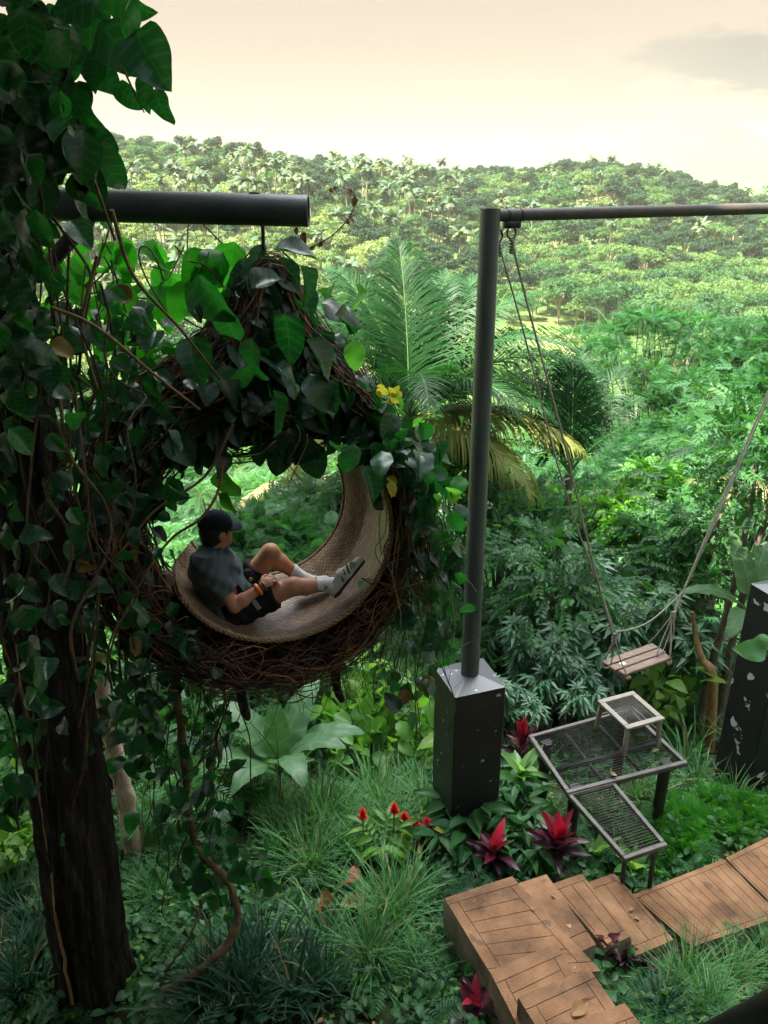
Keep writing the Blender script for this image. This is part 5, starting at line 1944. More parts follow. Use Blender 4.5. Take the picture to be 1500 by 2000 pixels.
for k in range(680):
    t0 = rng.uniform()
    dt = rng.uniform(.05, .26) * rng.choice([-1, 1])
    m = 16
    u = np.linspace(0, 1, m)
    f0 = rng.uniform(0, 2 * np.pi)
    ph = f0 + rng.normal() * 1.3 * u + .35 * np.sin(u * rng.uniform(3, 9) + rng.uniform(0, 6))
    gr = .012 + .03 * np.abs(rng.normal()) + .022 * np.sin(u * rng.uniform(4, 12) + rng.uniform(0, 6))
    p = mass(t0 + dt * u, ph, 1.0, 0.0) + 0
    ctr = mass(t0 + dt * u, ph, .0)
    p = outside(p + toward(p - ctr) * gr[:, None])
    tube(mb, p, rng.uniform(.0025, .0058), 5, np.clip(rng.normal() * .25 + .45, 0, 1), cap=False)
for k in range(260):          # stems wound over the cone
    z0 = rng.uniform(.52, 1.4)
    m = 16
    u = np.linspace(0, 1, m)
    zz = np.clip(z0 + rng.normal() * .35 * u, .50, 1.46)
    f0 = rng.uniform(0, 6.28)
    ph = f0 + rng.normal() * 1.6 * u
    gr = 1.0 + .06 * np.abs(rng.normal()) + .03 * np.sin(u * 7 + f0)
    p = ringp(-.03 + np.interp(zz, zc_, hw_) * gr * np.cos(ph), zz + .03 * np.sin(u * 5 + f0), .34 + (np.interp(zz, zc_, hd_) * gr + .015) * np.sin(ph))
    tube(mb, p, rng.uniform(.0025, .0055), 5, np.clip(rng.normal() * .25 + .4, 0, 1), cap=False)
# curls springing loose from the underside and front
for k in range(120):
    t0 = rng.uniform(.58, .97)
    c = mass(np.array(t0), np.array(-1.57 + rng.normal() * .8), 1.0, .02)
    R_ = rng.uniform(.06, .20)
    a0, a1 = rng.uniform(0, 6.28), rng.uniform(2.2, 5.5)
    u = np.linspace(0, 1, 22)
    ax1 = toward(E1 + rng.normal(size=3) * .35)
    ax2 = toward(EZ + rng.normal(size=3) * .35)
    p = c + (R_ * np.cos(a0 + a1 * u))[:, None] * ax1 + (R_ * rng.uniform(.5, 1) * np.sin(a0 + a1 * u))[:, None] * ax2 + np.cumsum(rng.normal(size=(22, 3)) * .003, 0) - ND * rng.uniform(0, .06)
    p = outside(p)
    tube(mb, p, rng.uniform(.0022, .0042), 5, np.clip(rng.normal() * .25 + .6, 0, 1), cap=False)
# fine wires and rootlets dangling in loops under the nest
for k in range(95):
    a = ringp(rng.uniform(-.75, .95), -.95 + .12 * rng.normal(), rng.uniform(-.05, .7))
    b = a + E1 * rng.normal() * .32 + ND * rng.normal() * .1
    u = np.linspace(0, 1, 18)
    p = a + (b - a) * u[:, None] - EZ * (4 * u * (1 - u) * rng.uniform(.05, .38))[:, None] + np.cumsum(rng.normal(size=(18, 3)) * .004, 0)
    tube(mb, p, rng.uniform(.0012, .0024), 4, rng.uniform(0, .4), cap=False)
for k in range(46):          # fringe hanging from the right flank
    a = mass(np.array(rng.uniform(.82, 1.02)), np.array(rng.uniform(-1.2, .9)), 1.0, .02)
    b = a + np.array([rng.normal() * .10 + .04, rng.normal() * .06, -rng.uniform(.2, .75)])
    tube(mb, outside(wander(a, b, 16, .05)), rng.uniform(.0014, .003), 4, rng.uniform(.1, .6), cap=False)
mb.build('twigs', 'twig', nest)
for a, b in ((( 472, 1325, 4.35), (484, 1402, 4.36)), ((655, 1285, 4.5), (668, 1368, 4.5))):
    p, q2_ = at(*a), at(*b)
    tube(MB(), wander(p, q2_, 8, .012), [.036, .038, .036, .035, .033, .032, .03, .024], 10).build('peg', 'bark_dark', nest)
top = ringp(np.array(.05), np.array(1.50), np.array(.34))
tube(MB(), wander(top, at(510, 440, 4.3) + np.array([0, 0, .05]), 10, .006), .010, 6).build('cable', 'iron', nest)

# ----------------------------------------------------------------- person: smooth body grown from one distance field
class SDF:
    def __init__(self, lo, hi, h):
        self.lo, self.h = np.asarray(lo, float), h
        self.n = np.ceil((np.asarray(hi) - lo) / h).astype(int) + 1
        self.D = np.full(self.n, 9.0, np.float32)

    def _blk(self, lo, hi):
        a = np.clip(np.floor((lo - self.lo) / self.h).astype(int), 0, self.n - 1)
        b = np.clip(np.ceil((hi - self.lo) / self.h).astype(int) + 1, 1, self.n)
        g = [self.lo[k] + np.arange(a[k], b[k]) * self.h for k in range(3)]
        return tuple(slice(a[k], b[k]) for k in range(3)), np.stack(np.meshgrid(*g, indexing='ij'), -1)

    def _put(self, sl, d, k):
        o = self.D[sl]
        if k > 0:
            hh = np.clip(.5 + .5 * (o - d) / k, 0, 1)
            self.D[sl] = np.where(o > 5, d, o * (1 - hh) + d * hh - k * hh * (1 - hh))
        else:
            self.D[sl] = np.minimum(o, d)

    def cap(self, a, b, ra, rb, k=.02, flat=None):
        """tapered limb; flat = (axis, factor) squashes the section along an axis"""
        a, b = np.asarray(a, float), np.asarray(b, float)
        m = max(ra, rb) * (1.6 if flat else 1) + .07
        sl, P = self._blk(np.minimum(a, b) - m, np.maximum(a, b) + m)
        if P.size == 0:
            return self
        ab = b - a
        t = np.clip(((P - a) @ ab) / (ab @ ab + 1e-12), 0, 1)
        v = P - a - t[..., None] * ab
        if flat:
            ax = toward(np.asarray(flat[0], float))
            c = v @ ax
            v = v + (c * (1 / flat[1] - 1))[..., None] * ax
        self._put(sl, np.linalg.norm(v, axis=-1) - (ra + (rb - ra) * t), k)
        return self

    def ell(self, c, A, r, k=.02):
        """ellipsoid, rows of A = axes, r = radii"""
        c, A, r = np.asarray(c, float), np.asarray(A, float), np.asarray(r, float)
        m = r.max() + .07
        sl, P = self._blk(c - m, c + m)
        q = (P - c) @ A.T
        k0 = np.linalg.norm(q / r, axis=-1)
        k1 = np.linalg.norm(q / r ** 2, axis=-1) + 1e-9
        self._put(sl, k0 * (k0 - 1) / k1, k)
        return self

    def cut(self, p, n):
        """keep the side n points away from"""
        sl, P = self._blk(self.lo, self.lo + self.n * self.h)
        self.D[sl] = np.maximum(self.D[sl], (P - np.asarray(p)) @ toward(np.asarray(n, float)))
        return self

    def mesh(self):
        D, h = self.D, self.h
        S = D < 0
        n = self.n
        c = [S[i:n[0] - 1 + i, j:n[1] - 1 + j, k:n[2] - 1 + k] for i in (0, 1) for j in (0, 1) for k in (0, 1)]
        s = sum(q.astype(np.int8) for q in c)
        act = (s > 0) & (s < 8)
        idx = np.argwhere(act)
        ids = np.full(act.shape, -1)
        ids[act] = np.arange(len(idx))
        acc = np.zeros((len(idx), 3))
        num = np.zeros(len(idx))
        co = [np.array([i, j, k]) for i in (0, 1) for j in (0, 1) for k in (0, 1)]
        dv = [D[tuple((idx + o).T)] for o in co]
        for a in range(8):
            for b in range(a + 1, 8):
                if np.abs(co[a] - co[b]).sum() == 1:
                    m = (dv[a] < 0) != (dv[b] < 0)
                    t = dv[a][m] / (dv[a][m] - dv[b][m])
                    acc[m] += co[a] + t[:, None] * (co[b] - co[a])
                    num[m] += 1
        V = self.lo + (idx + acc / num[:, None]) * h
        F = []
        for ax in range(3):
            u, v = (ax + 1) % 3, (ax + 2) % 3
            sl0 = [slice(None)] * 3
            sl1 = [slice(None)] * 3
            sl0[ax], sl1[ax] = slice(0, -1), slice(1, None)
            A, B_ = S[tuple(sl0)], S[tuple(sl1)]
            e = np.argwhere(A != B_)
            e = e[(e[:, u] > 0) & (e[:, v] > 0) & (e[:, u] < n[u] - 1) & (e[:, v] < n[v] - 1)]
            eu, ev = np.eye(3, dtype=int)[u], np.eye(3, dtype=int)[v]
            qd = np.stack([ids[tuple((e - o).T)] for o in (eu + ev, ev, 0 * eu, eu)], 1)
            fl = A[tuple(e.T)]
            qd = np.where(fl[:, None], qd, qd[:, ::-1])
            F.append(qd[(qd >= 0).all(1)])
        return V, np.concatenate(F)

    def build(self, name, mat, parent):
        V, F = self.mesh()
        return MB().add(V, F).build(name, mat, parent)


J = dict(
    pelvis=at(452, 1178, 4.30), hipR=at(470, 1196, 4.22), hipL=at(468, 1163, 4.42),
    belly=at(438, 1150, 4.30), chest=at(420, 1113, 4.30), neck=at(418, 1074, 4.31), head=at(424, 1036, 4.33),
    shR=at(398, 1098, 4.15), shL=at(436, 1094, 4.47), elR=at(458, 1184, 4.10), wrR=at(512, 1146, 4.17),
    elL=at(474, 1150, 4.50), wrL=at(520, 1138, 4.32),
    knR=at(572, 1146, 4.26), anR=at(657, 1146, 4.31), knL=at(527, 1080, 4.46), anL=at(594, 1134, 4.50))
J['heelR'] = at(664, 1160, 4.30)
J['toeR'] = at(706, 1104, 4.33)
J['heelL'] = at(588, 1158, 4.49)
J['toeL'] = at(640, 1146, 4.50)
for nm_, sh_in in (('pelvis', .04), ('hipR', .035), ('hipL', .03), ('heelR', .035), ('anR', .03), ('toeR', .025), ('heelL', .03), ('toeL', .05), ('anL', .02)):
    d_n = J[nm_] - NC
    d_n = d_n - ND * (d_n @ ND)
    J[nm_] = J[nm_] - toward(d_n) * sh_in
FWD = toward(J['toeR'] - J['hipR'])
FWD[2] = 0
FWD = toward(FWD)
LOOK = toward(np.array([.80, .56, -.05]))       # where he looks
LSIDE = toward(np.cross(EZ, LOOK))
LUP = np.cross(LOOK, LSIDE)
HA = np.array([LOOK, LSIDE, LUP])
HD = J['head']
TS = toward(J['shL'] - J['shR'])
person = thing('person', 'man in dark cap, grey green shirt and black shorts reclining in the nest', 'person', J['pelvis'] - EZ * .12)


def torso(S, g=0.0, k=.05):
    S.ell(J['pelvis'], np.array([TS, np.cross(TS, toward(J['chest'] - J['pelvis'])), toward(J['chest'] - J['pelvis'])]), (.165 + g, .115 + g, .13 + g), k)
    S.cap(J['pelvis'], J['chest'], .118 + g, .125 + g, k, (np.cross(TS, EZ), .9))
    S.cap(J['belly'] - TS * .06, J['belly'] + TS * .06, .105 + g, .105 + g, k)
    S.cap(J['chest'] - TS * .085, J['chest'] + TS * .085, .112 + g, .112 + g, k)
    sr_ = .062 + g if g else .052
    S.cap(J['shR'] + TS * .02, J['shL'] - TS * .02, sr_, sr_, k)
    S.cap(J['chest'], J['neck'], .105 + g, .062 + g, k)
    return S


lo_, hi_ = np.min(list(J.values()), 0) - .22, np.max(list(J.values()), 0) + .22
S = torso(SDF(lo_, hi_, .0055))
S.cap(J['neck'] - EZ * .02, HD - EZ * .05 + LOOK * .005, .060, .056, .03)
S.ell(HD + EZ * .015 - LOOK * .012, HA, (.098, .076, .105), .02)        # skull
S.ell(HD - EZ * .055 + LOOK * .030, HA, (.062, .055, .068), .03)        # jaw
S.cap(HD + LOOK * .078 + LUP * .004, HD + LOOK * .112 - LUP * .022, .010, .014, .012)   # nose
S.cap(HD + LOOK * .078 - LSIDE * .018 - LUP * .050, HD + LOOK * .078 + LSIDE * .018 - LUP * .050, .010, .010, .008)  # lips
S.ell(HD + LOOK * .072 - LUP * .086, HA, (.020, .024, .017), .02)       # chin
for sg in (-1, 1):
    S.ell(HD + LSIDE * sg * .079 - LOOK * .004 - LUP * .012, HA, (.020, .011, .032), .006)   # ears
    S.ell(HD + LSIDE * sg * .034 + LOOK * .074 + LUP * .016, HA, (.014, .022, .010), .01)    # brows
for sh, el, wr in (('shR', 'elR', 'wrR'), ('shL', 'elL', 'wrL')):
    S.cap(J[sh], J[el], .052, .040, .03)
    m = J[el] + (J[wr] - J[el]) * .3
    S.cap(J[el], m, .040, .042, .02)
    S.cap(m, J[wr], .042, .026, .02)
# hands: the right one loosely holds the left wrist in the lap
def hand(S, wr, d, pn, curl, side):
    d, pn = toward(d), toward(pn - d * (pn @ toward(d)))
    s_ = np.cross(pn, d) * side
    pc = wr + d * .045
    S.cap(wr, pc, .024, .030, .015, (pn, .62))
    S.cap(pc - s_ * .016, pc + s_ * .016, .022, .022, .012, (pn, .62))
    for f, (o, l) in enumerate(((-.031, .068), (-.011, .076), (.010, .072), (.030, .056))):
        b = wr + d * (.078 if f in (1, 2) else .072) + s_ * o
        p_ = b
        a_ = .25 + .1 * f * .3
        for q, fr in enumerate((.45, .32, .23)):
            a_ += curl * (.55, .8, .5)[q]
            e_ = p_ + (d * math.cos(a_) + pn * math.sin(a_)) * l * fr
            S.cap(p_, e_, .0098 - .0011 * q, .0090 - .0011 * q, .004)
            p_ = e_
    b = wr + d * .022 - s_ * .026
    e_ = b + (d * .75 - s_ * .6 + pn * .3) * .040
    S.cap(b, e_, .0125, .0105, .01)
    S.cap(e_, e_ + (d * .9 - s_ * .05 + pn * .35) * .030, .0105, .009, .004)


hand(S, J['wrR'], J['wrR'] - J['elR'] + np.array([.02, .10, .03]), np.array([-.1, .5, -.85]), .8, 1)
hand(S, J['wrL'], np.array([.35, -.6, -.25]), np.array([-.2, -.3, -.9]), .7, -1)
for hp, kn, an_ in (('hipR', 'knR', 'anR'), ('hipL', 'knL', 'anL')):
    S.cap(J[hp], J[kn], .086, .056, .04)
    m = J[kn] + (J[an_] - J[kn]) * .32
    bk = toward(np.cross(np.cross(J[hp] - J[kn], J[an_] - J[kn]), J[an_] - J[kn]))
    S.cap(J[kn], m - bk * .008, .052, .054, .03)
    S.cap(m - bk * .008, J[an_], .054, .034, .02)
    S.cap(J[kn] + bk * .012 - (J[hp] - J[kn]) * .02, J[kn] + bk * .012, .043, .043, .03)
for he, to, an_ in (('heelR', 'toeR', 'anR'), ('heelL', 'toeL', 'anL')):
    S.cap(J[an_], J[he], .034, .030, .02)
    S.cap(J[he], J[to], .030, .026, .03)
body = S.build('body', 'skin', person)

# shirt
S = torso(SDF(lo_, hi_, .006), .020)
for sh, el in (('shR', 'elR'), ('shL', 'elL')):
    S.cap(J[sh], J[sh] + (J[el] - J[sh]) * .74, .074, .078, .035)
S.cap(J['pelvis'] - TS * .10, J['pelvis'] + TS * .10, .125, .125, .05)
sl, P = S._blk(S.lo, S.lo + S.n * S.h)
S.D[sl] += (.0045 * np.sin(P[..., 2] * 62 + P[..., 0] * 38 + 2 * np.sin(P[..., 1] * 25)) + .0035 * np.sin(P[..., 0] * 90 - P[..., 2] * 55 + P[..., 1] * 40)).astype(np.float32)
tdir = toward(J['chest'] - J['pelvis'])
S.cut(J['pelvis'] - tdir * .055 + EZ * 0, -tdir)
S.cut(J['neck'] + EZ * .050, EZ)
nk_d = toward(HD - J['neck'] + EZ * .03)
rel = P - (J['neck'] + FWD * .008)
ax_t = rel @ nk_d
hole = np.linalg.norm(rel - ax_t[..., None] * nk_d, axis=-1) - (.070 + .12 * np.clip(ax_t - .01, 0, 1))
S.D[sl] = np.where(ax_t > -.045, np.maximum(S.D[sl], -hole), S.D[sl])
# sleeve hems
for sh, el in (('shR', 'elR'), ('shL', 'elL')):
    p = J[sh] + (J[el] - J[sh]) * .72
    n_d = toward(J[el] - J[sh])
    near = (np.linalg.norm(np.cross(P - J[sh], n_d), axis=-1) < .10) & (((P - J[sh]) @ n_d) > .12)
    dcut = (P - p) @ n_d
    away = ((P - J['belly']) @ toward(J[el] - J['belly'])) > .10
    S.D[sl] = np.where(near & away, np.maximum(S.D[sl], dcut), S.D[sl])
S.build('shirt', 'shirt', person)

# shorts
S = SDF(lo_, hi_, .006)
PA = np.array([TS, np.cross(TS, tdir), tdir])
S.ell(J['pelvis'] - tdir * .01, PA, (.185, .135, .13), .04)
ends = []
for hp, kn, f_ in (('hipR', 'knR', .66), ('hipL', 'knL', .62)):
    e_ = J[hp] + (J[kn] - J[hp]) * f_
    S.cap(J[hp], e_ + (J[kn] - J[hp]) * .12, .103, .093, .05)
    ends.append((J[hp], e_, toward(J[kn] - J[hp])))
S.D[sl] += (.004 * np.sin(P[..., 0] * 70 + P[..., 2] * 60) + .004 * np.sin(P[..., 1] * 80 - P[..., 2] * 50)).astype(np.float32)
for hp, e_, n_d in ends:
    near = np.linalg.norm(np.cross(P - hp, n_d), axis=-1) < .125
    S.D[sl] = np.where(near, np.maximum(S.D[sl], (P - e_) @ n_d), S.D[sl])
shorts = S.build('shorts', 'shorts', person)
# pale strap end over the shorts, dark pouch with a yellow badge in the lap
a_, b_ = at(494, 1172, 4.14), at(507, 1190, 4.13)
bar(MB(), a_, b_, .030, .008, up=(0, -1, .3), bev=.002).build('strap', 'belt', person)
pouch = MB()
pcx = at(488, 1128, 4.36)
box(pouch, pcx, axes(at(500, 1140, 4.36) - at(474, 1112, 4.36), (.2, -.6, .8)), (.062, .032, .040), bev=.014)
po = pouch.build('pouch', 'shorts', person)
th = np.linspace(0, 2 * np.pi, 13)
bc = at(490, 1131, 4.315)
tube(MB(), bc + .010 * np.cos(th)[:, None] * np.array([1, 0, 0]) + .010 * np.sin(th)[:, None] * EZ, .0035, 6, cap=False).build('badge', 'gold', po)

# bracelets on the near wrist
fd = toward(J['wrR'] - J['elR'])
for off, rr2, tr, mat_, nm in ((-.028, .031, .0125, 'orange', 'bracelet'), (.000, .0285, .0075, 'bead', 'bead_bracelet'), (.014, .028, .0070, 'bead', 'bead_bracelet')):
    c = J['wrR'] + fd * off
    s1 = toward(np.cross(fd, EZ))
    s2 = np.cross(s1, fd)
    th = np.linspace(0, 2 * np.pi, 27)
    mb = MB()
    path_ = c + rr2 * np.cos(th)[:, None] * s1 + rr2 * np.sin(th)[:, None] * s2
    tube(mb, path_, tr * (1 + (.25 * np.cos(th * 12) if mat_ == 'bead' else 0 * th)), 8, cap=False)
    mb.build(nm, mat_, person)

# hair and cap
S = SDF(HD - .2, HD + .2, .005)
S.ell(HD + LUP * .016 - LOOK * .016, HA, (.104, .084, .110), .01)
S.ell(HD - LUP * .045 - LOOK * .050, HA, (.058, .066, .058), .02)
S.cut(HD + LOOK * .034 - LUP * .02, toward(LOOK * .85 - LUP * .5))
S.cut(HD - LUP * .092, -LUP)
for sg in (-1, 1):
    sl2, P2 = S._blk(S.lo, S.lo + S.n * S.h)
    ear = np.linalg.norm((P2 - (HD + LSIDE * sg * .079 - LUP * .016 + LOOK * .002)) / np.array([1, 1, 1]), axis=-1) - .030
    S.D[sl2] = np.maximum(S.D[sl2], -ear)
S.build('hair', 'hair', person)
S = SDF(HD - .25, HD + .25, .0055)
S.ell(HD + LUP * .034 - LOOK * .012, HA, (.112, .092, .104), .01)
S.cut(HD + LUP * .034 - LOOK * .012, toward(-LUP - LOOK * .10))
cp = S.build('cap', 'cap', person)
# curved brim
u_b, v_b = np.meshgrid(np.linspace(0, 1, 8), np.linspace(-1, 1, 15), indexing='ij')
hw = .074 * np.sqrt(np.clip(1 - (u_b * .93) ** 3.2, 0, 1))
base = HD + LUP * .036 + LOOK * .075
fx = u_b * .082 + (np.sqrt(np.clip(1 - (v_b * .80) ** 2, 0, 1)) - 1) * .08 * (1 - u_b)
V = base + fx[..., None] * LOOK + (v_b * hw)[..., None] * LSIDE + (-.012 * u_b - .022 * v_b ** 2)[..., None] * LUP
mb = MB().add(V.reshape(-1, 3), grid_faces(8, 15))
mb.add((V - LUP * .004).reshape(-1, 3), grid_faces(8, 15)[:, ::-1])
edge = np.concatenate([np.arange(0, 8) * 15, 7 * 15 + np.arange(1, 15), (np.arange(6, -1, -1)) * 15 + 14])
ee = np.vstack([V.reshape(-1, 3)[edge], (V - LUP * .004).reshape(-1, 3)[edge]])
m_ = len(edge)
k = np.arange(m_ - 1)
mb.add(ee, np.stack([k, k + 1, k + 1 + m_, k + m_], -1))
mb.build('brim', 'cap', cp)

# socks and trainers
for kn, an_, he, to in (('knR', 'anR', 'heelR', 'toeR'), ('knL', 'anL', 'heelL', 'toeL')):
    sd_ = toward(J[an_] - J[kn])
    S = SDF(np.min([J[an_], J[he], J[to]], 0) - .2, np.max([J[an_], J[he], J[to]], 0) + .2, .005)
    S.cap(J[an_] - sd_ * .105, J[an_], .0455, .040, .02)
    S.cap(J[an_], J[he], .039, .036, .02)
    S.cut(J[an_] - sd_ * .105, -sd_)
    so = S.build('sock', 'sock', person)
    # small check mark on the side of the sock
    fo = toward(J[to] - J[he])
    upf = toward(J[an_] - J[he] - fo * ((J[an_] - J[he]) @ fo))
    sdv = np.cross(fo, upf)
    if sdv[1] > 0:
        sdv = -sdv
    mk = J[an_] - sd_ * .05
    nrm_ = toward(sdv - sd_ * (sdv @ sd_))
    oth = np.cross(sd_, nrm_)
    cp_ = spline([mk + nrm_ * .0445 + oth * .012 - sd_ * .014, mk + nrm_ * .0465 + oth * .006 + sd_ * .004, mk + nrm_ * .0455 - oth * .014 - sd_ * .018], 12)
    tube(MB(), cp_, np.linspace(.0045, .0012, 12), 5).build('mark', 'mark', so)
    L = np.linalg.norm(J[to] - J[he])
    FA = np.array([fo, sdv, upf])
    S = SDF(np.min([J[an_], J[he], J[to]], 0) - .2, np.max([J[an_], J[he], J[to]], 0) + .2, .005)
    S.cap(J[he] + upf * .014, J[he] + fo * L * .55 + upf * .016, .042, .044, .02)
    S.cap(J[he] + fo * L * .55 + upf * .012, J[to] + fo * .015 + upf * .004, .044, .034, .03)
    S.cap(J[he] + upf * .050, J[he] + fo * L * .38 + upf * .062, .040, .036, .03)
    S.cut(J[an_] + upf * .012 + fo * .0, toward(upf - fo * .25))
    S.cut(J[he] - upf * .018, -upf)
    sh_ = S.build('shoe', 'shoe', person)
    S = SDF(np.min([J[an_], J[he], J[to]], 0) - .2, np.max([J[an_], J[he], J[to]], 0) + .2, .005)
    S.cap(J[he] - upf * .012 - fo * .002, J[he] + fo * L * .5 - upf * .012, .043, .044, .02)
    S.cap(J[he] + fo * L * .5 - upf * .014, J[to] + fo * .012 - upf * .008, .044, .034, .02)
    S.cut(J[he] - upf * .010, upf)
    S.cut(J[he] - upf * .027, -upf)
    sole = S.build('sole', 'shoe_dark' if kn == 'knR' else 'shoe_sole', sh_)
    mb = MB()
    for q in range(3):           # three dark stripes down each side
        for sg in (-1, 1):
            b0 = J[he] + fo * L * (.40 + .14 * q)
            p_ = spline([b0 + upf * .006 + sdv * sg * .0455, b0 + upf * .03 + sdv * sg * .0435 + fo * .012, b0 + upf * .052 + sdv * sg * .026 + fo * .024], 7)
            tube(mb, p_, .0062, 5)
    mb.build('stripes', 'shoe_dark', sh_)
    mb = MB()
    for q in range(5):
        c = J[he] + fo * L * (.42 + .10 * q) + upf * (.072 - .006 * q)
        tube(mb, [c - sdv * .026 - upf * .008, c + upf * .003, c + sdv * .026 - upf * .008 + fo * .008], .0036, 5)
    mb.build('laces', 'sock', sh_)

# ----------------------------------------------------------------- climbing vines with large heart shaped leaves
def vine(name, label, loc, group=None):
    return thing(name, label, 'vine', loc, group)


def heart_leaves(mb, P, size, face=(0.05, -.75, .55), spread=.45, hang=.75, tint=None):
    n = len(P)
    Nn = np.asarray(face, float) + rnd(n) * spread
    D = np.array([0, 0, -1.]) * hang + rnd(n) * .55
    size = np.broadcast_to(np.asarray(size, float), (n,))
    tint = rng.uniform(0, 1, n) if tint is None else np.broadcast_to(np.asarray(tint, float), (n,))
    old = (rng.uniform(size=n) < .045) & (size < .115)           # a few ageing leaves
    for m_, mi in ((~old, 0), (old, 1)):
        if m_.any():
            scatter(mb, HEART, P[m_], D[m_], Nn[m_], size[m_], tint[m_], mi)


def pxblob(px, py, rx, ry, Y0, Y1, n):
    a = rng.normal(size=(n, 2)) * .55
    Y = rng.uniform(Y0, Y1, n)
    return np.array([at(px + rx * a[i, 0], py + ry * a[i, 1], Y[i]) for i in range(n)])


# left curtain over the trunk and beside the nest
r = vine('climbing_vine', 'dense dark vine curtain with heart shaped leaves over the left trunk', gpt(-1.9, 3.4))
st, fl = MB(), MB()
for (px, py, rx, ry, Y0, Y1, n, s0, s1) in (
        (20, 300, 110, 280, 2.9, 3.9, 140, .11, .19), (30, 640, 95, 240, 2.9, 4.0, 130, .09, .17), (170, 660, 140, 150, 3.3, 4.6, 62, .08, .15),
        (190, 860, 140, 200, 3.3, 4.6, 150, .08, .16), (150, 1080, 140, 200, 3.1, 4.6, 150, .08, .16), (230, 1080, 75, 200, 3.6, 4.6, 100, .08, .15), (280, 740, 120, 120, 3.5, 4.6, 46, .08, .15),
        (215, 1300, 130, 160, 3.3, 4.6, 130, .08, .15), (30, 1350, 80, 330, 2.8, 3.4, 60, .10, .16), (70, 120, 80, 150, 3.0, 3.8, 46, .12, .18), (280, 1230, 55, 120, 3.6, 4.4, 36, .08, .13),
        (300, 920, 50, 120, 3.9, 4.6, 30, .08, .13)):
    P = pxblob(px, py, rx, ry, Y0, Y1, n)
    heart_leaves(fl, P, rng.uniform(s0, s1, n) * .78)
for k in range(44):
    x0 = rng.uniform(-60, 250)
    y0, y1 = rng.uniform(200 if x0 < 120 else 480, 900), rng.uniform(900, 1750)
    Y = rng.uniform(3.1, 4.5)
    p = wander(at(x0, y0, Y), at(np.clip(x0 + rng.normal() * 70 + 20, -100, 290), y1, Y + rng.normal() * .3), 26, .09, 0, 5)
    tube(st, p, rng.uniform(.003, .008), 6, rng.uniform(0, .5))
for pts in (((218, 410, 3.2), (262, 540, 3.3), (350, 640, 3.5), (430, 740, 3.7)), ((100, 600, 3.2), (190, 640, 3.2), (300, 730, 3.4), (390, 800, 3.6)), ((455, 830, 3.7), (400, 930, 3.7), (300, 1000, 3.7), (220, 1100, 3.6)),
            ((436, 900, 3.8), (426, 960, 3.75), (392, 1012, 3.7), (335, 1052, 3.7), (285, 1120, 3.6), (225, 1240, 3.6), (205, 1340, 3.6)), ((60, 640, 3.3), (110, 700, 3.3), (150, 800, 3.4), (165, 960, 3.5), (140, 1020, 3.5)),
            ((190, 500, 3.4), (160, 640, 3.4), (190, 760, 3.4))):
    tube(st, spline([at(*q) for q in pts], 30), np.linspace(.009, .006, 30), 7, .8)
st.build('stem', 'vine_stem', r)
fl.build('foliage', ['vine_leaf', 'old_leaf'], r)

# young leaves behind the tube, backlight put into a brighter green
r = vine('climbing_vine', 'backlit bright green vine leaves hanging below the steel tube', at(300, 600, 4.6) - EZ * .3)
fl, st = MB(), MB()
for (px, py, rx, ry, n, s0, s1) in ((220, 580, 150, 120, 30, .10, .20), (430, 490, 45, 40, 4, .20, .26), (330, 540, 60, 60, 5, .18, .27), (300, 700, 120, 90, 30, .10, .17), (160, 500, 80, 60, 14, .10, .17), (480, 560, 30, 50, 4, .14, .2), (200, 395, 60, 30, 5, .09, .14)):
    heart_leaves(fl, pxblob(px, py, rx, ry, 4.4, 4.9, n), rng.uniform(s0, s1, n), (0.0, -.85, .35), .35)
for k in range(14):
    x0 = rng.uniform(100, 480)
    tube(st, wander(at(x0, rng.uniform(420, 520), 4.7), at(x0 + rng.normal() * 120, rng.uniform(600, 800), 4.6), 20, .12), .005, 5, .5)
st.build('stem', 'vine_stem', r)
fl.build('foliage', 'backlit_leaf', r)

# a branch of big leaves against the sky at the top left
r = vine('hanging_vine', 'spray of large leaves hanging against the sky at the top left', at(240, 0, 3.3))
fl, st = MB(), MB()
spray = [(205, 95, .26), (270, 110, .27), (285, 190, .14), (232, 205, .13), (255, 165, .13), (180, 35, .2), (255, 30, .24), (305, 215, .12), (225, 20, .2), (195, 150, .16), (170, 20, .22)]
P = np.array([at(x, y - 35, 3.3 + .1 * rng.normal()) for x, y, s in spray])
heart_leaves(fl, P, np.array([s for *_, s in spray]) * .80, (-.15, -.9, .15), .28, 1.1, rng.uniform(.4, 1, len(P)))
P = pxblob(75, 170, 75, 160, 3.2, 3.7, 105)
heart_leaves(fl, P, rng.uniform(.08, .16, 105), (0.1, -.8, .3), .4, 1.0)
P = pxblob(160, 310, 45, 60, 3.2, 3.6, 9)
heart_leaves(fl, P, rng.uniform(.12, .20, 9), (0.1, -.8, .3), .4, 1.0)
tube(st, spline([at(190, -60, 3.35), at(205, 40, 3.35), at(235, 120, 3.35), at(262, 180, 3.35), at(282, 220, 3.35)], 24), np.linspace(.006, .003, 24), 5, .4)
tube(st, spline([at(60, -60, 3.4), at(100, 120, 3.4), at(150, 260, 3.4), at(190, 370, 3.4), at(225, 470, 3.4)], 24), np.linspace(.012, .006, 24), 6, .5)
st.build('stem', 'vine_stem', r)
fl.build('foliage', ['vine_leaf', 'old_leaf'], r)

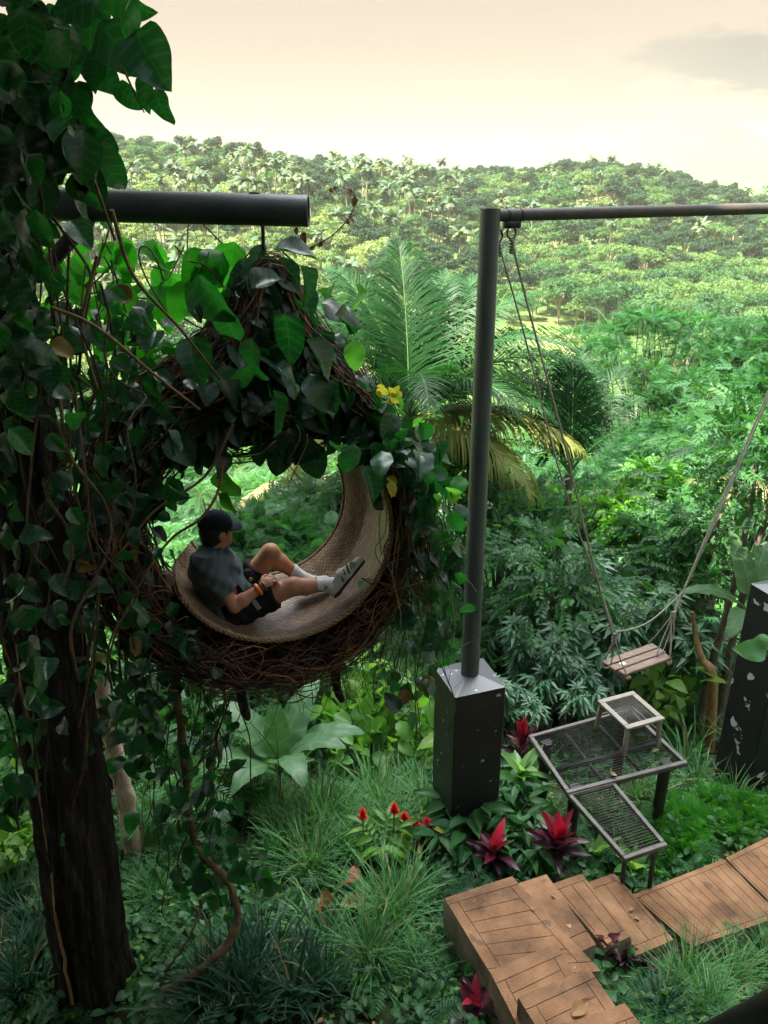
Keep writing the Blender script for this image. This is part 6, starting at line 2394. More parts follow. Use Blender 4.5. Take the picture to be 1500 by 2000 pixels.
# leaves clothing the cone of the nest
r = vine('climbing_vine', 'dark glossy vine draped over the cone on top of the nest', ringp(np.array(.0), np.array(1.5), np.array(.1)))
fl, st = MB(), MB()
n = 250
t = rng.uniform(.10, .50, n)
ph = -np.pi / 2 + rng.normal(size=n) * .9
P = mass(t, ph, 1.0, .03)
zf = rng.uniform(.5, 1.45, 150)
pf = -np.pi / 2 + rng.normal(size=150) * .8
PF = ringp(-.03 + np.interp(zf, zc_, hw_) * 1.06 * np.cos(pf), zf, .34 + (np.interp(zf, zc_, hd_) + .05) * np.sin(pf))
P = np.vstack([P, PF])
n = len(P)
keep_ = rng.uniform(size=n) < .9
heart_leaves(fl, P[keep_], rng.uniform(.09, .20, keep_.sum()), (.05, -.6, .75), .4, .9)
heroes = [(558, 655, .19), (545, 520, .16), (605, 705, .20), (490, 700, .15), (488, 745, .17), (420, 770, .22), (535, 805, .18), (445, 640, .17), (395, 580, .2), (640, 625, .17), (590, 560, .15), (690, 905, .12),
          (660, 900, .11), (715, 950, .14), (820, 920, .13), (745, 915, .12), (660, 650, .14), (500, 590, .15), (560, 740, .16), (610, 770, .16), (650, 780, .13), (380, 700, .18)]
P = np.array([at(x, y - 30, 3.72 + .05 * rng.normal()) for x, y, s in heroes])
heart_leaves(fl, P, np.array([s for *_, s in heroes]) * 1.12, (.1, -.6, .75), .3, 1.0)
for k in range(40):
    m = 18
    u = np.linspace(0, 1, m)
    t0 = rng.uniform(.05, .5)
    p = mass(t0 + rng.normal() * .2 * u, -1.57 + rng.normal() * .8 + rng.normal() * u, 1.0, .035) + np.cumsum(rng.normal(size=(m, 3)) * .006, 0)
    tube(st, p, rng.uniform(.003, .006), 5, rng.uniform(.2, .9), cap=False)
for x0, y0, x1, y1 in ((580, 830, 590, 940), (600, 850, 560, 930), (540, 860, 470, 900)):
    tube(st, wander(at(x0, y0, 3.85), at(x1, y1, 3.9), 14, .04), .0035, 5, .8)
st.build('stem', 'vine_stem', r)
fl.build('foliage', ['vine_leaf', 'old_leaf'], r)
# inner fringe of the opening
r = vine('climbing_vine', 'vine trailing down the right flank of the nest beside the post', ringp(np.array(.9), np.array(.2), np.array(.1)))
fl, st = MB(), MB()
for (px, py, rx, ry, n, s0, s1) in ((790, 900, 60, 60, 54, .09, .15), (825, 1000, 50, 90, 64, .08, .14), (830, 1150, 55, 130, 60, .07, .13), (740, 860, 50, 40, 24, .08, .14), (880, 1080, 40, 70, 16, .10, .15), (790, 1340, 30, 60, 12, .09, .13), (850, 1230, 40, 60, 18, .07, .12)):
    heart_leaves(fl, pxblob(px, py, rx, ry, 4.0, 4.6, n), rng.uniform(s0, s1, n), (.15, -.6, .75), .5, .7)
for k in range(46):
    x0 = rng.uniform(760, 850)
    y0 = rng.uniform(820, 1050)
    tube(st, wander(at(x0, y0, rng.uniform(4.1, 4.5)), at(x0 + rng.uniform(-40, 90), y0 + rng.uniform(120, 480), rng.uniform(4.1, 4.5)), 22, .06, 0, 5), rng.uniform(.002, .005), 5, rng.uniform(.1, .8), cap=False)
st.build('stem', 'vine_stem', r)
fl.build('foliage', ['vine_leaf', 'old_leaf'], r)
# light young shoots catching the light around the nest
r = vine('climbing_vine', 'fresh bright green shoots sprouting around the right side of the nest', ringp(np.array(.7), np.array(.7), np.array(.1)))
fl = MB()
yl = [(705, 600, .14), (690, 685, .14), (650, 575, .10), (820, 830, .09), (905, 950, .12), (880, 975, .12), (860, 985, .10), (710, 1170, .08), (712, 1150, .06), (690, 1110, .05), (430, 940, .2), (445, 980, .16), (775, 790, .08), (900, 830, .06)]
P = np.array([at(x, y - 12, 4.05 + .1 * rng.normal()) for x, y, s in yl])
heart_leaves(fl, P, np.array([s for *_, s in yl]), (.0, -.7, .6), .5, .5)
fl.build('foliage', 'young_leaf', r)
fl = MB()
P = pxblob(765, 765, 25, 14, 4.2, 4.4, 9)
heart_leaves(fl, P, rng.uniform(.05, .10, 9), (.0, -.6, .7), .4, .8)
P = pxblob(768, 940, 8, 12, 4.0, 4.1, 3)
heart_leaves(fl, P, rng.uniform(.05, .07, 3), (.0, -.6, .7), .4, .8)
fl.build('foliage', 'yellow_leaf', r)['label'] = 'pale yellow young leaves'
# dry curling tendril with orange leaves beyond the tube's end
r = vine('dry_tendril', 'dry curled tendril with small orange leaves beyond the tube end', at(590, 490, 4.2))
tp = spline([at(*q) for q in ((575, 495, 4.2), (625, 475, 4.2), (665, 445, 4.2), (692, 405, 4.2), (690, 378, 4.2), (665, 365, 4.2), (640, 372, 4.2), (636, 390, 4.2))], 40)
tube(MB(), tp, np.linspace(.004, .0015, 40), 5, .7).build('stem', 'twig', r)
fl = MB()
k = rng.integers(2, 34, 12)
heart_leaves(fl, tp[k], rng.uniform(.02, .04, 12))
P = pxblob(590, 455, 18, 18, 4.2, 4.25, 5)
heart_leaves(fl, P, rng.uniform(.03, .045, 5))
fl.build('foliage', 'dead_leaf', r)

# woody lianas and aerial roots hanging below the nest on the left
for j, (pts, r0, r1, lab) in enumerate((
        (((325, 1120, 4.0), (340, 1300, 4.0), (352, 1420, 4.0), (365, 1550, 4.0), (385, 1680, 4.0)), .030, .022, 'thick brown liana hanging straight down left of the nest'),
        (((385, 1660, 3.95), (450, 1730, 3.8), (460, 1810, 3.7), (410, 1880, 3.6), (320, 1940, 3.6)), .022, .034, 'thick liana curving back to the ground by the trunk'),
        (((450, 1360, 4.1), (420, 1440, 4.1), (385, 1500, 4.05), (355, 1560, 4.0)), .006, .006, 'thin slanting vine stem under the nest'),
        (((398, 1755, 3.7), (370, 1830, 3.6), (330, 1890, 3.6), (310, 1930, 3.6)), .007, .010, 'pale thin liana stem beside the tree foot'))):
    p = spline([at(*q) for q in pts], 30) + rng.normal(size=(30, 3)) * .004
    r = thing('liana', lab, 'liana', p[-1])
    tube(MB(), p, np.linspace(r0, r1, 30) * (1 + .12 * rng.normal(size=30)), 8, .6).build('stem', 'vine_stem', r)
r = vine('climbing_vine', 'dark leaves on the lianas hanging below the nest on the left', at(380, 1550, 4.0))
fl, st = MB(), MB()
for (px, py, rx, ry, n, s0, s1) in ((380, 1600, 80, 130, 60, .07, .14), (420, 1720, 90, 60, 34, .08, .15), (300, 1420, 70, 130, 50, .07, .13), (430, 1420, 70, 70, 24, .06, .11), (350, 1250, 60, 80, 26, .07, .13), (470, 1660, 60, 40, 14, .08, .13)):
    heart_leaves(fl, pxblob(px, py, rx, ry, 3.7, 4.3, n), rng.uniform(s0, s1, n), (.1, -.5, .85), .5, .6)
for k in range(22):
    x0 = rng.uniform(230, 470)
    tube(st, wander(at(x0, rng.uniform(1200, 1400), 4.1), at(x0 + rng.normal() * 60, rng.uniform(1500, 1800), 4.0), 20, .08, 0, 5), rng.uniform(.002, .006), 5, rng.uniform(.1, .6), cap=False)
st.build('stem', 'vine_stem', r)
fl.build('foliage', ['vine_leaf', 'old_leaf'], r)


# ----------------------------------------------------------------- garden plants near the stairs
def gpx(px, py, y0=1.5, y1=60.0):
    """where the sight line of a pixel meets the ground"""
    Y = np.linspace(y0, y1, 3000)
    r_ = ray(px, py)
    P = CAM + r_ * (Y / r_[1])[:, None]
    d = P[:, 2] - ground_z(P[:, 0], P[:, 1])
    i = np.argmax(d < 0)
    return P[i] if (d < 0).any() else P[-1]


def grass_mesh(seed, n, L, wd, spread=.10, arch=1.0):
    global rng
    keep, rng = rng, np.random.default_rng(seed)
    m = 6
    t = np.linspace(0, 1, m)
    az = rng.uniform(0, 6.28, n)
    el = rad(90) - np.abs(rng.normal(size=n)) * rad(24) - rad(4)
    l = L * rng.uniform(.55, 1.1, n)
    k_ = rng.uniform(.5, 1.9, n) * arch
    a = el[:, None] - k_[:, None] * t[None] ** 1.7
    h = np.concatenate([np.zeros((n, 1)), np.cumsum(np.cos(a[:, :-1]), 1)], 1) * (l / (m - 1))[:, None]
    z = np.concatenate([np.zeros((n, 1)), np.cumsum(np.sin(a[:, :-1]), 1)], 1) * (l / (m - 1))[:, None]
    hd = np.stack([np.cos(az), np.sin(az), 0 * az], 1)
    b = rnd(n) * np.array([spread, spread, 0]) * .5
    p = b[:, None] + h[..., None] * hd[:, None] + z[..., None] * EZ
    s_ = np.stack([-np.sin(az), np.cos(az), 0 * az], 1)[:, None] * (wd * .5 * (1 - t ** 2.2) + .0006)[None, :, None]
    v = np.stack([p - s_, p + s_], 2).reshape(n, -1, 3)
    i = np.arange(m - 1) * 2
    f = np.stack([i, i + 1, i + 3, i + 2], -1)
    F = f[None] + (np.arange(n) * m * 2)[:, None, None]
    mb = MB()
    dry = rng.uniform(size=n) < .07
    tn = np.clip(rng.normal(size=n) * .28 + .5, 0, 1)
    for q_, mi in ((~dry, 0), (dry, 1)):
        k2 = int(q_.sum())
        if k2:
            mb.add(v[q_].reshape(-1, 3), (f[None] + (np.arange(k2) * m * 2)[:, None, None]).reshape(-1, 4), np.repeat(tn[q_], m * 2), None, mi)
    rng = keep
    return mb


GR = {}
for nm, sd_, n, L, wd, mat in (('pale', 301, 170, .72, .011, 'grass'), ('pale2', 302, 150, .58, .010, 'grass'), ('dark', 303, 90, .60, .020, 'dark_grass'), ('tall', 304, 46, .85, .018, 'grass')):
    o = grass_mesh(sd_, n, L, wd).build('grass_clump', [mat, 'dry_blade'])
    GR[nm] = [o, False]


def clump(kind, px, py, s, label, group, p=None):
    o, u = GR[kind]
    if u:
        o = o.copy()
        C.objects.link(o)
    GR[kind][1] = True
    s = s * 1.18
    p = gpx(px, py) if p is None else p
    o.location = [float(q_) for q_ in p - EZ * .03]
    o.rotation_euler = (0, 0, rng.uniform(0, 6.28))
    o.scale = (s, s, s * rng.uniform(.9, 1.1))
    return tag(o, label, 'grass', group)


GL = 'pale green lemongrass clump on the bank left of the black pillar'
for px, py, s in ((600, 1650, .9), (665, 1625, .9), (735, 1585, .9), (640, 1580, .8), (795, 1560, .9), (700, 1690, .85), (610, 1715, .8), (555, 1680, .8), (770, 1650, .8), (830, 1590, .8), (690, 1550, .8), (760, 1530, .8),
                  (585, 1600, .8), (540, 1630, .7), (660, 1670, .9), (720, 1640, .9), (820, 1640, .7), (630, 1640, .9), (800, 1500, .8), (850, 1530, .8)):
    clump(rng.choice(['pale', 'pale2']), px, py, s, GL, 'lemongrass clumps on the bank')
for px, py, s, k, lab in ((765, 1815, .95, 'pale', 'large arching grass clump left of the stair landing'), (810, 1770, .7, 'pale2', 'small grass clump just above the large arching one'),
                          (720, 1900, .8, 'pale', 'grass clump at the bottom left of the stairs'), (800, 1905, .7, 'pale2', 'grass clump right at the foot of the landing wall'),
                          (640, 1850, .7, 'tall', 'thin bladed grass tuft left of the large arching clump'),
                          (1335, 1945, .72, 'pale', 'tall lemongrass clump right of the lower stairs'), (1430, 1925, .66, 'pale', 'lemongrass clump below the path near the right edge'), (1275, 1900, .5, 'pale2', 'small lemongrass clump covering the lowest tread corner'),
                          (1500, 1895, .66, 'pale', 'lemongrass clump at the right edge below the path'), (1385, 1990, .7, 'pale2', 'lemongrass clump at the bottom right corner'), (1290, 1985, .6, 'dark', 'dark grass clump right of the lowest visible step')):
    clump(k, px, py, s, lab, None)
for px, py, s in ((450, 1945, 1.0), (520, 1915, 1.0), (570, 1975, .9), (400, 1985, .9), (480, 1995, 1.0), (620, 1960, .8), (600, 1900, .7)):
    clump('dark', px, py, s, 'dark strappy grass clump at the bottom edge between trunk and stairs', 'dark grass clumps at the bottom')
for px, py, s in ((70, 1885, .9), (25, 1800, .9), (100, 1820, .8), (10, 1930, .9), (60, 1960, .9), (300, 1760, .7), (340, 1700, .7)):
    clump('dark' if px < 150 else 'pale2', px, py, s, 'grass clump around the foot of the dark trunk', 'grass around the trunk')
for px, py, s in ((1335, 1500, .8), (1375, 1460, .8), (1425, 1570, .6), (1250, 1560, .7), (1400, 1430, .8), (1360, 1540, .6), (1300, 1560, .6), (1180, 1590, .5), (1120, 1600, .5), (1450, 1480, .8), (1310, 1450, .8), (1010, 1560, .6), (1050, 1530, .6)):
    clump('tall', px, py, s, 'tuft of tall bright grass around the grated platform', 'tall grass by the platform')


def rosette(name, label, cat, base, n, L, mat, tps, el=(20, 80), stem=0.0, group=None, tints=None, face=.6, up=1.0):
    r = thing(name, label, cat, base, group)
    st, fl = MB(), MB()
    base = np.asarray(base, float)
    top = base + EZ * max(stem, .02)
    tube(st, wander(base - EZ * .1, top, 6, .01), np.linspace(.016, .010, 6), 6)
    k = np.arange(n)
    az = k * 2.399 + rng.normal(size=n) * .25
    e = rad(el[0]) + (rad(el[1]) - rad(el[0])) * (k / max(n - 1, 1)) + rng.normal(size=n) * .12
    D = np.stack([np.cos(az) * np.cos(e), np.sin(az) * np.cos(e), np.sin(e)], 1)
    P = top - EZ * (stem * .35 * (1 - k / max(n - 1, 1)))[:, None]
    Nn = np.stack([-np.cos(az) * np.sin(e), -np.sin(az) * np.sin(e), np.cos(e)], 1) + rnd(n) * .15
    tn = (k / max(n - 1, 1)) if tints is None else tints
    scatter(fl, tps, P, D, Nn, L * rng.uniform(.75, 1.1, n), np.clip(tn + rng.normal(size=n) * .12, 0, 1))
    st.build('stem', 'bark' if stem > .1 else 'green_stem', r)
    fl.build('leaves', mat, r)
    return r


WIDE = [blade(8, 5, lambda t: .17 * np.clip(np.sin(np.pi * t ** .75), 0, None) ** .8 + .001, f, d, 0, .02, 0, s_, seed=40 + k) for k, (f, d, s_) in enumerate(((.5, .2, .03), (.4, .42, -.05), (.6, .05, .02)))]
rosette('cordyline', 'tall red cordyline standing in front of the platform ramp', 'plant', gpx(1082, 1715), 20, .30, 'cordyline', WIDE, (28, 87), .42, tints=(np.arange(20) / 19) ** 2.6)
rosette('cordyline', 'low dark red cordyline touching the stair landing', 'plant', gpx(962, 1712), 14, .26, 'cordyline', WIDE, (15, 75), .30, tints=(np.arange(14) / 13) ** 1.6)
rosette('cordyline', 'red and maroon cordyline at the left corner of the platform', 'plant', gpx(1012, 1560), 17, .27, 'cordyline', WIDE, (25, 87), .78, tints=(np.arange(17) / 16) ** 2.2)
rosette('cordyline', 'dark red cordyline at the bottom edge below the landing wall', 'plant', gpx(925, 1995) , 13, .24, 'cordyline', WIDE, (10, 60), .15, tints=.75 * (np.arange(13) / 12) ** 2.0)
for px, py, lab in ((1180, 1880, 'maroon foliage plant at the corner of the two lower treads'), (1215, 1895, 'maroon foliage plant right of the lower treads corner'), (1290, 1880, 'small maroon foliage plant by the lowest tread'), (1255, 1915, 'maroon foliage plant in the lemongrass shade')):
    rosette('coleus', lab, 'plant', gpx(px, py), 18, .12, 'maroon', OVAL, (0, 60), .22)
for j, (px, py, st_, lab) in enumerate(((1010, 1600, .6, 'variegated leafy cane beside the red cordyline at the platform corner'), (1165, 1690, .12, 'pale striped upright leaves beside the ramp end'), (1235, 1715, .10, 'striped low plant with broad leaves at the ramp foot'))):
    rosette('striped_plant', lab, 'plant', gpx(px, py), 13, .34 if j == 0 else .30, 'striped', WIDE, (10, 75), st_)
o = gpx(1203, 1700)
mb = MB()
scatter(mb, WIDE, np.repeat(o[None] + EZ * .10, 4, 0), rnd(4) * .25 + EZ, rnd(4), .11, .8)
tag(mb.build('flower_bud', 'yellow_leaf', None, loc=o), 'yellow flower bud among the striped leaves at the ramp foot', 'flower')


def ginger(label, base, ncan, H, mat='broad', leafL=.30, flower=(), group=None):
    """arching canes with two rows of lance leaves"""
    r = thing('ginger_plant', label, 'plant', base, group)
    st, fl = MB(), MB()
    base = np.asarray(base, float)
    for k in range(ncan):
        a = k * 2.4 + rng.normal() * .3
        hd = np.array([math.cos(a), math.sin(a), 0])
        h = H * rng.uniform(.7, 1.1)
        p = spline([base + rnd(1)[0] * np.array([.06, .06, 0]) - EZ * .08, base + hd * .12 * h + EZ * h * .55, base + hd * .42 * h + EZ * h * .92], 12)
        tube(st, p, np.linspace(.010, .004, 12), 5)
        n = 13
        u = np.linspace(.25, 1, n)
        P = np.stack([np.interp(u, np.linspace(0, 1, 12), p[:, j]) for j in range(3)], 1)
        sd_ = np.array([-hd[1], hd[0], 0])
        sg = np.where(np.arange(n) % 2 == 0, 1, -1)[:, None]
        D = sd_ * sg * .8 + hd * .35 + EZ * .25 + rnd(n) * .12
        D[-1] = hd + EZ * .3
        scatter(fl, LANCE if leafL < .34 else WIDE, P, D, EZ + hd * -.2 + rnd(n) * .15, leafL * np.interp(u, [0, .5, 1], [.7, 1.1, .8]), np.clip(rng.normal(size=n) * .2 + .5, 0, 1))
    st.build('stem', 'green_stem', r)
    fl.build('leaves', mat, r)
    for (px, py, Y, hgt) in flower:
        tip = at(px, py, Y)
        stalk = MB()
        q0 = tip - EZ * hgt
        tube(stalk, wander(base, q0, 8, .02), .007, 6)
        fo = MB()
        n = 42
        u = np.linspace(0, 1, n)
        az = np.arange(n) * 2.4
        D = np.stack([np.cos(az) * .75, np.sin(az) * .75, .75 + .5 * u], 1)
        scatter(fo, OVAL, q0 + EZ * (u * hgt * .85)[:, None], D, np.stack([-np.cos(az), -np.sin(az), .8 + 0 * az], 1), (.062 * (1 - .55 * u)), rng.uniform(0, 1, n))
        f_ = fo.build('flower', 'red_petal', r)
        stalk.build('stalk', 'green_stem', f_)
    return r


b1 = gpx(745, 1690)
ginger('red ginger with two scarlet flower spikes on the bank below the nest', b1, 4, .45, 'bright', .24, ((708, 1578, b1[1] + .05, .14), (770, 1568, b1[1] + .1, .13)))
b2 = gpx(815, 1670)
ginger('red ginger with small scarlet spikes and yellowing leaves beside the pillar foot', b2, 4, .34, 'yellow_leaf', .20, ((790, 1588, b2[1], .09), (812, 1603, b2[1] + .04, .08), (834, 1600, b2[1], .07)))
for px, py, H, L, lab in ((900, 1640, .55, .34, 'lush ginger leaves covering the foot of the black pillar'), (960, 1600, .65, .33, 'ginger plant at the right corner of the pillar foot'), (865, 1670, .4, .30, 'low ginger plant left of the pillar foot'), (1000, 1640, .5, .32, 'ginger plant between pillar and red cordyline'), (930, 1680, .35, .36, 'broad leaved ginger plant just behind the landing'), (1030, 1690, .35, .3, 'leafy ginger plant next to the tall red cordyline')):
    ginger(lab, gpx(px, py), 6, H, 'broad', L)
for px, py, lab in ((690, 1745, 'caladium with orange veined leaves left of the landing'), (640, 1800, 'green and orange caladium below the first one'), (695, 1795, 'pale caladium beside the grass clump')):
    r = rosette('caladium', lab, 'plant', gpx(px, py), 8, .14, 'caladium', HEART, (15, 60), .16)


# banana plants
def banana(label, base, H, leaves, mat, L, stem_r=.05, group=None):
    r = thing('banana_plant', label, 'plant', base, group)
    base = np.asarray(base, float)
    top = base + EZ * H
    tube(MB(), wander(base - EZ * .15, top, 10, .02), np.linspace(stem_r, stem_r * .55, 10), 12).build('stem', 'banana_stem', r)
    for (az, el, l, curl) in leaves:
        az, el = rad(az), rad(el)
        nu, nv = 44, 9
        t = np.linspace(0, 1, nu)
        ang = el - curl * t ** 1.5
        ds = L * l / (nu - 1)
        h = np.concatenate([[0], np.cumsum(np.cos(ang[:-1]) * ds)])
        z = np.concatenate([[0], np.cumsum(np.sin(ang[:-1]) * ds)])
        hd = np.array([math.cos(az), math.sin(az), 0])
        sd_ = np.array([-hd[1], hd[0], 0])
        p = top - EZ * .03 + h[:, None] * hd + z[:, None] * EZ
        nn = np.cross(toward(np.gradient(p, axis=0)), sd_)
        s_ = np.linspace(-1, 1, nv)
        wd = .16 * L * l * np.clip(np.sin(np.pi * np.clip((t - .22) / .78, 0, 1) ** .55), 0, None) ** .6 + .006
        T, S_ = np.meshgrid(t, s_, indexing='ij')
        ph = rng.uniform(0, 6)
        lift = .22 * np.abs(S_) - .30 * np.abs(S_) ** 2.4 + .05 * np.sin(T * 34 + ph + 2 * np.sign(S_)) * np.abs(S_) ** 1.5
        ragged = 1 + .03 * np.sin(T * 60 + ph) * (np.abs(S_) > .9)
        V = p[:, None] + (S_ * wd[:, None] * ragged)[..., None] * sd_ + (lift * wd[:, None])[..., None] * -nn[:, None]
        UVb = np.stack([T, S_ * .15, 0 * T], -1)
        mb = MB().add(V.reshape(-1, 3), grid_faces(nu, nv), np.clip(rng.normal() * .2 + .5, 0, 1), UVb.reshape(-1, 3))
        tube(mb, p - nn * .004, np.linspace(.014, .003, nu) * L, 5, mi=1)
        mb.build('leaf', [mat, 'green_stem'], r)
    return r


bb = gpx(553, 1600)
banana('young banana plant with pale broad leaves under the nest', bb, .62, ((100, 84, .8, .5), (8, 58, 1.05, 1.55), (150, 66, 1.0, 1.2), (200, 52, 1.0, 1.8), (-62, 74, .95, 2.1), (-15, 70, .95, 1.7), (60, 66, 1.05, 1.1), (235, 60, .8, 1.9)), 'banana', .98, .034)
c = at(1465, 1190, 8.6)
b = gpx(1462, 1330, 4)
b = gpt(c[0], 8.6)
banana('banana plant with upright leaves behind the flaked pillar', b, float(c[2] - b[2]), ((110, 72, 1.0, .6), (60, 60, 1.0, .9), (170, 40, .9, 1.3), (0, 45, .9, 1.2), (230, 30, .8, 1.4), (300, 30, .8, 1.3)), 'banana', 1.1, .07)
c = at(1010, 1330, 9.2)
banana('single dark banana leaf plant standing between pillar and cassava', gpt(c[0], 9.2), max(.3, float(c[2] - ground_z(c[0], 9.2)) - .3), ((95, 86, 1.0, .2), (20, 40, .7, 1.1), (160, 45, .7, 1.2)), 'banana_dark', 1.0, .05)
c = gpx(1345, 1445)
r = thing('taro_plant', 'big taro with huge dark green leaves behind the stool', 'plant', c)
fl, st = MB(), MB()
for (px, py, Y, s, fx, fy) in ((1350, 1330, c[1] + .25, .62, .1, .35), (1310, 1395, c[1] + .05, .50, -.5, .5), (1395, 1375, c[1] + .15, .52, .5, .45), (1345, 1395, c[1] - .1, .30, .1, .1), (1410, 1440, c[1] - .1, .34, .6, .3)):
    p = at(px, py, Y)
    n0 = len(fl.V)
    scatter(fl, HEART, p + EZ * s * .35, np.array([fx * .6, -.35, -.75]), np.array([fx * .5, -.75, .65]), s, rng.uniform(.2, .9))
    tube(st, spline([c - EZ * .05, (c + p) / 2 + EZ * .1, p + EZ * s * .35], 10), .012, 6)
st.build('stem', 'green_stem', r)
fl.build('leaves', 'banana_dark', r)
for px, py, s in ((1440, 1300, .26), (1385, 1405, .2), (1180 + 240, 1450, .22)):
    pass
c = at(1490, 1270, 6.0)
r = thing('vine_sprig', 'pale green leaf hanging over the flaked pillar edge', 'vine', c)
fl = MB()
heart_leaves(fl, np.array([c, c + np.array([.05, .02, .1])]), np.array([.24, .18]), (-.2, -.8, .5), .1, .6)
fl.build('foliage', 'feather_pale', r)

# bright fern cushions beside the path
fern = MB()
n = 230
o_ = toward(rnd(n) * np.array([1, 1, .8]) + EZ * .5)
o_[:, 2] = np.abs(o_[:, 2])
P = o_ * rng.uniform(.5, 1.0, (n, 1)) * np.array([.16, .16, .12])
scatter(fern, BIPIN, P, o_ + rnd(n) * .4, EZ + rnd(n) * .5, rng.uniform(.06, .11, n), np.clip(rng.normal(size=n) * .25 + .5, 0, 1))
f0 = fern.build('fern_cushion', 'moss')
first = True
g = np.random.default_rng(91)
spots = []
for tr in range(1500):
    px, py = g.uniform(1260, 1500), g.uniform(1545, 1700)
    lo_y = 1715 - (px - 1240) * .36
    if py > lo_y - 22 or py < 1540 + (1480 - px) * .25 or any((px - a) ** 2 / 1.0 + ((py - b_) * 1.4) ** 2 < 40 ** 2 for a, b_ in spots):
        continue
    spots.append((px, py))
    o = f0 if first else f0.copy()
    if not first:
        C.objects.link(o)
    first = False
    p = gpx(px, py)
    o.location = [float(q_) for q_ in p - EZ * .02]
    s = g.uniform(.85, 1.5)
    o.scale = (s, s, s)
    o.rotation_euler = (0, 0, g.uniform(0, 6.28))
    tag(o, 'bright green fern cushion in the bed between platform and path', 'fern', 'fern cushions beside the path')

# shrubs on the left bank behind the dark trunk
for px, py, k, s_ in ((20, 1610, 4, .5), (75, 1640, 0, .5), (-20, 1680, 0, .5), (310, 1600, 0, .5), (350, 1540, 2, .55), (290, 1520, 4, .5), (420, 1560, 2, .5), (470, 1530, 0, .45), (30, 1540, 2, .6), (90, 1560, 0, .6), (360, 1650, 5, .45), (440, 1600, 1, .45), (500, 1580, 5, .4), (330, 1450, 0, .6), (240, 1560, 2, .5), (15, 1720, 4, .4)):
    p = gpx(px, py)
    first_or_dup(SHR, k, p, rng.uniform(0, 6.28), s_ * 1.5, '%s shrub on the bank around the dark trunk and lianas' % SHN[k], SHN[k] + ' shrubs on the left bank')

# mottled pale trunk behind the lianas
bt = gpx(262, 1690)
tp_ = at(196, 1330, bt[1] + .2)
r = thing('pale_tree', 'slender pale mottled trunk leaning behind the lianas at left', 'tree', bt)
pth = spline([bt - EZ * .2, bt + (tp_ - bt) * .35 + np.array([.03, 0, 0]), bt + (tp_ - bt) * .7, tp_, tp_ + (tp_ - bt) * .35], 24) + rng.normal(size=(24, 3)) * .006
tube(MB(), pth, np.linspace(.085, .06, 24) * (1 + .06 * rng.normal(size=24)), 12).build('trunk', 'bark_pale', r)
mb = MB()
P = pth[-1] + rnd(120) * np.array([.5, .4, .3])
scatter(mb, OVAL, P, P - pth[-1] + rnd(120) * .3, EZ + rnd(120) * .5, rng.uniform(.12, .2, 120), rng.uniform(0, 1, 120))
mb.build('crown', 'broad', r)

# low leafy ground cover over the whole garden bank
n = 15000
Yg = 2.4 + 9.0 * rng.uniform(size=n) ** 1.3
Xg = rng.uniform(-.68, .68, n) * (Yg * .95 + 3.2)
Zg = ground_z(Xg, Yg)
blk = np.zeros(n, bool)


def inpoly(x, y, Q, grow=.05):
    Q = np.array([q_[:2] for q_ in Q])
    c = Q.mean(0)
    Q = c + (Q - c) * (1 + grow)
    s_ = np.sign(np.cross(Q[1] - Q[0], Q[2] - Q[0]))
    ins = np.ones(len(x), bool)
    for a in range(len(Q)):
        e = Q[(a + 1) % len(Q)] - Q[a]
        ins &= s_ * (e[0] * (y - Q[a][1]) - e[1] * (x - Q[a][0])) > 0
    return ins


for _, _, qd, _ in STEPS:
    blk |= inpoly(Xg, Yg, qd)
blk |= inpoly(Xg, Yg, pxq(pz, (1236, 1748), (1560, 1606), (1700, 1720), (1352, 1850)), .04)
ok_, X_, Y_, _a = visible(Xg, Yg, Zg, 120)
cl_ = bumps(Xg, Yg, .55, 21) + rng.normal(size=n) * .35
bed = inpoly(Xg, Yg, [gpx(1270, 1580), gpx(1500, 1545), gpx(1510, 1620), gpx(1290, 1700)])
kp = ok_ & ~blk & (cl_ > -.05) & ~(bed & (rng.uniform(size=n) < .75))
Xg, Yg, Zg = Xg[kp], Yg[kp], Zg[kp]
n = len(Xg)
mb = MB()
for tps, mat_i, share, l0, l1, per, hgt in ((OVAL, 0, .55, .05, .12, 5, .13), (DIAMOND, 1, .25, .04, .08, 6, .10), (BIPIN, 2, .20, .12, .22, 4, .14)):
    m_ = rng.uniform(size=n) < share
    k = np.nonzero(m_)[0]
    B0 = np.stack([Xg[k], Yg[k], Zg[k]], 1)
    P = np.repeat(B0, per, 0) + rnd(len(k) * per) * np.array([.05, .05, 0]) + EZ * (np.abs(rng.normal(size=(len(k) * per, 1))) * hgt * .7 + .015)
    D = rnd(len(P)) * np.array([1, 1, .35])
    tn = np.clip(np.repeat(.5 + .35 * bumps(B0[:, 0], B0[:, 1], .8, 33), per) + rng.normal(size=len(P)) * .2, 0, 1)
    scatter(mb, tps, P, D, EZ + rnd(len(P)) * .4, rng.uniform(l0, l1, len(P)), tn, mat_i)
tag(mb.build('ground_cover', ['broad', 'bright', 'feather']), 'low mixed leafy ground cover over the garden bank', kind='stuff')
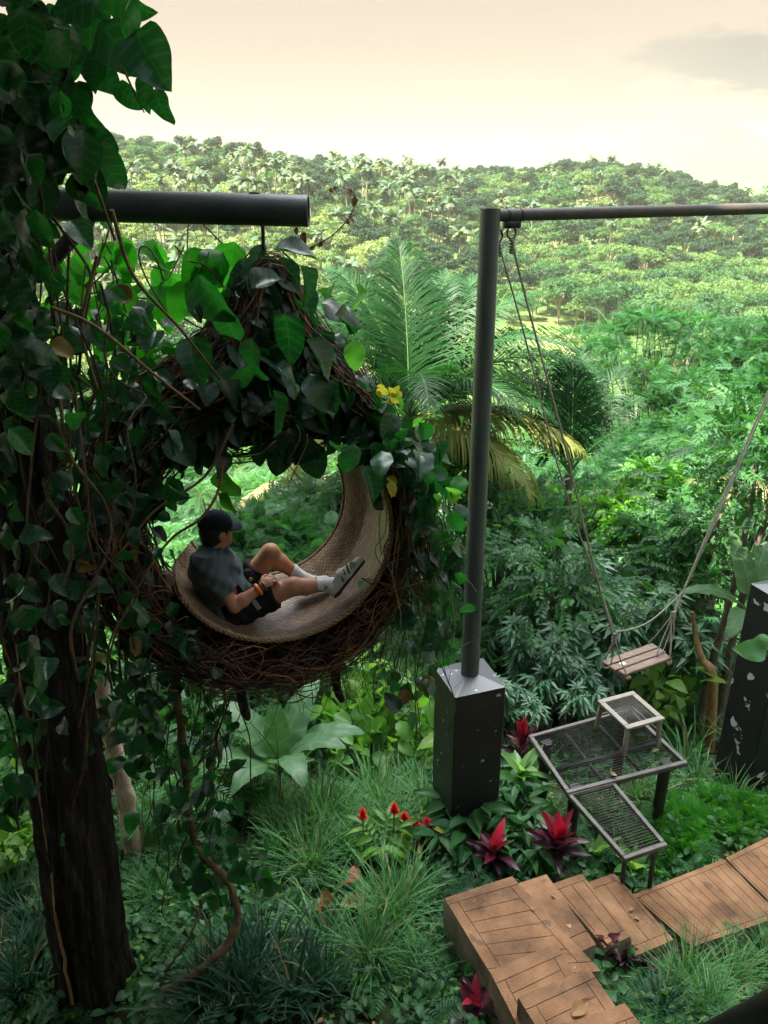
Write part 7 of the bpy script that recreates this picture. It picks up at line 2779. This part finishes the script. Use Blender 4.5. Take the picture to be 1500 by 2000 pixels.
# fallen leaves: a thin litter over soil, stairs and path
n = 420
Yl = rng.uniform(2.6, 7.5, n)
Xl = rng.uniform(-.6, .6, n) * (Yl * .95 + 3.0)
Zl = ground_z(Xl, Yl) + rng.uniform(.02, .10, n)
on = np.zeros(n, bool)
for _, z_, qd, _ in STEPS:
    i_ = inpoly(Xl, Yl, qd, -.06)
    Zl = np.where(i_, np.maximum(Zl, z_ + .010), Zl)
    on |= i_
i_ = inpoly(Xl, Yl, pxq(pz, (1246, 1748), (1560, 1606), (1680, 1720), (1352, 1846)), -.04)
Zl = np.where(i_, pz + .010, Zl)
on |= i_
kp = ~on | (rng.uniform(size=n) < .45)
Xl, Yl, Zl = Xl[kp], Yl[kp], Zl[kp]
n = len(Xl)
mb = MB()
scatter(mb, OVAL, np.stack([Xl, Yl, Zl], 1), rnd(n) * np.array([1, 1, .08]), EZ + rnd(n) * .12, rng.uniform(.02, .065, n), rng.uniform(0, 1, n))
tag(mb.build('leaf_litter', 'dead_leaf'), 'scattered small dry leaves over soil, stairs and path', kind='stuff')

# rail of the terrace at the lower right corner
p, q_ = at(1392, 2012, 1.15), at(1560, 1925, 1.0)
e = toward(q_ - p)
mb = MB()
bar(mb, p - e * .25 - EZ * .02, q_ + e * .5 - EZ * .02, .07, .05, bev=.008)
tag(mb.build('deck_rail', 'iron', None, loc=p), 'dark terrace rail crossing the bottom right corner', 'rail')


# house added unseen behind the viewpoint to block sky light; floor, posts, wall, eaves
r = thing('sky_block_house', 'dark timber house with thatched roof added unseen behind the viewpoint to block sky light', 'house', (-2.5, -4, 3.7))
mb = MB()
for k in range(26):
    box(mb, (-2.5, -6.4 + .27 * k, 3.80), EYE3, (6.0, .128, .03), tint=rng.uniform(.3, .7), bev=.006)
mb.build('floor_boards', 'timber', r)
mb = MB()
for k in range(40):
    box(mb, (-8.35 + .30 * k, -3.2, 5.9), EYE3, (.146, .02, 2.07), bev=.006)
mb.build('back_wall', 'timber', r)
for px_c in (-8.3, -4.4, 3.35):
    tube(MB(), [(px_c, .45, 1.0), (px_c, .45, 4.5), (px_c, .45, 8.35)], .09, 12).build('post', 'timber', r)
mb = MB()
for k in range(9):
    box(mb, (-2.5, .75 - .62 * k, 8.30 + .19 * k + .0), axes((1, 0, 0)), (6.6, .36, .05), bev=.02)
mb.build('roof', 'thatch', r)

# ----------------------------------------------------------------- thin valley haze in one closed box round camera and ground
hm, hn, ho = _mat('haze')
pv = hn.nodes.new('ShaderNodeVolumePrincipled')
pv.inputs['Color'].default_value = HAZE_COL
pv.inputs['Density'].default_value = HAZE_DENSITY
pv.inputs['Anisotropy'].default_value = 0.0
hn.links.new(pv.outputs[0], ho.inputs['Volume'])
M['haze'] = hm
gmin, gmax = ZZ.min(), ZZ.max()
mb = MB()
hx0, hx1, hy0, hy1 = XX.min() - 5, XX.max() + 5, YY.min() - 5, YY.max() + 5
hz0, hz1 = gmin - 4, max(gmax, 60) + 8
box(mb, ((hx0 + hx1) / 2, (hy0 + hy1) / 2, (hz0 + hz1) / 2), EYE3, ((hx1 - hx0) / 2, (hy1 - hy0) / 2, (hz1 - hz0) / 2))
tag(mb.build('haze', 'haze', None, smooth=False), 'thin pale haze hanging in the valley', kind='stuff')
